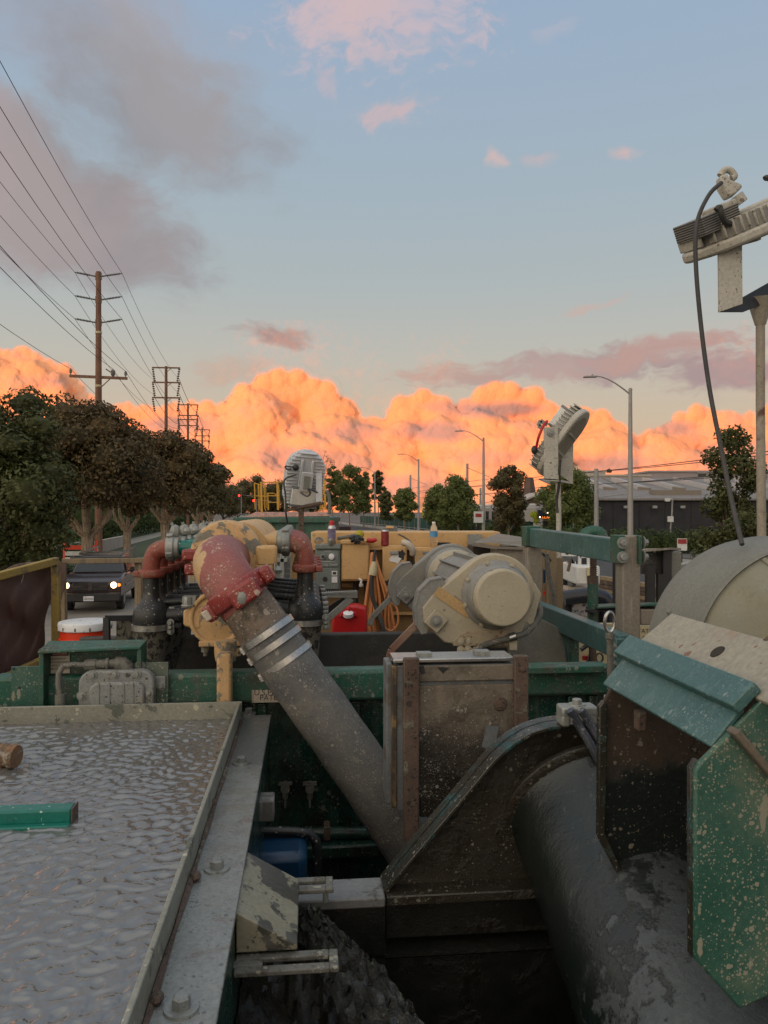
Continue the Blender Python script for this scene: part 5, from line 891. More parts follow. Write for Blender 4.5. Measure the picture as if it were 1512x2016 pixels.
t = ebox('timer_box', 'grey green control box with switches behind the right-hand cyclone', 621, 1078, 670, 1162, m_panel, lid=False)
MB().db(620, 1072, 671, 1081, D-.05, .2).o('hood', m_panel, t, bev=.006); MB().db(623, 1084, 667, 1116, D-.034, .012).o('upper_door', m_panel, t, bev=.004); MB().db(623, 1118, 667, 1160, D-.034, .012).o('lower_door', m_panel, t, bev=.004)
for px, py, r, m in ((636, 1096, .022, m_dark), (653, 1096, .024, m_white)): MB().lathe(P(px, py, D-.035), -WF[1], [(0, r*1.25), (.012, r*1.2), (.03, r)], 16).o('selector_knob', m_galv if m is m_dark else m_white, t); MB().lathe(P(px, py, D-.066), -WF[1], [(0, r*.7), (.004, r*.6)], 12).o('knob_face', m, t)
MB().lathe(P(640, 1140, D-.035), -WF[1], [(0, .022), (.008, .02)], 16).o('round_plug', m_dark, t); MB().db(653, 1124, 664, 1133, D-.04, .005).o('label_frame', m_white, t); MB().db(655, 1126, 662, 1131, D-.043, .003).o('label_face', m_dark, t); MB().db(653, 1135, 664, 1147, D-.04, .005).o('label_plate', m_white, t)
txt('AAMA', P(638, 1087, D-.036), .022, m_silver, t); MB().db(632, 1104.5, 659, 1106, D-.037, .002).o('print_line', m_silver, t); txt('Up Time', P(637, 1114, D-.036), .035, m_silver, t)
t = ebox('tan_box', 'plain sand yellow box with white padlock tag under the work glove', 672, 1067, 727, 1144, m_tan, .2); MB().db(670, 1064, 729, 1071, D-.05, .24).o('lid', m_tan, t, bev=.006)
MB().tube([P(707, 1140, D-.05), P(712, 1142, D-.06), P(710, 1150, D-.06)], .012, 8).ball(P(711, 1152, D-.06), .02, 8).o('padlock', m_white, t)
t = ebox('sticker_box', 'sand yellow box with torn black and white stickers and latches', 753, 1074, 801, 1164, m_tan, .18)
def blob(px0, py0, px1, py1, n, seed, d_):
    r_ = random.Random(seed); cx_, cy_ = (px0+px1)/2, (py0+py1)/2
    return [P(cx_+(px1-px0)/2*math.cos(6.2832*i/n)*r_.uniform(.55, 1.1), cy_-(py1-py0)/2*math.sin(6.2832*i/n)*r_.uniform(.55, 1.1), d_) for i in range(n)]
MB().prism(blob(776, 1080, 800, 1108, 16, 1, D-.038), (0, .002, 0)).o('sticker', m_ink, t); MB().prism(blob(766, 1088, 790, 1112, 14, 2, D-.041), (0, .002, 0)).o('sticker', m_white, t); MB().prism(blob(756, 1140, 776, 1154, 12, 3, D-.038), (0, .002, 0)).o('sticker', m_ink, t); MB().prism(blob(778, 1118, 800, 1142, 14, 4, D-.038), (0, .002, 0)).o('sticker', m_ink, t); MB().prism(blob(784, 1124, 797, 1138, 10, 5, D-.041), (0, .002, 0)).o('sticker', m_white, t)
MB().db(768, 1085, 785, 1092, D-.06, .02).o('latch', m_galv, t, bev=.005)
for py in (1133, 1144): MB().lathe(P(774, py, D-.04), -WF[1], [(0, .03), (.03, .025)], 12).o('latch_knob', m_galv, t)
t = ebox('label_box', 'sand yellow box with small grey nameplate under the water bottle', 815, 1078, 905, 1180, m_tan, .18); MB().db(832, 1086, 850, 1092, D-.039, .003).o('nameplate', m_galv, t)
for px, py in ((826, 1097), (840, 1094)): MB().lathe(P(px, py, D-.036), -WF[1], [(0, .014), (.001, .013)], 12).o('paper_dot', m_sign, t)
MB().lathe(P(873, 1071, D+.05), UP, [(-.01, .062), (.014, .065), (.016, .02)], 20).o('tape_roll', m_dark, None, 'dark round lid lying on the sand yellow skid', 'lid')
# loose things on the skid
def vp(px, py, d): return P(px, py, d)
t = T('spray_can', 'silver and purple spray can with a red cap on the grey control box', 'spray can', P(653, 1075, 7.08)); k = 7.08/FPX; b0 = P(653, 1074.5, 7.08)
MB().lathe(b0, UP, [(0, 7.5*k), (.004, 8*k), (14*k, 8*k), (33*k, 7.9*k), (34*k, 8*k), (38*k, 7*k), (40*k, 5.5*k)], 24).o('can', m_steel, t); MB().lathe(b0, UP, [(14*k, 8.05*k), (34*k, 8.05*k)], 24).o('wrapper', paint('purple_wrapper', (.10, .07, .16, 1), (.3, .28, .34, 1), .4, mud=(.5, .48, .5, 1), ma=.3, ms=30), t); MB().lathe(b0, UP, [(40*k, 5.5*k), (47*k, 5.2*k), (48*k, 4*k), (50*k, 3.8*k)], 20).o('cap', m_redp, t)
t = T('soda_can', 'dark red drink can standing on the sand yellow skid', 'drink can', P(758, 1075, 7.1)); b0 = P(758, 1075, 7.1)
MB().lathe(b0, UP, [(0, 6*k), (2*k, 7.8*k), (29*k, 7.8*k)], 24).o('body', paint('dark_red_can', (.20, .012, .018, 1), (.28, .02, .02, 1), .3, mud=(.5, .42, .4, 1), ma=.22, ms=32), t); MB().lathe(b0, UP, [(29*k, 7.8*k), (31.5*k, 6.6*k), (32*k, 6.8*k), (31.6*k, 6*k)], 24).o('rim', m_steel, t)
t = T('water_bottle', 'clear water bottle with a blue label on the skid', 'bottle', P(854, 1074, 7.1)); b0 = P(854, 1074, 7.1); m_gl = glass_mat('clear_plastic', (.92, .95, .97, 1), .06, 1.2)
MB().lathe(b0, UP, [(0, 6*k), (2*k, 7.5*k), (8*k, 7.2*k), (9*k, 7.5*k), (28*k, 7.5*k), (36*k, 6.4*k), (41*k, 3.6*k), (44*k, 3*k)], 24).o('shell', m_gl, t); MB().lathe(b0, UP, [(17*k, 7.65*k), (28*k, 7.65*k)], 24, False).o('label_wrap', paint('blue_label', (.05, .25, .5, 1), (.12, .36, .58, 1), .4), t); MB().lathe(b0, UP, [(43.6*k, 3.6*k), (47*k, 3.5*k)], 16).o('cap', m_white, t)
MB().ball(P(628, 1066, 7.1), 9*k, 18).o('glass_globe', glass_mat('grimy_glass', (.6, .58, .54, 1), .25), None, 'round grimy glass globe left of the spray can', 'globe')
t = T('work_glove', 'yellow and black work glove draped over the plain box', 'glove', P(705, 1072, 7.0)); b = MB(); b.ball(P(708, 1052, 7.0), .042, 14, (1, .8, .9)); b.o('cuff', paint('yellow_knit', (.42, .36, .03, 1), (.34, .28, .03, 1), .9), t)
b = MB(); b.ball(P(702, 1060, 6.97), .045, 14, (1.1, .8, .8))
for i, (x, y) in enumerate(((688, 1060), (692, 1067), (700, 1071), (708, 1070), (716, 1063))): b.tube(spl([P(701+i*2, 1058, 6.97), P((701+x)/2, (1058+y)/2-2, 6.94), P(x, y, 6.95)], 3), [.017]*6+[.012], 8)
b.o('palm', m_black, t); MB().tube([P(722, 1064, 7.05), P(735, 1064, 7.05), P(742, 1062, 7.05)], [.02, .022, .012], 8).o('red_tool_handle', m_redp, None, 'red plastic tool handle beside the work glove', 'tool'); MB().tube([P(664, 1060, 7.2), P(690, 1056, 7.2), P(700, 1053, 7.2)], .016, 8).o('grey_hose_stub', m_pipegrey, None, 'short grey hose between spray can and work glove', 'hose')
t = T('grey_meter_box', 'small grey meter box on the skid behind the drink can', 'box', P(772, 1060, 7.4)); MB().db(752, 1038, 783, 1062, 7.4, .25).o('case', m_cabside, t, bev=.012); MB().db(760, 1036, 775, 1040, 7.38, .2).o('lid', m_tan, t)
t = T('hard_hat_shell', 'white curved plastic cover hanging by the sticker box', 'cover', P(805, 1085, 7.0)); MB().tube(spl([P(793, 1068, 6.98), P(803, 1071, 6.95), P(812, 1082, 6.95), P(813, 1093, 6.98)], 4), [.03]*12+[.02], 10).o('shell', m_sign, t)
MB().tube(spl([P(785, 1052, 7.1), P(800, 1060, 7.0), P(811, 1072, 6.95), P(815, 1095, 6.95), P(816, 1120, 6.98)], 5), .007, 6).o('cable', m_cable, None, 'thin black cable curling down past the white cover', 'cable')
# cords
ct_ = T('extension_cord', 'bundle of orange extension cord hanging on the skid', 'cord', P(750, 1240, 7.0)); hk = P(735, 1088, 6.95)
for i in range(46):
    a = rng.uniform(-1, 1); bx = 742+32*a+rng.uniform(-5, 5); dd = 6.95+rng.uniform(-.08, .08)
    MB().tube(spl([hk+V((rng.uniform(-.02, .02), 0, 0)), P(738+12*a, 1130, dd), P(742+26*a, 1180, dd), P(bx, 1225, dd), P(bx+3, 1250, dd)], 4), .0105, 6).o('strand', m_cord, ct_)
MB().tube(spl([P(757, 1235, 6.85), P(770, 1242, 6.85), P(783, 1228, 6.85), P(782, 1200, 6.85), P(770, 1185, 6.85)], 4), .0105, 6).o('strand', m_cord, ct_)
t = T('cord_plug', 'pale yellow plug on a thick dark cable hanging over the orange cord', 'plug', P(735, 1140, 6.85)); MB().tube([P(737, 1106, 6.85), P(735, 1122, 6.85), P(733, 1132, 6.85)], [.02, .036, .036], 12).o('plug_body', m_signy, t); MB().tube(spl([P(733, 1130, 6.85), P(731, 1150, 6.85), P(733, 1175, 6.85), P(742, 1200, 6.85), P(752, 1228, 6.8), P(755, 1245, 6.8)], 4), .02, 10).o('cable', m_cable, t); MB().tube([P(740, 1082, 6.9), P(737, 1092, 6.9), P(736, 1108, 6.87)], .014, 8).o('hook', m_dark, t)
MB().tube(spl([P(790, 1140, 6.8), P(770, 1155, 6.8), P(755, 1185, 6.78), P(735, 1215, 6.78), P(718, 1228, 6.78)], 5), .006, 6).o('cable', m_cable, None, 'thin dark cable crossing the orange cord bundle', 'cable')
# jug and shelf
t = T('fuel_jug', 'red plastic fuel jug with white cap beside the orange cord', 'fuel jug', P(688, 1245, 6.5)); k = 6.5/FPX
bx_ = lambda px, y: P(px, y, 6.5)
MB().prism([bx_(653, 1255), bx_(722, 1255), bx_(722, 1197), bx_(700, 1191), bx_(678, 1194), bx_(653, 1214)], (0, .17, 0)).o('tank', m_redp, t, bev=.022, seg=3); MB().prism([bx_(668, 1214), bx_(704, 1214), bx_(699, 1204), bx_(673, 1204)], (0, -.02, 0)).o('spout_boss', m_redp, t, bev=.006); MB().lathe(bx_(686, 1212)-WF[1]*.02, UP-WF[1]*.4, [(0, 10*k), (.03, 10*k), (.034, 8*k)], 20).o('cap', m_white, t); MB().tube([bx_(688, 1203)-WF[1]*.01, bx_(688, 1194)-WF[1]*.01], .009, 8).o('seam', m_redp, t)
t = T('grating_shelf', 'grey grating shelf bracketed out beside the right-hand cyclones', 'shelf', P(665, 1180, 5.7)); MB().hexa([P(628, 1166, 6.0), P(702, 1162, 6.0), P(704, 1163, 5.8), P(628, 1168, 5.8), P(628, 1172, 6.0), P(702, 1168, 6.0), P(704, 1177, 5.8), P(628, 1176, 5.8)]).o('shelf_plate', m_galv, t)
for a in range(18): MB().bar(P(630+4.2*a, 1164, 5.99), P(630+4.2*a, 1168.5, 5.79), .006, .008).o('grating_bar', m_galv, t)
MB().bar(P(692, 1178, 5.82), P(634, 1228, 5.82), .03, .05).o('brace', m_galv, t, bev=.004); MB().bar(P(680, 1180, 6.1), P(640, 1205, 6.1), .03, .05).o('brace', m_dark, t); MB().bar(P(640, 1172, 5.9), P(640, 1240, 5.9), .04, .04, V((1, 0, 0))).o('post', m_galv, t)
# mesh guard
t = T('mesh_guard', 'wire mesh guard panel behind the sand yellow branch pipe', 'guard', P(520, 1180, 6.5)); MB().db(478, 1080, 572, 1160, 6.56, .02).o('backing', paint('hazy_grey_panel', (.2, .2, .19, 1), None, .6), t)
for i in range(9): MB().bar(P(484+11*i, 1084, 6.5), P(484+11*i, 1156, 6.5), .008, .008, V((1, 0, 0))).o('wire', m_galv, t)
for i in range(7): MB().bar(P(480, 1086+11*i, 6.49), P(570, 1086+11*i, 6.49), .008, .008).o('wire', m_galv, t)
for a, b in (((556, 1082), (556, 1160)), ((480, 1103), (566, 1103)), ((598, 1075), (598, 1160))): MB().bar(P(*a, 6.46), P(*b, 6.46), .035, .035, V((1, 0, 0)) if a[0] == b[0] else UP).o('frame', m_galv, t, bev=.004)
t = T('small_bottle', 'small clear bottle with an orange cap in front of the mesh guard', 'bottle', P(540, 1140, 5.9)); b0 = P(541, 1140, 5.9); k = 5.9/FPX
MB().lathe(b0, UP, [(0, 8*k), (16*k, 8*k), (24*k, 7.5*k), (30*k, 4*k), (32*k, 4*k)], 18).o('shell', m_gl, t); MB().lathe(b0, UP, [(32*k, 5.5*k), (38*k, 5.2*k)], 14).o('cap', m_orange, t)
# yellow and red posts seen between left cyclones
MB().db(373, 1105, 382, 1155, 6.3, .05).o('hose_reel_stripe', m_signy, None, 'narrow yellow upright seen between the left-hand cyclones and the elbow', 'upright'); MB().db(357, 1108, 367, 1155, 6.2, .05).o('red_upright', m_redp, None, 'narrow red upright left of the yellow one behind the cyclones', 'upright')
# ------------------------------------------------------------------ green container with yellow railings
t = T('green_container', 'green ribbed steel container behind the skid', 'container', P(560, 1008, 24)-V((0, 0, 3.3))); a, b = P(470, 1022, 24), P(652, 1022, 24)
MB().fb(WF, a.x, b.x, 24, 28, .2, a.z-.12).o('body', m_green, t)
MB().hexa([V((a.x-.15, 23.85, a.z-.12)), V((b.x+.05, 23.85, a.z-.12)), V((b.x+.05, 28.1, a.z-.12)), V((a.x-.15, 28.1, a.z-.12)), V((a.x-.15, 23.85, a.z+.06)), V((b.x+.05, 23.85, a.z+.06)), V((b.x+.05, 28.1, a.z+.06)), V((a.x-.15, 28.1, a.z+.06))]).o('top_frame', m_green, t, bev=.03)
for px in (478, 530, 590, 646): q = P(px, 1040, 24); MB().fb(WF, q.x-.09, q.x+.09, 23.9, 23.99, .2, a.z-.13).o('rib', m_green, t)
MB().hexa([P(480, 1021, 24.3), P(648, 1019, 24.3), P(640, 1011, 26.5), P(505, 1011, 26.5), P(480, 1018, 24.3), P(648, 1016, 24.3), P(640, 1008, 26.5), P(505, 1008, 26.5)]).o('cover', m_greendk, t)
m_yel = paint('safety_yellow', (.62, .33, .025, 1), (.54, .28, .025, 1), .5, bump=.1)
t = T('yellow_railing', 'yellow safety railings standing on top of the green container', 'railing', P(560, 1012, 25.5))
for px, y0, y1, d, w_ in ((501, 951, 1003, 25.2, .09), (509, 953, 1003, 25.4, .13), (514, 949, 1010, 25, .16), (520, 954, 1003, 25.8, .1), (523, 957, 1000, 26, .06), (527, 970, 1004, 25.3, .12), (546, 948, 1004, 25, .16), (549, 955, 1000, 26, .05), (578, 985, 1004, 26, .1), (604, 985, 1004, 26, .1), (633, 948, 1004, 26, .1), (639, 946, 1003, 25.2, .16), (629, 950, 1004, 26.4, .08)): MB().bar(P(px, y0, d), P(px+1.5, y1, d), w_*.38, w_*.38, V((1, 0, 0))).o('post', m_yel, t)
for x0, y0, x1, y1, d, w_ in ((500, 951, 523, 957, 25.4, .08), (500, 976, 528, 977, 25.3, .1), (512, 950, 548, 949, 25, .1), (526, 971, 540, 971, 25.2, .08), (540, 971, 545, 976, 25.2, .07), (526, 976, 549, 976, 25.2, .09), (529, 989, 546, 989, 25.2, .08), (545, 949, 640, 947, 26, .08), (600, 973, 641, 972, 26, .08)): MB().bar(P(x0, y0, d), P(x1, y1, d), w_*.38, w_*.38).o('rail', m_yel, t)
MB().tube(spl([P(640, 968, 24.6), P(646, 972, 24.6), P(649, 990, 24.6), P(649, 1012, 24.6)], 4), .06, 8).o('grey_hose', m_pipegrey, None, 'grey hose looping off the yellow railing', 'hose')
t = T('dark_truck_bed', 'dark red ribbed truck bed behind the spray can', 'truck bed', P(690, 1050, 14)); MB().db(666, 1037, 690, 1052, 13, .3).o('end_gate', paint('maroon_metal', (.10, .02, .02, 1), None, .6), t)
for i in range(5): MB().db(668+4.4*i, 1036, 670+4.4*i, 1052, 12.95, .04).o('rib', m_dark, t)
# ------------------------------------------------------------------ floodlights
def flood(name, label, ce, L, Nrm, ln, wd, tk_, mb_, mf, drv=1):
    """L: long axis, Nrm: direction the lamp shines"""
    L = L.normalized(); Nrm = (Nrm-L*Nrm.dot(L)).normalized(); W = L.cross(Nrm); t = T(name, label, 'floodlight', ce); ce = V(ce)
    def outl(s): 
        r = wd/2*s; h = ln/2*s-r; return [W*r*math.cos(a)+L*((h if math.sin(a) >= 0 else -h)+r*math.sin(a)) for a in np.linspace(0, 2*math.pi, 33)[:-1]]
    MB().prism([ce+Nrm*.0+p for p in outl(1)], Nrm*tk_*.45).o('bezel', mb_, t, bev=.012); MB().prism([ce-Nrm*tk_*.60+p for p in outl(.93)], Nrm*tk_*.59).o('heat_sink', mf, t)
    n = int(ln/.034)
    for i in range(n):
        s_ = -.47*ln+ln*.94*i/(n-1); r = wd/2; ov = abs(s_)-(ln/2-r); hw = r*.97 if ov < 0 else math.sqrt(max(.02, 1-(ov/r)**2))*r
        for sg_ in ((-1, 1) if abs(s_) < ln*.40 else (0,)):
            a0, a1 = ((-hw, hw) if sg_ == 0 else (sg_*hw*.4, sg_*hw) if sg_ > 0 else (-hw, -hw*.4))
            MB().obox(ce-Nrm*tk_*.36+L*s_+W*(a0+a1)/2, (L, W, Nrm), (.011, abs(a1-a0), tk_*.66)).o('fin', mb_, t, bev=.004, seg=1)
    for sg_ in (-1, 1): MB().obox(ce-Nrm*tk_*.55+W*sg_*wd*.13, (L, W, Nrm), (ln*.74, wd*.07, tk_*.5)).o('spine', mb_, t, bev=.01)
    MB().prism([ce+Nrm*tk_*.46+p for p in outl(.82)], Nrm*.004).o('lens', m_led, t)
    for i in range(-2, 3):
        if i % 2: MB().obox(ce+Nrm*(tk_*.46+.008)+L*i*ln*.13, (L, W, Nrm), (.018, wd*.62, .012)).o('lens_bar', mb_, t)
    if drv: MB().obox(ce-Nrm*(tk_*.95)-L*ln*.22*drv, (L, W, Nrm), (ln*.26, wd*.62, tk_*.5)).o('driver_box', m_whitem, t, bev=.006); MB().obox(ce-Nrm*(tk_*.95)-L*ln*.36*drv, (L, W, Nrm), (ln*.035, wd*.63, tk_*.52)).obox(ce-Nrm*(tk_*.95)-L*ln*.08*drv, (L, W, Nrm), (ln*.02, wd*.63, tk_*.52)).o('driver_end', m_cabside, t, bev=.003)
    return t, L, W, Nrm
f1, L, W, Nn = flood('floodlight', 'white ribbed floodlight seen from behind, with a blue edged driver box', P(598, 946, 8.0), V((.17, -.28, 1)), V((-.25, 1, .35)), .64, .41, .13, m_lightc, m_lightc)
c1 = ORG[f1.name]; MB().obox(c1-Nn*.17+L*.03-W*.0, (L, W, Nn), (.2, .12, .03)).o('mount_frame', m_lightc, f1, bev=.006); MB().obox(c1-Nn*.19+L*.03, (L, W, Nn), (.13, .06, .02)).o('mount_slot', m_galv, f1); MB().ball(c1-Nn*.18+L*.17+W*.13, .035, 10).o('cable_gland', m_dark, f1)
br = T('floodlight_stand', 'grey U bracket on a rusty post carrying the floodlight with blue driver box', 'stand', P(594, 1240, 8.0)); a, b = P(562, 1005, 8.0), P(634, 990, 7.9)
MB().bar(a, b, .10, .03).o('cross_bar', m_rust, br, bev=.004); MB().bar(P(562, 1004, 8.0), P(560, 950, 8.05), .09, .012, V((1, 0, 0))).o('arm', m_light, br); MB().bar(P(628, 991, 7.9), P(628, 926, 7.95), .04, .06, V((1, 0, 0))).o('arm', m_lightc, br); MB().bar(P(593, 1000, 7.95), P(594, 1250, 7.95), .05, .05, V((1, 0, 0))).o('post', m_rust, br)
MB().tube(spl([c1-Nn*.2+L*.1+W*.12, P(560, 945, 7.7), P(562, 975, 7.7), P(563, 1010, 7.7), P(566, 1030, 7.8)], 5), .009, 6).tube(spl([c1-Nn*.2-L*.06-W*.12, P(606, 962, 7.6), P(611, 970, 7.6), P(605, 977, 7.6), P(592, 970, 7.65)], 5), .009, 6).tube(spl([c1-Nn*.18+L*.17+W*.13, P(562, 918, 7.7), P(566, 924, 7.7), P(574, 923, 7.7)], 4), .008, 6).o('cable', m_cable, f1)
f2, L, W, Nn = flood('floodlight', 'off white floodlight tilted on the white box bracket right of centre', P(1104, 868, 6.6), V((.62, -.15, .86)), V((.72, -.42, -.55)), .66, .36, .12, m_light, m_fin, drv=-1)
c2_ = ORG[f2.name]; br = T('floodlight_bracket', 'white box bracket on a thin pole holding the tilted floodlight', 'bracket', P(1100, 1200, 6.6))
MB().prism([P(1071, 842, 6.42), P(1098, 839, 6.42), P(1100, 946, 6.42), P(1071, 944, 6.42)], (0, .012, 0)).o('arm', m_light, br); MB().prism([P(1103, 935, 6.75), P(1128, 952, 6.75), P(1129, 868, 6.75), P(1103, 868, 6.75)], (0, .012, 0)).o('arm', m_light, br); MB().hexa([P(1071, 942, 6.42), P(1100, 944, 6.42), P(1128, 949, 6.76), P(1100, 945, 6.76), P(1071, 946, 6.42), P(1100, 948, 6.42), P(1128, 953, 6.76), P(1100, 949, 6.76)]).o('base_plate', m_light, br)
MB().lathe(P(1084, 852, 6.415), -WF[1], [(0, .03), (.012, .028), (.014, .012), (.024, .012)], 16).o('pivot', m_galv, br); MB().tube([P(1099, 948, 6.6), P(1100, 1010, 6.6), P(1100, 1230, 6.6)], .022, 10).o('pole', m_light, br); MB().tube(spl([P(1103, 905, 6.4), P(1101, 930, 6.42), P(1101, 950, 6.45), P(1096, 985, 6.5), P(1098, 1010, 6.5)], 4), .012, 6).o('cable', m_cable, br)
MB().bar(P(1064, 828, 6.5), P(1078, 836, 6.5), .02, .03).bar(P(1064, 828, 6.5), P(1060, 838, 6.5), .02, .03).bar(P(1060, 838, 6.5), P(1066, 842, 6.5), .02, .03).o('hook', m_galv, f2); MB().tube(spl([P(1077, 829, 6.5), P(1069, 840, 6.45), P(1060, 862, 6.45), P(1055, 886, 6.5)], 5), .011, 8).o('red_cable', m_redp, f2); MB().ball(P(1052, 886, 6.5), .03, 10, (.9, .9, 1.3)).o('cable_plug', m_dark, f2)
f3, L, W, Nn = flood('floodlight', 'big dusty floodlight cut by the right edge of the picture', P(1490, 440, 3.3), V((.93, .12, .42)), V((.40, .22, -.90)), .68, .34, .10, m_light, m_fin, drv=0)
br = T('floodlight_bracket', 'tan plate bracket on a rust streaked pole under the big floodlight', 'bracket', P(1499, 1080, 3.3))
MB().prism([P(1415, 500, 3.18), P(1461, 476, 3.18), P(1462, 598, 3.18), P(1416, 614, 3.18)], (0, .012, 0)).o('arm', m_light, br); MB().prism([P(1555, 430, 3.5), P(1600, 410, 3.5), P(1600, 570, 3.5), P(1556, 590, 3.5)], (0, .012, 0)).o('arm', m_light, br)
MB().hexa([P(1416, 615, 3.18), P(1462, 615, 3.25), P(1600, 560, 3.55), P(1540, 545, 3.5), P(1416, 611, 3.18), P(1462, 611, 3.25), P(1600, 556, 3.55), P(1540, 541, 3.5)]).o('base_plate', m_dark, br); MB().lathe(P(1497, 640, 3.35), UP, [(0, .022), (.1, .05), (.115, .055)], 6).o('gusset', m_rustpole, br); MB().tube([P(1497, 590, 3.35), P(1497, 800, 3.35), P(1500, 1120, 3.35)], .0185, 12).o('pole', m_rustpole, br)
q = P(1403, 436, 3.22); MB().obox(q+L*-.03, (L, W, Nn), (.17, .2, .07)).o('ribbed_driver', m_fin, f3)
for i in range(7): MB().obox(q+L*-.03-W*0+Nn*(-.028+.0095*i), (L, W, Nn), (.172, .204, .004)).o('driver_rib', m_dark, f3)
MB().obox(P(1417, 418, 3.18), (L, W, Nn), (.085, .12, .06)).o('junction_box', m_light, f3, bev=.006); MB().tube(spl([P(1410, 414, 3.08), P(1417, 408, 3.08), P(1420, 420, 3.08), P(1427, 436, 3.1), P(1440, 440, 3.12)], 4), .012, 8).o('cable', m_cable, f3)
for q1, q2 in (((1460, 400), (1450, 385)), ((1413, 440), (1420, 455)), ((1440, 425), (1450, 450))): MB().tube([P(*q1, 3.17), P(*q2, 3.17)], .026, 12).o('mount_boss', m_light, f3)
MB().prism([P(1418, 345, 3.15), P(1432, 340, 3.15), P(1440, 353, 3.15), P(1458, 360, 3.15), P(1464, 366, 3.15), P(1450, 380, 3.15), P(1434, 388, 3.15), P(1420, 366, 3.15)], (0, .05, 0)).o('hook_clamp', m_light, f3, bev=.008)
MB().tube(spl([P(1418, 346, 3.17), P(1426, 335, 3.17), P(1438, 336, 3.17), P(1446, 347, 3.17), P(1440, 352, 3.17)], 4), .014, 10).o('hook', m_light, f3)
MB().tube(spl([P(1420, 360, 3.14), P(1395, 385, 3.1), P(1372, 440, 3.08), P(1370, 520, 3.06), P(1380, 640, 3.05), P(1396, 760, 3.0), P(1415, 860, 2.95), P(1440, 985, 2.85), P(1461, 1072, 2.72)], 6), .0085, 10).o('floodlight_cable', m_cable, None, 'long dusty cable hanging from the big floodlight down to the dome', 'cable')
MB().tube(spl([P(1506, 352, 3.2), P(1512, 350, 3.2), P(1530, 362, 3.2)], 3), .012, 8).o('cable_loop', m_cable, f3)
# ------------------------------------------------------------------ vibrating exciter (two beige housings on one shaft tube)
ex = T('vibrator_exciter', 'dusty beige vibrating exciter with a round end cap above the tank', 'vibrator motor', P(950, 1330, 4.2))
A0 = P(992, 1178, 3.72)                              # centre of the near end cap
MB().lathe(A0, F, [(0, .131), (.012, .139), (.05, .141)], 48).o('end_cap', m_motor, ex, bev=.004); MB().lathe(A0+F*.051, F, [(0, .145), (.02, .151), (.085, .155), (.095, .170), (.108, .176)], 48).o('cap_collar', m_motorgrey, ex, bev=.003)
for a in range(8): an = a*.785+.3; MB().bolt(A0+F*.158+(R*math.cos(an)+UP*math.sin(an))*.165-F*.016, -F, .008, .008).o('collar_bolt', m_motor, ex)
def housing(v, near=True):
    w_ = .095; s = 1.0; o = A0+F*v
    def q(x, z): return o+R*x+UP*z                  # outline in metres round the shaft centre
    ring = [(.205*math.cos(a), .205*math.sin(a)) for a in np.linspace(-.12, 2.35, 14)]
    pts = [q(x, z) for x, z in [(-.07, -.265), (.10, -.265), (.13, -.20), (.165, -.13)]+[ring[0]]+ring[1:]+[(-.32, .0), (-.37, -.06), (-.365, -.13), (-.26, -.235)]]
    MB().prism(pts, F*w_).o('housing', m_motor if near else m_motorgrey, ex, bev=.008)
    MB().prism([q(.15, -.14), q(.20, .06), q(.235, .0), q(.19, -.16)], F*w_*.9).o('housing_lug', m_motor, ex, bev=.006)
    a = V((-.305, 0, -.165)); c_ = q(-.305, -.125)-F*.014
    d1, d2 = (R*.75+UP*-.66).normalized(), (R*.66+UP*.75).normalized()
    MB().obox(c_, (d1, d2, F), (.085, .085, .026)).o('pivot_pad', m_motor if near else m_motorgrey, ex, bev=.004); MB().bolt(c_-F*.013, -F, .018, .012).o('pivot_bolt', m_motorgrey, ex)
    cr_ = [q(-.27, .085), q(-.33, .075), q(-.385, .02), q(-.405, -.06), q(-.40, -.15), q(-.375, -.195), q(-.345, -.19), q(-.325, -.13), q(-.318, -.06), q(-.305, -.005), q(-.28, .025), q(-.24, .035)]
    MB().prism([p+F*.008 for p in cr_], F*.012).o('side_cradle', m_motorgrey, ex, bev=.003); MB().prism([p+F*(w_-.02) for p in cr_], F*.012).o('side_cradle', m_motorgrey, ex, bev=.003)
    st_ = [(-.27, .085), (-.33, .075), (-.385, .02), (-.405, -.06), (-.40, -.15)]
    for (xa, za), (xb, zb) in zip(st_, st_[1:]): MB().bar(q(xa, za)+F*w_*.5, q(xb, zb)+F*w_*.5, w_*.9, .01, F.cross(q(xb, zb)-q(xa, za))).o('cradle_wall', m_motorgrey, ex, bev=.002)
    for x, z in ((-.14, -.255),): MB().lathe(q(x, z+.012)-F*.003, -F, [(0, .014), (.001, .012)], 12).o('bolt_hole', m_dark, ex)
    for (xa, za), (xb, zb) in (((-.21, .0), (.0, -.17)), ((-.17, -.06), (-.06, -.16))): MB().bar(q(xa, za)-F*.002, q(xb, zb)-F*.002, .004, .004).o('seam_line', m_motorgrey, ex)
    MB().bar(q(-.39, -.14)+F*.03, q(-.52, -.27)+F*.03, .018, .035).bar(q(-.52, -.27)+F*.03, q(-.535, -.32)+F*.03, .018, .035).o('stay', paint('worn_red_stay', (.20, .10, .07, 1), (.26, .17, .12, 1), .6) if near else m_motorgrey, ex, bev=.003)
housing(.16, True); housing(1.34, False)
MB().lathe(A0+F*.256, F, [(0, .175), (.04, .172), (.06, .15), (.12, .148), (.90, .148), (.98, .15), (1.0, .18), (1.085, .185)], 48).o('shaft_tube', m_motorgrey, ex)
MB().lathe(A0+F*.30, F, [(.82, .152), (.84, .172), (1.04, .176)], 48).o('rear_collar', m_motor, ex)
for a in (.55, 1.15, 1.75, 2.35, 2.9): MB().obox(A0+F*.76+(R*math.cos(a)+UP*math.sin(a))*.157, (F, R*-math.sin(a)+UP*math.cos(a), R*math.cos(a)+UP*math.sin(a)), (.72, .014, .03)).o('tube_rib', m_motorgrey, ex, bev=.003)
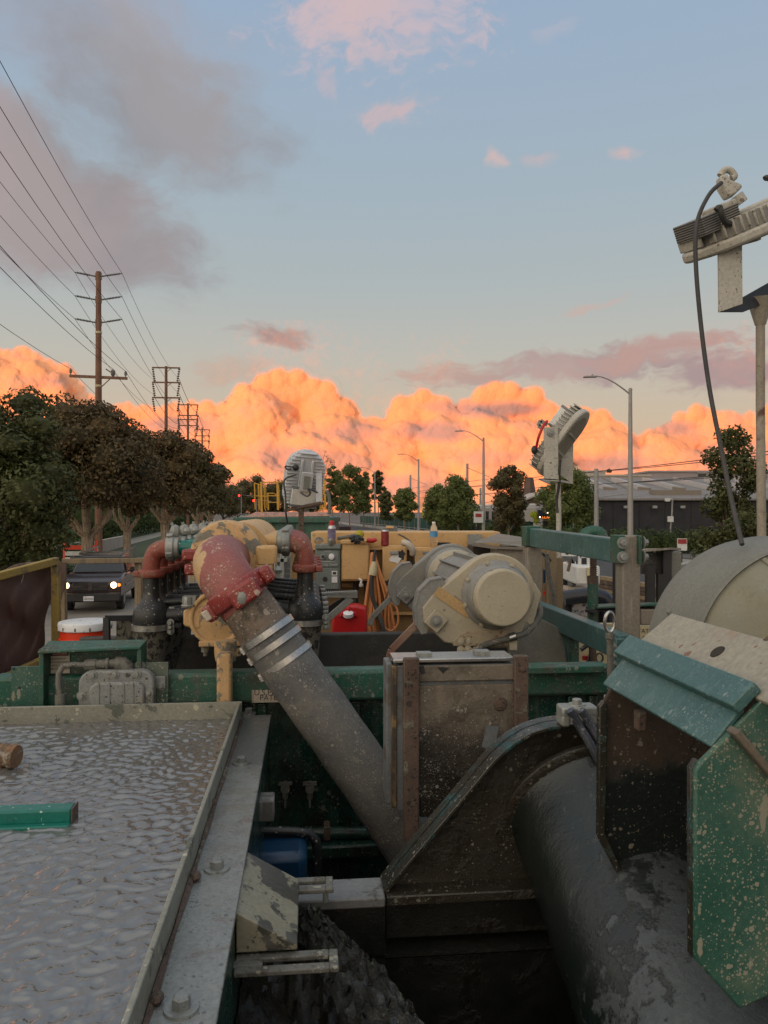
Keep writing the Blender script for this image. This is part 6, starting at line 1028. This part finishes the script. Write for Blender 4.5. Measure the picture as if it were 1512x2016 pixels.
MB().lathe(A0+F*1.435, F, [(0, .2), (.08, .17), (.12, .12)], 32).o('rear_cap', m_motorgrey, ex)
d1, d2 = (R*.82+UP*-.57).normalized(), (R*.57+UP*.82).normalized(); MB().obox(A0+F*.157+R*-.215+UP*-.035, (d1, d2, F), (.21, .05, .004)).o('yellow_label', m_label, ex)
pv_ = (A0+F*.145).dot(F); MB().prism([Pv(892, 1272, pv_), Pv(1000, 1272, pv_), Pv(1012, 1240, pv_), Pv(910, 1245, pv_), Pv(892, 1262, pv_)], F*.014).o('conduit_plate', paint('rust_freckled_beige', (.38, .32, .22, 1), (.33, .27, .19, 1), .6, mud=(.26, .14, .07, 1), ma=.36, ms=16, splat=(.2, .1, .05, 1), sa=.25, ss=70), ex, bev=.003)
for px, py in ((907, 1263), (921, 1262), (907, 1279), (921, 1278)): MB().bolt(Pv(px, py, pv_-.002), -F, .011, .01).o('plate_bolt', m_motor, ex)
cb_ = T('motor_cable', 'ribbed grey cable curving off the beige exciter', 'cable', P(1000, 1270, 3.8)); MB().tube(spl([Pv(928, 1284, pv_-.03), Pv(950, 1272, pv_-.03), Pv(980, 1262, pv_-.03), Pv(1010, 1254, pv_-.03), Pv(1035, 1246, pv_-.01), Pv(1055, 1225, pv_+.03), Pv(1064, 1205, pv_+.06), Pv(1058, 1188, pv_+.1)], 5), .0155, 12).o('cable', paint('braided_grey_cable', (.14, .135, .12, 1), (.07, .068, .06, 1), .75, mud=(.3, .27, .21, 1), ma=.4, ms=30, bump=.8), cb_)
MB().tube([Pv(1002, 1256, pv_-.03), Pv(1014, 1252, pv_-.03)], .022, 14).o('clip', m_steel, cb_); MB().obox(Pv(1010, 1270, pv_-.012), (R, F, UP), (.04, .02, .05)).o('clip_foot', m_motor, cb_, bev=.004); MB().ball(Pv(934, 1283, pv_-.03), .022, 10, (1.4, 1, .8)).o('mud_clump', m_motor, cb_)
# ------------------------------------------------------------------ mud-caked cabinet
VK = 2.76; cb = T('mud_cabinet', 'mud caked steel cabinet standing on rusty legs in front of the exciter', 'cabinet', Pv(910, 1650, VK+.06))
MB().vb(778, 1306, 1030, 1596, VK+.012, .12).o('cabinet_body', m_cabside, cb, bev=.004); MB().vb(806, 1308, 1026, 1343, VK-.004, .0155).o('upper_panel', m_cab, cb, bev=.003); MB().vb(806, 1346, 1028, 1610, VK, .0115).o('face_panel', m_cab, cb, bev=.003)
MB().vb(795, 1296, 826, 1660, VK-.02, .03).o('leg', m_rust, cb, bev=.005); MB().vb(1013, 1291, 1041, 1640, VK-.02, .03).o('leg', m_rust, cb, bev=.005)
a, b = Pv(775, 1306, VK).dot(R), Pv(1014, 1300, VK).dot(R); MB().ub(a, b, VK+.008, VK+.15, Pv(800, 1307, VK).z+.001, Pv(800, 1299, VK).z).o('top_plate', m_steel, cb, bev=.003)
MB().ub(a-.022, a-.0005, VK+.035, VK+.16, Pv(775, 1590, VK).z, Pv(775, 1310, VK).z).o('door', m_cabside, cb, bev=.004); MB().ub(a-.006, a+.012, VK+.002, VK+.034, Pv(775, 1592, VK).z, Pv(775, 1312, VK).z).o('door_edge', paint('dirty_ochre_edge', (.24, .145, .06, 1), (.16, .10, .045, 1), .7, mud=(.05, .04, .028, 1), ma=.62, ms=12, bump=.4, md=.1), cb, bev=.003)
rod = [Pv(766, 1520, VK+.1), Pv(765, 1310, VK+.1), Pv(772, 1297, VK+.1), Pv(830, 1294, VK+.1), Pv(1006, 1288, VK+.1)]; MB().tube(rod, .0045, 8).o('seal_rod', m_pipegrey, cb)
for px, py in ((837, 1295), (951, 1291)): MB().vb(px-15, py-9, px+14, py+9, VK+.06, .05).bolt(Pv(px, py, VK+.06), -F, .008, .008).o('clamp_block', m_galv, cb, bev=.006)
for py in (1372, 1487): MB().vb(759, py-14, 774, py+14, VK+.06, .05).bolt(Pv(767, py, VK+.06), -F, .008, .008).o('clamp_block', m_rust, cb, bev=.006)
for px, py in ((811, 1322), (1028, 1317)): MB().bolt(Pv(px, py, VK-.021), -F, .010, .01, False).o('leg_bolt', m_rust, cb)
MB().lathe(Pv(985, 1386, VK-.001), -F, [(0, .026), (.006, .022), (.008, .01), (.012, .009)], 14).o('knockout', m_rust, cb); MB().prism([Pv(948, 1470, VK-.0005), Pv(958, 1428, VK-.0005), Pv(982, 1430, VK-.0005), Pv(976, 1462, VK-.0005), Pv(962, 1476, VK-.0005)], -F*.0015).o('bare_patch', m_cabside, cb)
MB().prism([Pv(826, 1312, VK-.0045), Pv(834, 1310, VK-.0045), Pv(838, 1325, VK-.0045), Pv(830, 1328, VK-.0045), Pv(825, 1322, VK-.0045)], -F*.001).prism([Pv(861, 1314, VK-.0045), Pv(872, 1313, VK-.0045), Pv(884, 1315, VK-.0045), Pv(872, 1326, VK-.0045)], -F*.001).o('dark_stain', m_dark, cb)
# ------------------------------------------------------------------ screw housing: arch plate, drum, beam
VP = 2.17; sw = T('screw_housing', 'mud black arched plate with teal edge and big wet slurry drum', 'screw conveyor', Pv(950, 1800, VP))
arc = [(752, 1748), (800, 1690), (900, 1572), (968, 1490), (985, 1474), (1010, 1454), (1040, 1437), (1075, 1426), (1110, 1421), (1150, 1421), (1190, 1428), (1240, 1446)]
prof = [Pv(x, y, VP) for x, y in arc]; low_ = [Pv(1240, 1760, VP), Pv(760, 1760, VP)]
MB().prism([p+F*.02 for p in prof+low_], F*.012).o('arch_plate', m_arch, sw)
b = MB(); n = len(prof); vs_ = []
for i in range(n):
    tn = (prof[min(i+1, n-1)]-prof[max(i-1, 0)]).normalized(); nn_ = V((-tn.z*R.x, -tn.z*R.y, tn.dot(R))).normalized()
    vs_ += [prof[i]-F*.03, prof[i]+F*.075, prof[i]+F*.075-nn_*.010, prof[i]-F*.03-nn_*.010]
b.add(vs_, [(0, 3, 2, 1)]+[(i*4+k, i*4+(k+1) % 4, (i+1)*4+(k+1) % 4, (i+1)*4+k) for i in range(n-1) for k in range(4)]+[((n-1)*4, (n-1)*4+1, (n-1)*4+2, (n-1)*4+3)]); b.o('edge_band', m_archband, sw, bev=.002)
MB().ub(Pv(757, 1760, VP).dot(R), Pv(1260, 1760, VP).dot(R), VP-.05, VP+.06, Pv(760, 1768, VP).z, Pv(760, 1748, VP).z).o('ledge', m_arch, sw, bev=.004); MB().ub(Pv(757, 1760, VP).dot(R), Pv(1260, 1760, VP).dot(R), VP-.02, VP+.1, Pv(760, 1842, VP).z, Pv(760, 1769, VP).z).o('lower_box', m_pit, sw, bev=.004)
MB().ub(Pv(700, 1850, VP).dot(R), Pv(1260, 1760, VP).dot(R), VP-.06, VP+.1, Pv(760, 1862, VP).z, Pv(760, 1856, VP).z).o('lower_edge', m_pit, sw); MB().ub(Pv(700, 1850, VP).dot(R), Pv(1260, 1760, VP).dot(R), VP-.02, VP+.1, 1.2, Pv(760, 1880, VP).z).o('pit_wall', m_pit, sw)
dc0, dc1 = Pv(1172, 1622, VP+.02), P(1480, 2290, 1.48)
da = (dc1-dc0).normalized(); Ld = (dc1-dc0).length
MB().lathe(dc0-da*.03, da, [(0, .262), (.02, .252), (.05, .238), (.12, .234)]+[(.12+.06*i, .232+.0015*math.sin(i*1.9)) for i in range(1, 22)], 96).o('drum', m_drum, sw)
MB().lathe(dc0-da*.035, da, [(0, .27), (.02, .276), (.03, .262)], 72).o('drum_collar', m_arch, sw, bev=.003)
bw = Pv(655, 1735, 2.15); MB().ub(Pv(560, 1740, 2.15).dot(R), Pv(757, 1740, 2.15).dot(R)-.002, 2.10, 2.22, Pv(700, 1728, 2.22).z-.03, Pv(700, 1728, 2.22).z).o('cross_beam', paint('wet_grey_beam', (.17, .17, .165, 1), (.13, .13, .125, 1), .35, mud=(.07, .065, .055, 1), ma=.25, ms=14, bump=.5), None, 'wet grey beam running from the arched plate under the flange', 'beam', bev=.006)
MB().ub(Pv(560, 1740, 2.15).dot(R), Pv(757, 1740, 2.15).dot(R)-.002, 2.11, 2.20, 1.9, Pv(700, 1728, 2.22).z-.031).o('beam_web', m_pit, sw); MB().lathe(Pv(641, 1775, 2.08), UP, [(0, .008), (.035, .008)], 10).o('pin', m_galv, sw)
# clevis with two hydraulic hoses
cl = T('clevis_block', 'grey clevis block with two dark hoses at the top of the arched plate', 'clevis', Pv(1135, 1421, VP)); p = Pv(1136, 1398, VP-.02)
MB().obox(p, (R, F, UP), (.105, .06, .03)).obox(p-UP*.02-R*.04, (R, F, UP), (.025, .06, .04)).obox(p-UP*.02+R*.04, (R, F, UP), (.025, .06, .04)).o('block', m_galv, cl, bev=.006); MB().bolt(p+UP*.015, UP, .014, .014).o('bolt', m_galv, cl); MB().ball(p-F*.03-UP*.01, .018, 10, (.8, .8, 1.3)).o('eye', m_galv, cl)
m_hyd = paint('blue_black_hose', (.03, .035, .05, 1), (.05, .055, .07, 1), .4, splat=(.2, .2, .2, 1), sa=.2, ss=90)
for x0, x1 in ((1122, 1182), (1144, 1205)): MB().tube(spl([Pv(x0, 1398, VP-.06), Pv(x0+18, 1428, VP-.06), Pv(x0+42, 1468, VP-.08), Pv(x1+12, 1525, VP-.1)], 5), .0125, 12).o('hydraulic_hose', m_hyd, cl)
# ------------------------------------------------------------------ discharge chute on the right
ch = T('discharge_chute', 'open sided green discharge chute with weathered teal hood', 'chute', M(.8, 1.8, 2.2))
vf, vn = 1.80, 1.30
uA, zA = Pv(1193, 1352, vf).dot(R), Pv(1193, 1352, vf).z; uB, zB = Pv(1228, 1308, vf).dot(R), Pv(1228, 1308, vf).z; uC, zC = Pv(1258, 1264, vf).dot(R), Pv(1258, 1264, vf).z
def slab(u0, z0, u1, z1, va, vb_, th, name, mat, **k):
    d = V((u1-u0, 0, z1-z0)).normalized(); nx, nz_ = -d.z, d.x
    MB().hexa([M(u0, va, z0), M(u1, va, z1), M(u1, vb_, z1), M(u0, vb_, z0), M(u0+nx*th, va, z0+nz_*th), M(u1+nx*th, va, z1+nz_*th), M(u1+nx*th, vb_, z1+nz_*th), M(u0+nx*th, vb_, z0+nz_*th)]).o(name, mat, ch, bev=.003, **k)
slab(uA, zA, uB+.012, zB+.014, vn, vf, .012, 'lower_hood_plate', m_teal); slab(uB-.004, zB+.012, uC, zC, vn-.01, vf+.02, .022, 'upper_hood_plate', m_teal)
pu, pz = uC+.01, zC-.004; slab(pu-.014, pz-.018, pu+.085, pz+.062, vn-.25, vf+.012, .012, 'cover_plate', m_plate)
# far and near end plates (open on the left)
un = Pv(1362, 1505, vn).dot(R); E_ = lambda v: [M(uA-.012, v, zA-.035), M(uA+.012, v, zA-.006), M(uB, v, zB-.006), M(uC+.3, v, zC+.02), M(uC+.3, v, 2.02), M(uA+.10, v, 2.02), M(uA-.008, v, 2.36)]
fpl = [Pv(x, y, vf) for x, y in ((1181, 1392), (1190, 1380), (1232, 1310), (1262, 1268), (1460, 1268), (1460, 1735), (1290, 1722), (1240, 1756), (1232, 1752), (1180, 1650))]
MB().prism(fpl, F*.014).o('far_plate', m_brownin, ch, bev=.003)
MB().prism([Pv(1180, 1392, vf-.02), Pv(1190, 1380, vf-.02), Pv(1197, 1392, vf-.02), Pv(1192, 1640, vf-.02), Pv(1240, 1745, vf-.02), Pv(1232, 1752, vf-.02), Pv(1178, 1650, vf-.02)], F*.019).o('far_edge', m_archband, ch, bev=.003)
npl = [Pv(x, y, vn) for x, y in ((1361, 1512), (1372, 1496), (1437, 1432), (1505, 1362), (1640, 1330), (1640, 1960), (1520, 1945), (1448, 1978), (1362, 1882))]
MB().prism([p-F*.014 for p in npl], F*.014).o('near_plate', m_greensp, ch, bev=.004); MB().prism([Pv(1360, 1513, vn-.002), Pv(1372, 1496, vn-.002), Pv(1380, 1498, vn-.002), Pv(1371, 1516, vn-.002), Pv(1371, 1880, vn-.002), Pv(1361, 1884, vn-.002)], F*.016).o('near_edge', m_archband, ch, bev=.002)
MB().bar(Pv(1442, 1436, vn-.02), Pv(1530, 1540, vn-.02), .014, .03, F).o('brace_strip', paint('bare_brown_strip', (.17, .14, .10, 1), (.12, .1, .075, 1), .7), ch, bev=.003); MB().prism([Pv(1448, 1432, vn-.022), Pv(1512, 1368, vn-.022), Pv(1600, 1368, vn-.022), Pv(1600, 1560, vn-.022), Pv(1540, 1540, vn-.022)], F*.006).o('doubler_plate', m_greensp, ch, bev=.002)
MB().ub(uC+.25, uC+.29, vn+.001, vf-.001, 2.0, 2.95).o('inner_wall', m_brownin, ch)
for y in (1735,): MB().obox(Pv(1260, 1418, vf-.08), (F, R, UP), (.03, .02, .045)).o('hinge_lug', m_rust, ch, bev=.004)
q = M(pu+.036, vn+.21, pz+.0225); pn = V((-.080*R.x, -.080*R.y, .099)).normalized(); MB().lathe(q+pn*.012, pn, [(0, .017), (.002, .015)], 20).o('plate_hole', m_holeshade, ch); MB().tube([q+R*.055-F*.09+UP*.025+pn*.02, q+R*.07-F*.09+UP*.045+pn*.012], .010, 8).o('plate_stud', m_rust, ch)
# ------------------------------------------------------------------ fibreglass dome
dm = T('dome_cover', 'large dusty olive dome cover at the right edge', 'dome cover', P(1600, 1500, 2.7)); fc = P(1592, 1312, 2.66)
rf_ = 238/FPX*2.66
MB().lathe(fc, F, [(-.13, .02), (-.128, rf_*.45), (-.10, rf_*.72), (-.05, rf_*.90), (.0, rf_*.985), (.012, rf_*.998)], 96).o('front_dish', m_dome, dm, ang=60)
MB().lathe(fc, F, [(.0125, rf_*.99), (.0, rf_*1.003), (.006, rf_*1.02), (.03, rf_*1.022), (.10, rf_*1.045), (.17, rf_*1.058), (.26, rf_*1.06), (.33, rf_*1.03)], 96).o('rim_band', m_domeg, dm, ang=60)
MB().lathe(fc, F, [(-.004, rf_*.985), (-.012, rf_*1.0), (-.002, rf_*1.016)], 96, False).o('rim_seam', m_domeg, dm, ang=80)
def dish(r, a):                                       # point on the dish face at fraction r, angle a
    x = [0, .45, .72, .90, .985]; y = [-.13, -.128, -.10, -.05, .0]; return fc+(R*math.cos(a)+UP*math.sin(a))*rf_*r+F*(np.interp(r, x, y)-.004)
for a in (2.86, 2.0, 3.55, 1.2): MB().tube([dish(r, a) for r in (.2, .45, .6, .72, .82, .9, .975)], .009, 8).o('face_rib', m_dome, dm)
MB().tube([fc+(R*math.cos(2.92)+UP*math.sin(2.92))*rf_*k+F*v for v, k in ((.012, 1.018), (.06, 1.034), (.10, 1.047), (.16, 1.058))], .004, 6).o('band_joint', m_dark, dm); MB().ball(fc+(R*math.cos(2.75)+UP*math.sin(2.75))*rf_*1.06+F*.19, .012, 8).o('band_nub', m_domeg, dm)
# ------------------------------------------------------------------ posts, green beams and rods right of centre
bt = T('gantry_frame', 'dusty square posts joined by a green beam, right of centre', 'frame', P(1150, 1350, 4.2))
MB().db(1035, 1036, 1066, 1076, 5.3, .11, MF).o('post_head', m_green, bt, bev=.006); MB().db(1038, 1077, 1068, 1330, 5.31, .11, MF).o('post', m_beam, bt, bev=.006); MB().db(1226, 1054, 1263, 1330, 3.9, .10, MF).o('post', m_beam, bt, bev=.008)
MB().bar(P(1052, 1058, 5.30), P(1230, 1086, 3.96), .07, .125).o('green_beam', m_teal, bt, bev=.006)
MB().db(1219, 1054, 1231, 1110, 3.88, .12, MF).o('bolt_plate', m_green, bt, bev=.003); MB().db(1258, 1054, 1265, 1110, 3.88, .12, MF).o('bolt_plate', m_green, bt, bev=.003)
for py in (1069, 1097): MB().bolt(P(1226, py, 3.87), -F, .017, .016).o('bolt', m_galv, bt); MB().bolt(P(1266, py-1, 3.9), R, .017, .02).o('bolt', m_galv, bt)
rl = T('side_rail', 'teal green side rail sloping towards the near post', 'rail', P(1150, 1320, 4.3))
a, b = P(1052, 1200, 5.2), P(1232, 1276, 3.75); MB().bar(a, b, .07, .125).o('rail', m_teal, rl, bev=.006); MB().db(1126, 1258, 1141, 1330, 4.45, .05, MF).o('upright', m_green, rl, bev=.004); MB().prism([P(1104, 1225, 4.6), P(1133, 1236, 4.4), P(1122, 1330, 4.5), P(1112, 1330, 4.6)], (0, .03, 0)).o('gusset', m_teal, rl)
MB().db(1213, 1258, 1233, 1330, 3.72, .08, MF).o('end_bracket', m_teal, rl, bev=.004)
for py in (1272, 1290, 1306): MB().bolt(P(1210, py, 3.73), -F, .010, .012).o('bolt', m_galv, rl)
MB().prism([P(1000, 1252, 4.5), P(1058, 1215, 4.7), P(1108, 1240, 4.6), P(1122, 1340, 4.5), P(1000, 1340, 4.5)], (0, .05, 0)).o('side_plate', paint('mud_grey_plate', (.17, .16, .13, 1), (.13, .125, .105, 1), .7, mud=(.07, .1, .075, 1), ma=.3, ms=7, bump=.4), rl, bev=.005); MB().db(1020, 1235, 1065, 1262, 4.75, .06, MF).o('far_rail', m_green, rl, bev=.004)
MB().vb(1042, 1311, 1190, 1328, 3.40, .09).o('lower_channel', m_green, rl, bev=.005)
et = T('eye_rod', 'steel rod with an eye at its top beside the near post', 'eye rod', P(1200, 1340, 3.5)); q = P(1200, 1225, 3.5)
MB().tube([q+R*.022*math.cos(a)+UP*.045*math.sin(a) for a in np.linspace(0, 6.2832, 20)], .008, 8, False).o('eye', m_steel, et); MB().tube([P(1201, 1245, 3.5), P(1201, 1262, 3.5), P(1202, 1400, 3.5)], [.014, .016, .013], 12).lathe(P(1201, 1252, 3.5), UP, [(-.012, .022), (.012, .022)], 12).o('rod', m_pipegrey, et)
jk = T('screw_jack', 'green tube jack with a rusty threaded spindle', 'jack', P(1167, 1330, 5.0)); q = P(1167, 1200, 5.0)
MB().tube([P(1168, 1085, 5.0), P(1168, 1330, 5.0)], .020, 12).o('spindle', m_rust, jk)
for i in range(16): MB().lathe(P(1168, 1093+4*i, 5.0), UP, [(-.003, .024), (.003, .024)], 12).o('thread', m_rust, jk)
MB().tube([P(1167, 1134, 5.0), P(1167, 1238, 5.0)], .034, 16).o('tube', m_green, jk); MB().lathe(P(1167, 1134, 5.0), UP, [(-.05, .036), (0, .036)], 16).o('tube_collar', m_rust, jk)
MB().tube([P(1154, 1200, 4.96), P(1168, 1203, 4.94), P(1190, 1201, 5.0), P(1228, 1198, 5.0)], .008, 8).tube([P(1154, 1196, 5.04), P(1230, 1194, 5.04)], .008, 8).tube([P(1166, 1200, 4.95), P(1166, 1205, 4.95)], .045, 14).o('strap', m_dark, jk); MB().hexa([P(1175, 1198, 4.9), P(1300, 1192, 4.9), P(1300, 1188, 5.2), P(1175, 1192, 5.2), P(1175, 1195, 4.9), P(1300, 1189, 4.9), P(1300, 1185, 5.2), P(1175, 1189, 5.2)]).o('green_plate', m_green, jk)
MB().tube(spl([P(1218, 1192, 4.88), P(1221, 1184, 4.88), P(1217, 1177, 4.88), P(1213, 1181, 4.88)], 4), .007, 8).o('hook', m_steel, jk)
sf = T('slotted_gantry', 'dark splashed steel frame with slots right of the near post', 'frame', P(1290, 1250, 5.6))
MB().hexa([P(1262, 1087, 5.3), P(1320, 1082, 5.3), P(1341, 1083, 6.0), P(1268, 1084, 6.0), P(1262, 1083, 5.3), P(1320, 1078, 5.3), P(1341, 1079, 6.0), P(1268, 1080, 6.0)]).o('top_plate', m_beam, sf)
MB().db(1262, 1088, 1312, 1130, 5.5, .04).o('panel', paint('splashed_panel', (.08, .08, .078, 1), (.06, .06, .058, 1), .5, splat=(.3, .28, .24, 1), sa=.2, ss=25), sf)
for x0, y0, x1, y1 in ((1274, 1112, 1290, 1190), (1296, 1130, 1306, 1188), (1306, 1084, 1322, 1190), (1210, 1106, 1226, 1260)): MB().db(x0, y0, x1, y1, 5.4, .05).o('upright', m_dark, sf)
MB().db(1322, 1086, 1342, 1150, 5.45, .2).o('end_plate', m_domeg, sf, bev=.005); MB().db(1262, 1200, 1306, 1230, 4.9, .2).o('shelf_beam', m_dustbox, sf, bev=.006)
sv = T('survey_sign', 'cream survey sign half hidden behind the near post', 'sign', P(1278, 1291, 4.8)); MB().db(1225, 1231, 1299, 1292, 4.8, .01).o('board', m_signy, sv)
txt('STATES', P(1289, 1246, 4.795), .037, m_ink, sv, al='RIGHT'); txt('TM', P(1289.5, 1243, 4.795), .014, m_ink, sv); txt('SURVEY', P(1297, 1261, 4.795), .040, m_ink, sv, al='RIGHT'); txt('PROGRAM', P(1296, 1272, 4.795), .024, m_ink, sv, al='RIGHT')
# dusty lidded box and timber posts
db_ = T('lidded_box', 'dusty brown steel box with its lid ajar behind the exciter', 'box', P(985, 1150, 6.6)); MB().hexa([P(931, 1068, 6.3), P(1042, 1072, 6.3), P(1042, 1072, 7.0), P(936, 1066, 7.0), P(976, 1056, 6.6), P(1046, 1066, 6.35), P(1046, 1060, 7.0), P(980, 1050, 7.0)]).o('lid', m_dustbox, db_)
MB().db(972, 1081, 1040, 1160, 6.3, .6).o('box_body', m_dustbox, db_, bev=.008); MB().db(931, 1076, 971, 1160, 6.5, .4).o('dark_opening', m_holeshade, db_); MB().bar(P(931, 1071, 6.28), P(978, 1078, 6.28), .03, .03).bar(P(978, 1078, 6.28), P(1042, 1080, 6.28), .03, .02).o('lid_edge', m_dustbox, db_)
tp = T('timber_posts', 'weathered timber posts strapped together behind the green beam', 'posts', P(1085, 1280, 5.8))
for x0, y0, x1, d in ((1066, 1076, 1078, 5.9), (1080, 1078, 1096, 5.7), (1095, 1098, 1109, 5.8)): MB().db(x0, y0, x1, 1290, d, .06).o('timber', m_woodraw, tp, bev=.004)
MB().tube(spl([P(1076, 1090, 5.6), P(1080, 1130, 5.6), P(1088, 1160, 5.6), P(1092, 1200, 5.6)], 4), .018, 8).o('hose', m_pipegrey, tp); MB().tube(spl([P(1056, 1110, 5.6), P(1066, 1090, 5.6), P(1075, 1096, 5.6), P(1085, 1104, 5.6)], 4), .01, 8).o('strap', m_cable, tp); MB().db(1070, 1122, 1074, 1148, 5.68, .03).o('blue_tag', m_blue, tp); MB().db(1070, 1164, 1074, 1172, 5.68, .02).o('orange_reflector', m_orange, tp)
# white machine, trailer, rebar stack
wm = T('white_machine', 'small white compact machine behind the screw jack', 'machine', P(1145, 1200, 11)-V((0, 0, .6)))
MB().db(1136, 1114, 1182, 1152, 10.5, .9).o('engine_cover', m_whitem, wm, bev=.03); MB().db(1156, 1118, 1164, 1142, 10.46, .03).o('yellow_decal', m_signy, wm); MB().prism([P(1106, 1088, 11), P(1128, 1090, 11), P(1134, 1110, 11), P(1136, 1154, 11), P(1124, 1156, 11), P(1126, 1110, 11)], (0, .25, 0)).o('boom_arm', m_cabside, wm, bev=.03)
for a, b in (((1141, 1090), (1141, 1114)), ((1158, 1092), (1158, 1114)), ((1141, 1095), (1160, 1095)), ((1116, 1076), (1116, 1092)), ((1104, 1092), (1134, 1092))): MB().bar(P(*a, 10.8), P(*b, 10.8), .04, .04, V((1, 0, 0)) if a[0] == b[0] else UP).o('frame_tube', m_whitem, wm)
MB().ball(P(1150, 1108, 10.9), .1, 10, (1.2, 1, .8)).o('seat', m_dark, wm); MB().db(1118, 1156, 1172, 1172, 11, .6).o('deck', m_sign, wm); MB().prism([P(1108, 1140, 11.3), P(1128, 1130, 11.3), P(1128, 1150, 11.3), P(1110, 1160, 11.3)], (0, .3, 0)).o('bucket', m_dark, wm); MB().bar(P(1124, 1100, 10.4), P(1118, 1125, 10.4), .05, .03).o('rusty_lever', m_rust, wm)
dk = T('dark_vehicle', 'dark rounded vehicle roof behind the screw jack', 'vehicle', P(1170, 1230, 9)-V((0, 0, .5))); MB().tube(spl([P(1110, 1178, 9), P(1150, 1172, 9), P(1180, 1174, 9), P(1196, 1188, 9), P(1200, 1230, 9)], 5), .09, 10).o('roof_rim', paint('dark_blue_paint', (.012, .014, .024, 1), None, .25), dk); MB().db(1104, 1180, 1194, 1300, 9.1, 1.2).o('body', m_dark, dk, bev=.06); MB().db(1128, 1184, 1165, 1225, 9.0, .06).o('splashed_panel', paint('splashed_pale_panel', (.3, .26, .21, 1), (.2, .2, .23, 1), .5, mud=(.05, .05, .08, 1), ma=.4, ms=10), dk)
rb = T('steel_bar_stack', 'stack of rusty steel bars lying behind the near post', 'bar stack', P(1230, 1250, 13)-V((0, 0, .4)))
for i in range(7):
    for j in range(6): MB().bar(P(1182+3*j, 1137+8*i+2*j, 12+.5*j), P(1292+3*j, 1155+8.5*i+2*j, 11+.5*j), .09, .055).o('bar', m_rust if (i+j) % 3 else m_woodraw, rb)
for i in range(4): MB().bar(P(1326, 1118+9*i, 14), P(1370, 1106+8*i, 17), .14, .07).o('pale_board', m_galv, rb)
pd = T('skid_base', 'cream painted base panel with hoses under the side rail', 'panel', P(1180, 1330, 5.5)); MB().db(1136, 1228, 1216, 1330, 5.6, .05).o('panel', m_signy, pd); MB().tube(spl([P(1143, 1280, 5.4), P(1158, 1270, 5.4), P(1164, 1278, 5.4), P(1160, 1300, 5.4), P(1148, 1312, 5.4)], 5), .016, 8).o('black_hose', m_black, pd); MB().db(1148, 1292, 1158, 1300, 5.42, .03).o('red_cap', m_redp, pd); MB().tube([P(1180+7*math.cos(a), 1295+9*math.sin(a), 5.5) for a in np.linspace(0, 6.2832, 14)], .007, 6, False).o('ring_hose', m_cable, pd)
MB().tube(spl([P(1150, 1058, 6.2), P(1160, 1048, 6.2), P(1178, 1048, 6.2), P(1186, 1062, 6.2)], 4), .05, 10).o('green_drum', m_green, None, 'green rounded drum top just above the green beam', 'drum')
# ------------------------------------------------------------------ pit floor, unseen walls added to darken the pit, trailer bed
MB().ub(-2.9, 2.4, .2, 5.6, 1.12, 1.18).o('pit_floor', m_pit, None, kind='structure'); MB().ub(-.155, 2.0, .3, .42, 1.18, 2.2).o('near_light_blocker', m_pit, None, kind='structure'); MB().ub(1.35, 1.40, .42, 4.7, 1.18, 2.3).o('right_light_blocker', m_pit, None, kind='structure')
MB().ub(-2.9, 2.4, .2, 7.9, .45, 1.1).o('trailer_bed', m_dark, None, kind='structure')
nsl = 40; sv_, sfc = [], []
for j in range(nsl):
    for i in range(nsl):
        a, b = i/(nsl-1), j/(nsl-1); u = -.155+.42*a; v = .9+1.19*b; z = 2.275-.30*a-.10*b+.035*math.sin(a*7+b*5)+.02*math.sin(b*17+a*9)+rng.normal()*.008
        sv_.append(M(u, v, z))
sfc = [(j*nsl+i, j*nsl+i+1, (j+1)*nsl+i+1, (j+1)*nsl+i) for j in range(nsl-1) for i in range(nsl-1)]
MB().add(sv_, sfc).o('mud_slope', m_sludge, None, kind='structure')


p_ = [P(596, 1800, 1.985), P(640, 1850, 1.95), P(690, 1910, 1.88), P(738, 1985, 1.79), P(790, 2080, 1.68)]
b = MB(); sp_ = spl(p_, 10); vs_ = []; n = len(sp_)
for i, q in enumerate(sp_):
    for k in range(17): w_ = (k/16-.5); vs_.append(q+R*(w_*(.10+.10*i/n))+UP*(.02*math.cos(w_*3.1)+rng.normal()*.009)+F*rng.normal()*.006)
b.add(vs_, [(i*17+k, i*17+k+1, (i+1)*17+k+1, (i+1)*17+k) for i in range(n-1) for k in range(16)]).o('slurry_stream', paint('grey_flowing_slurry', (.026, .027, .023, 1), (.013, .015, .012, 1), .16, splat=(.09, .09, .08, 1), sa=.3, ss=90, mud=(.022, .021, .015, 1), ma=.45, ms=26, bump=1.0, md=.14), None, kind='structure')
# ------------------------------------------------------------------ lettering becomes plain mesh
bpy.context.view_layer.update(); dg = bpy.context.evaluated_depsgraph_get()
for ob in [o for o in COL.objects if o.type == 'FONT']:
    me = bpy.data.meshes.new_from_object(ob.evaluated_get(dg)); k = bpy.data.objects.new('lettering_mesh', me); COL.objects.link(k)
    k.parent = ob.parent; k.matrix_local = ob.matrix_local.copy(); nm = ob.name; bpy.data.objects.remove(ob); k.name = nm
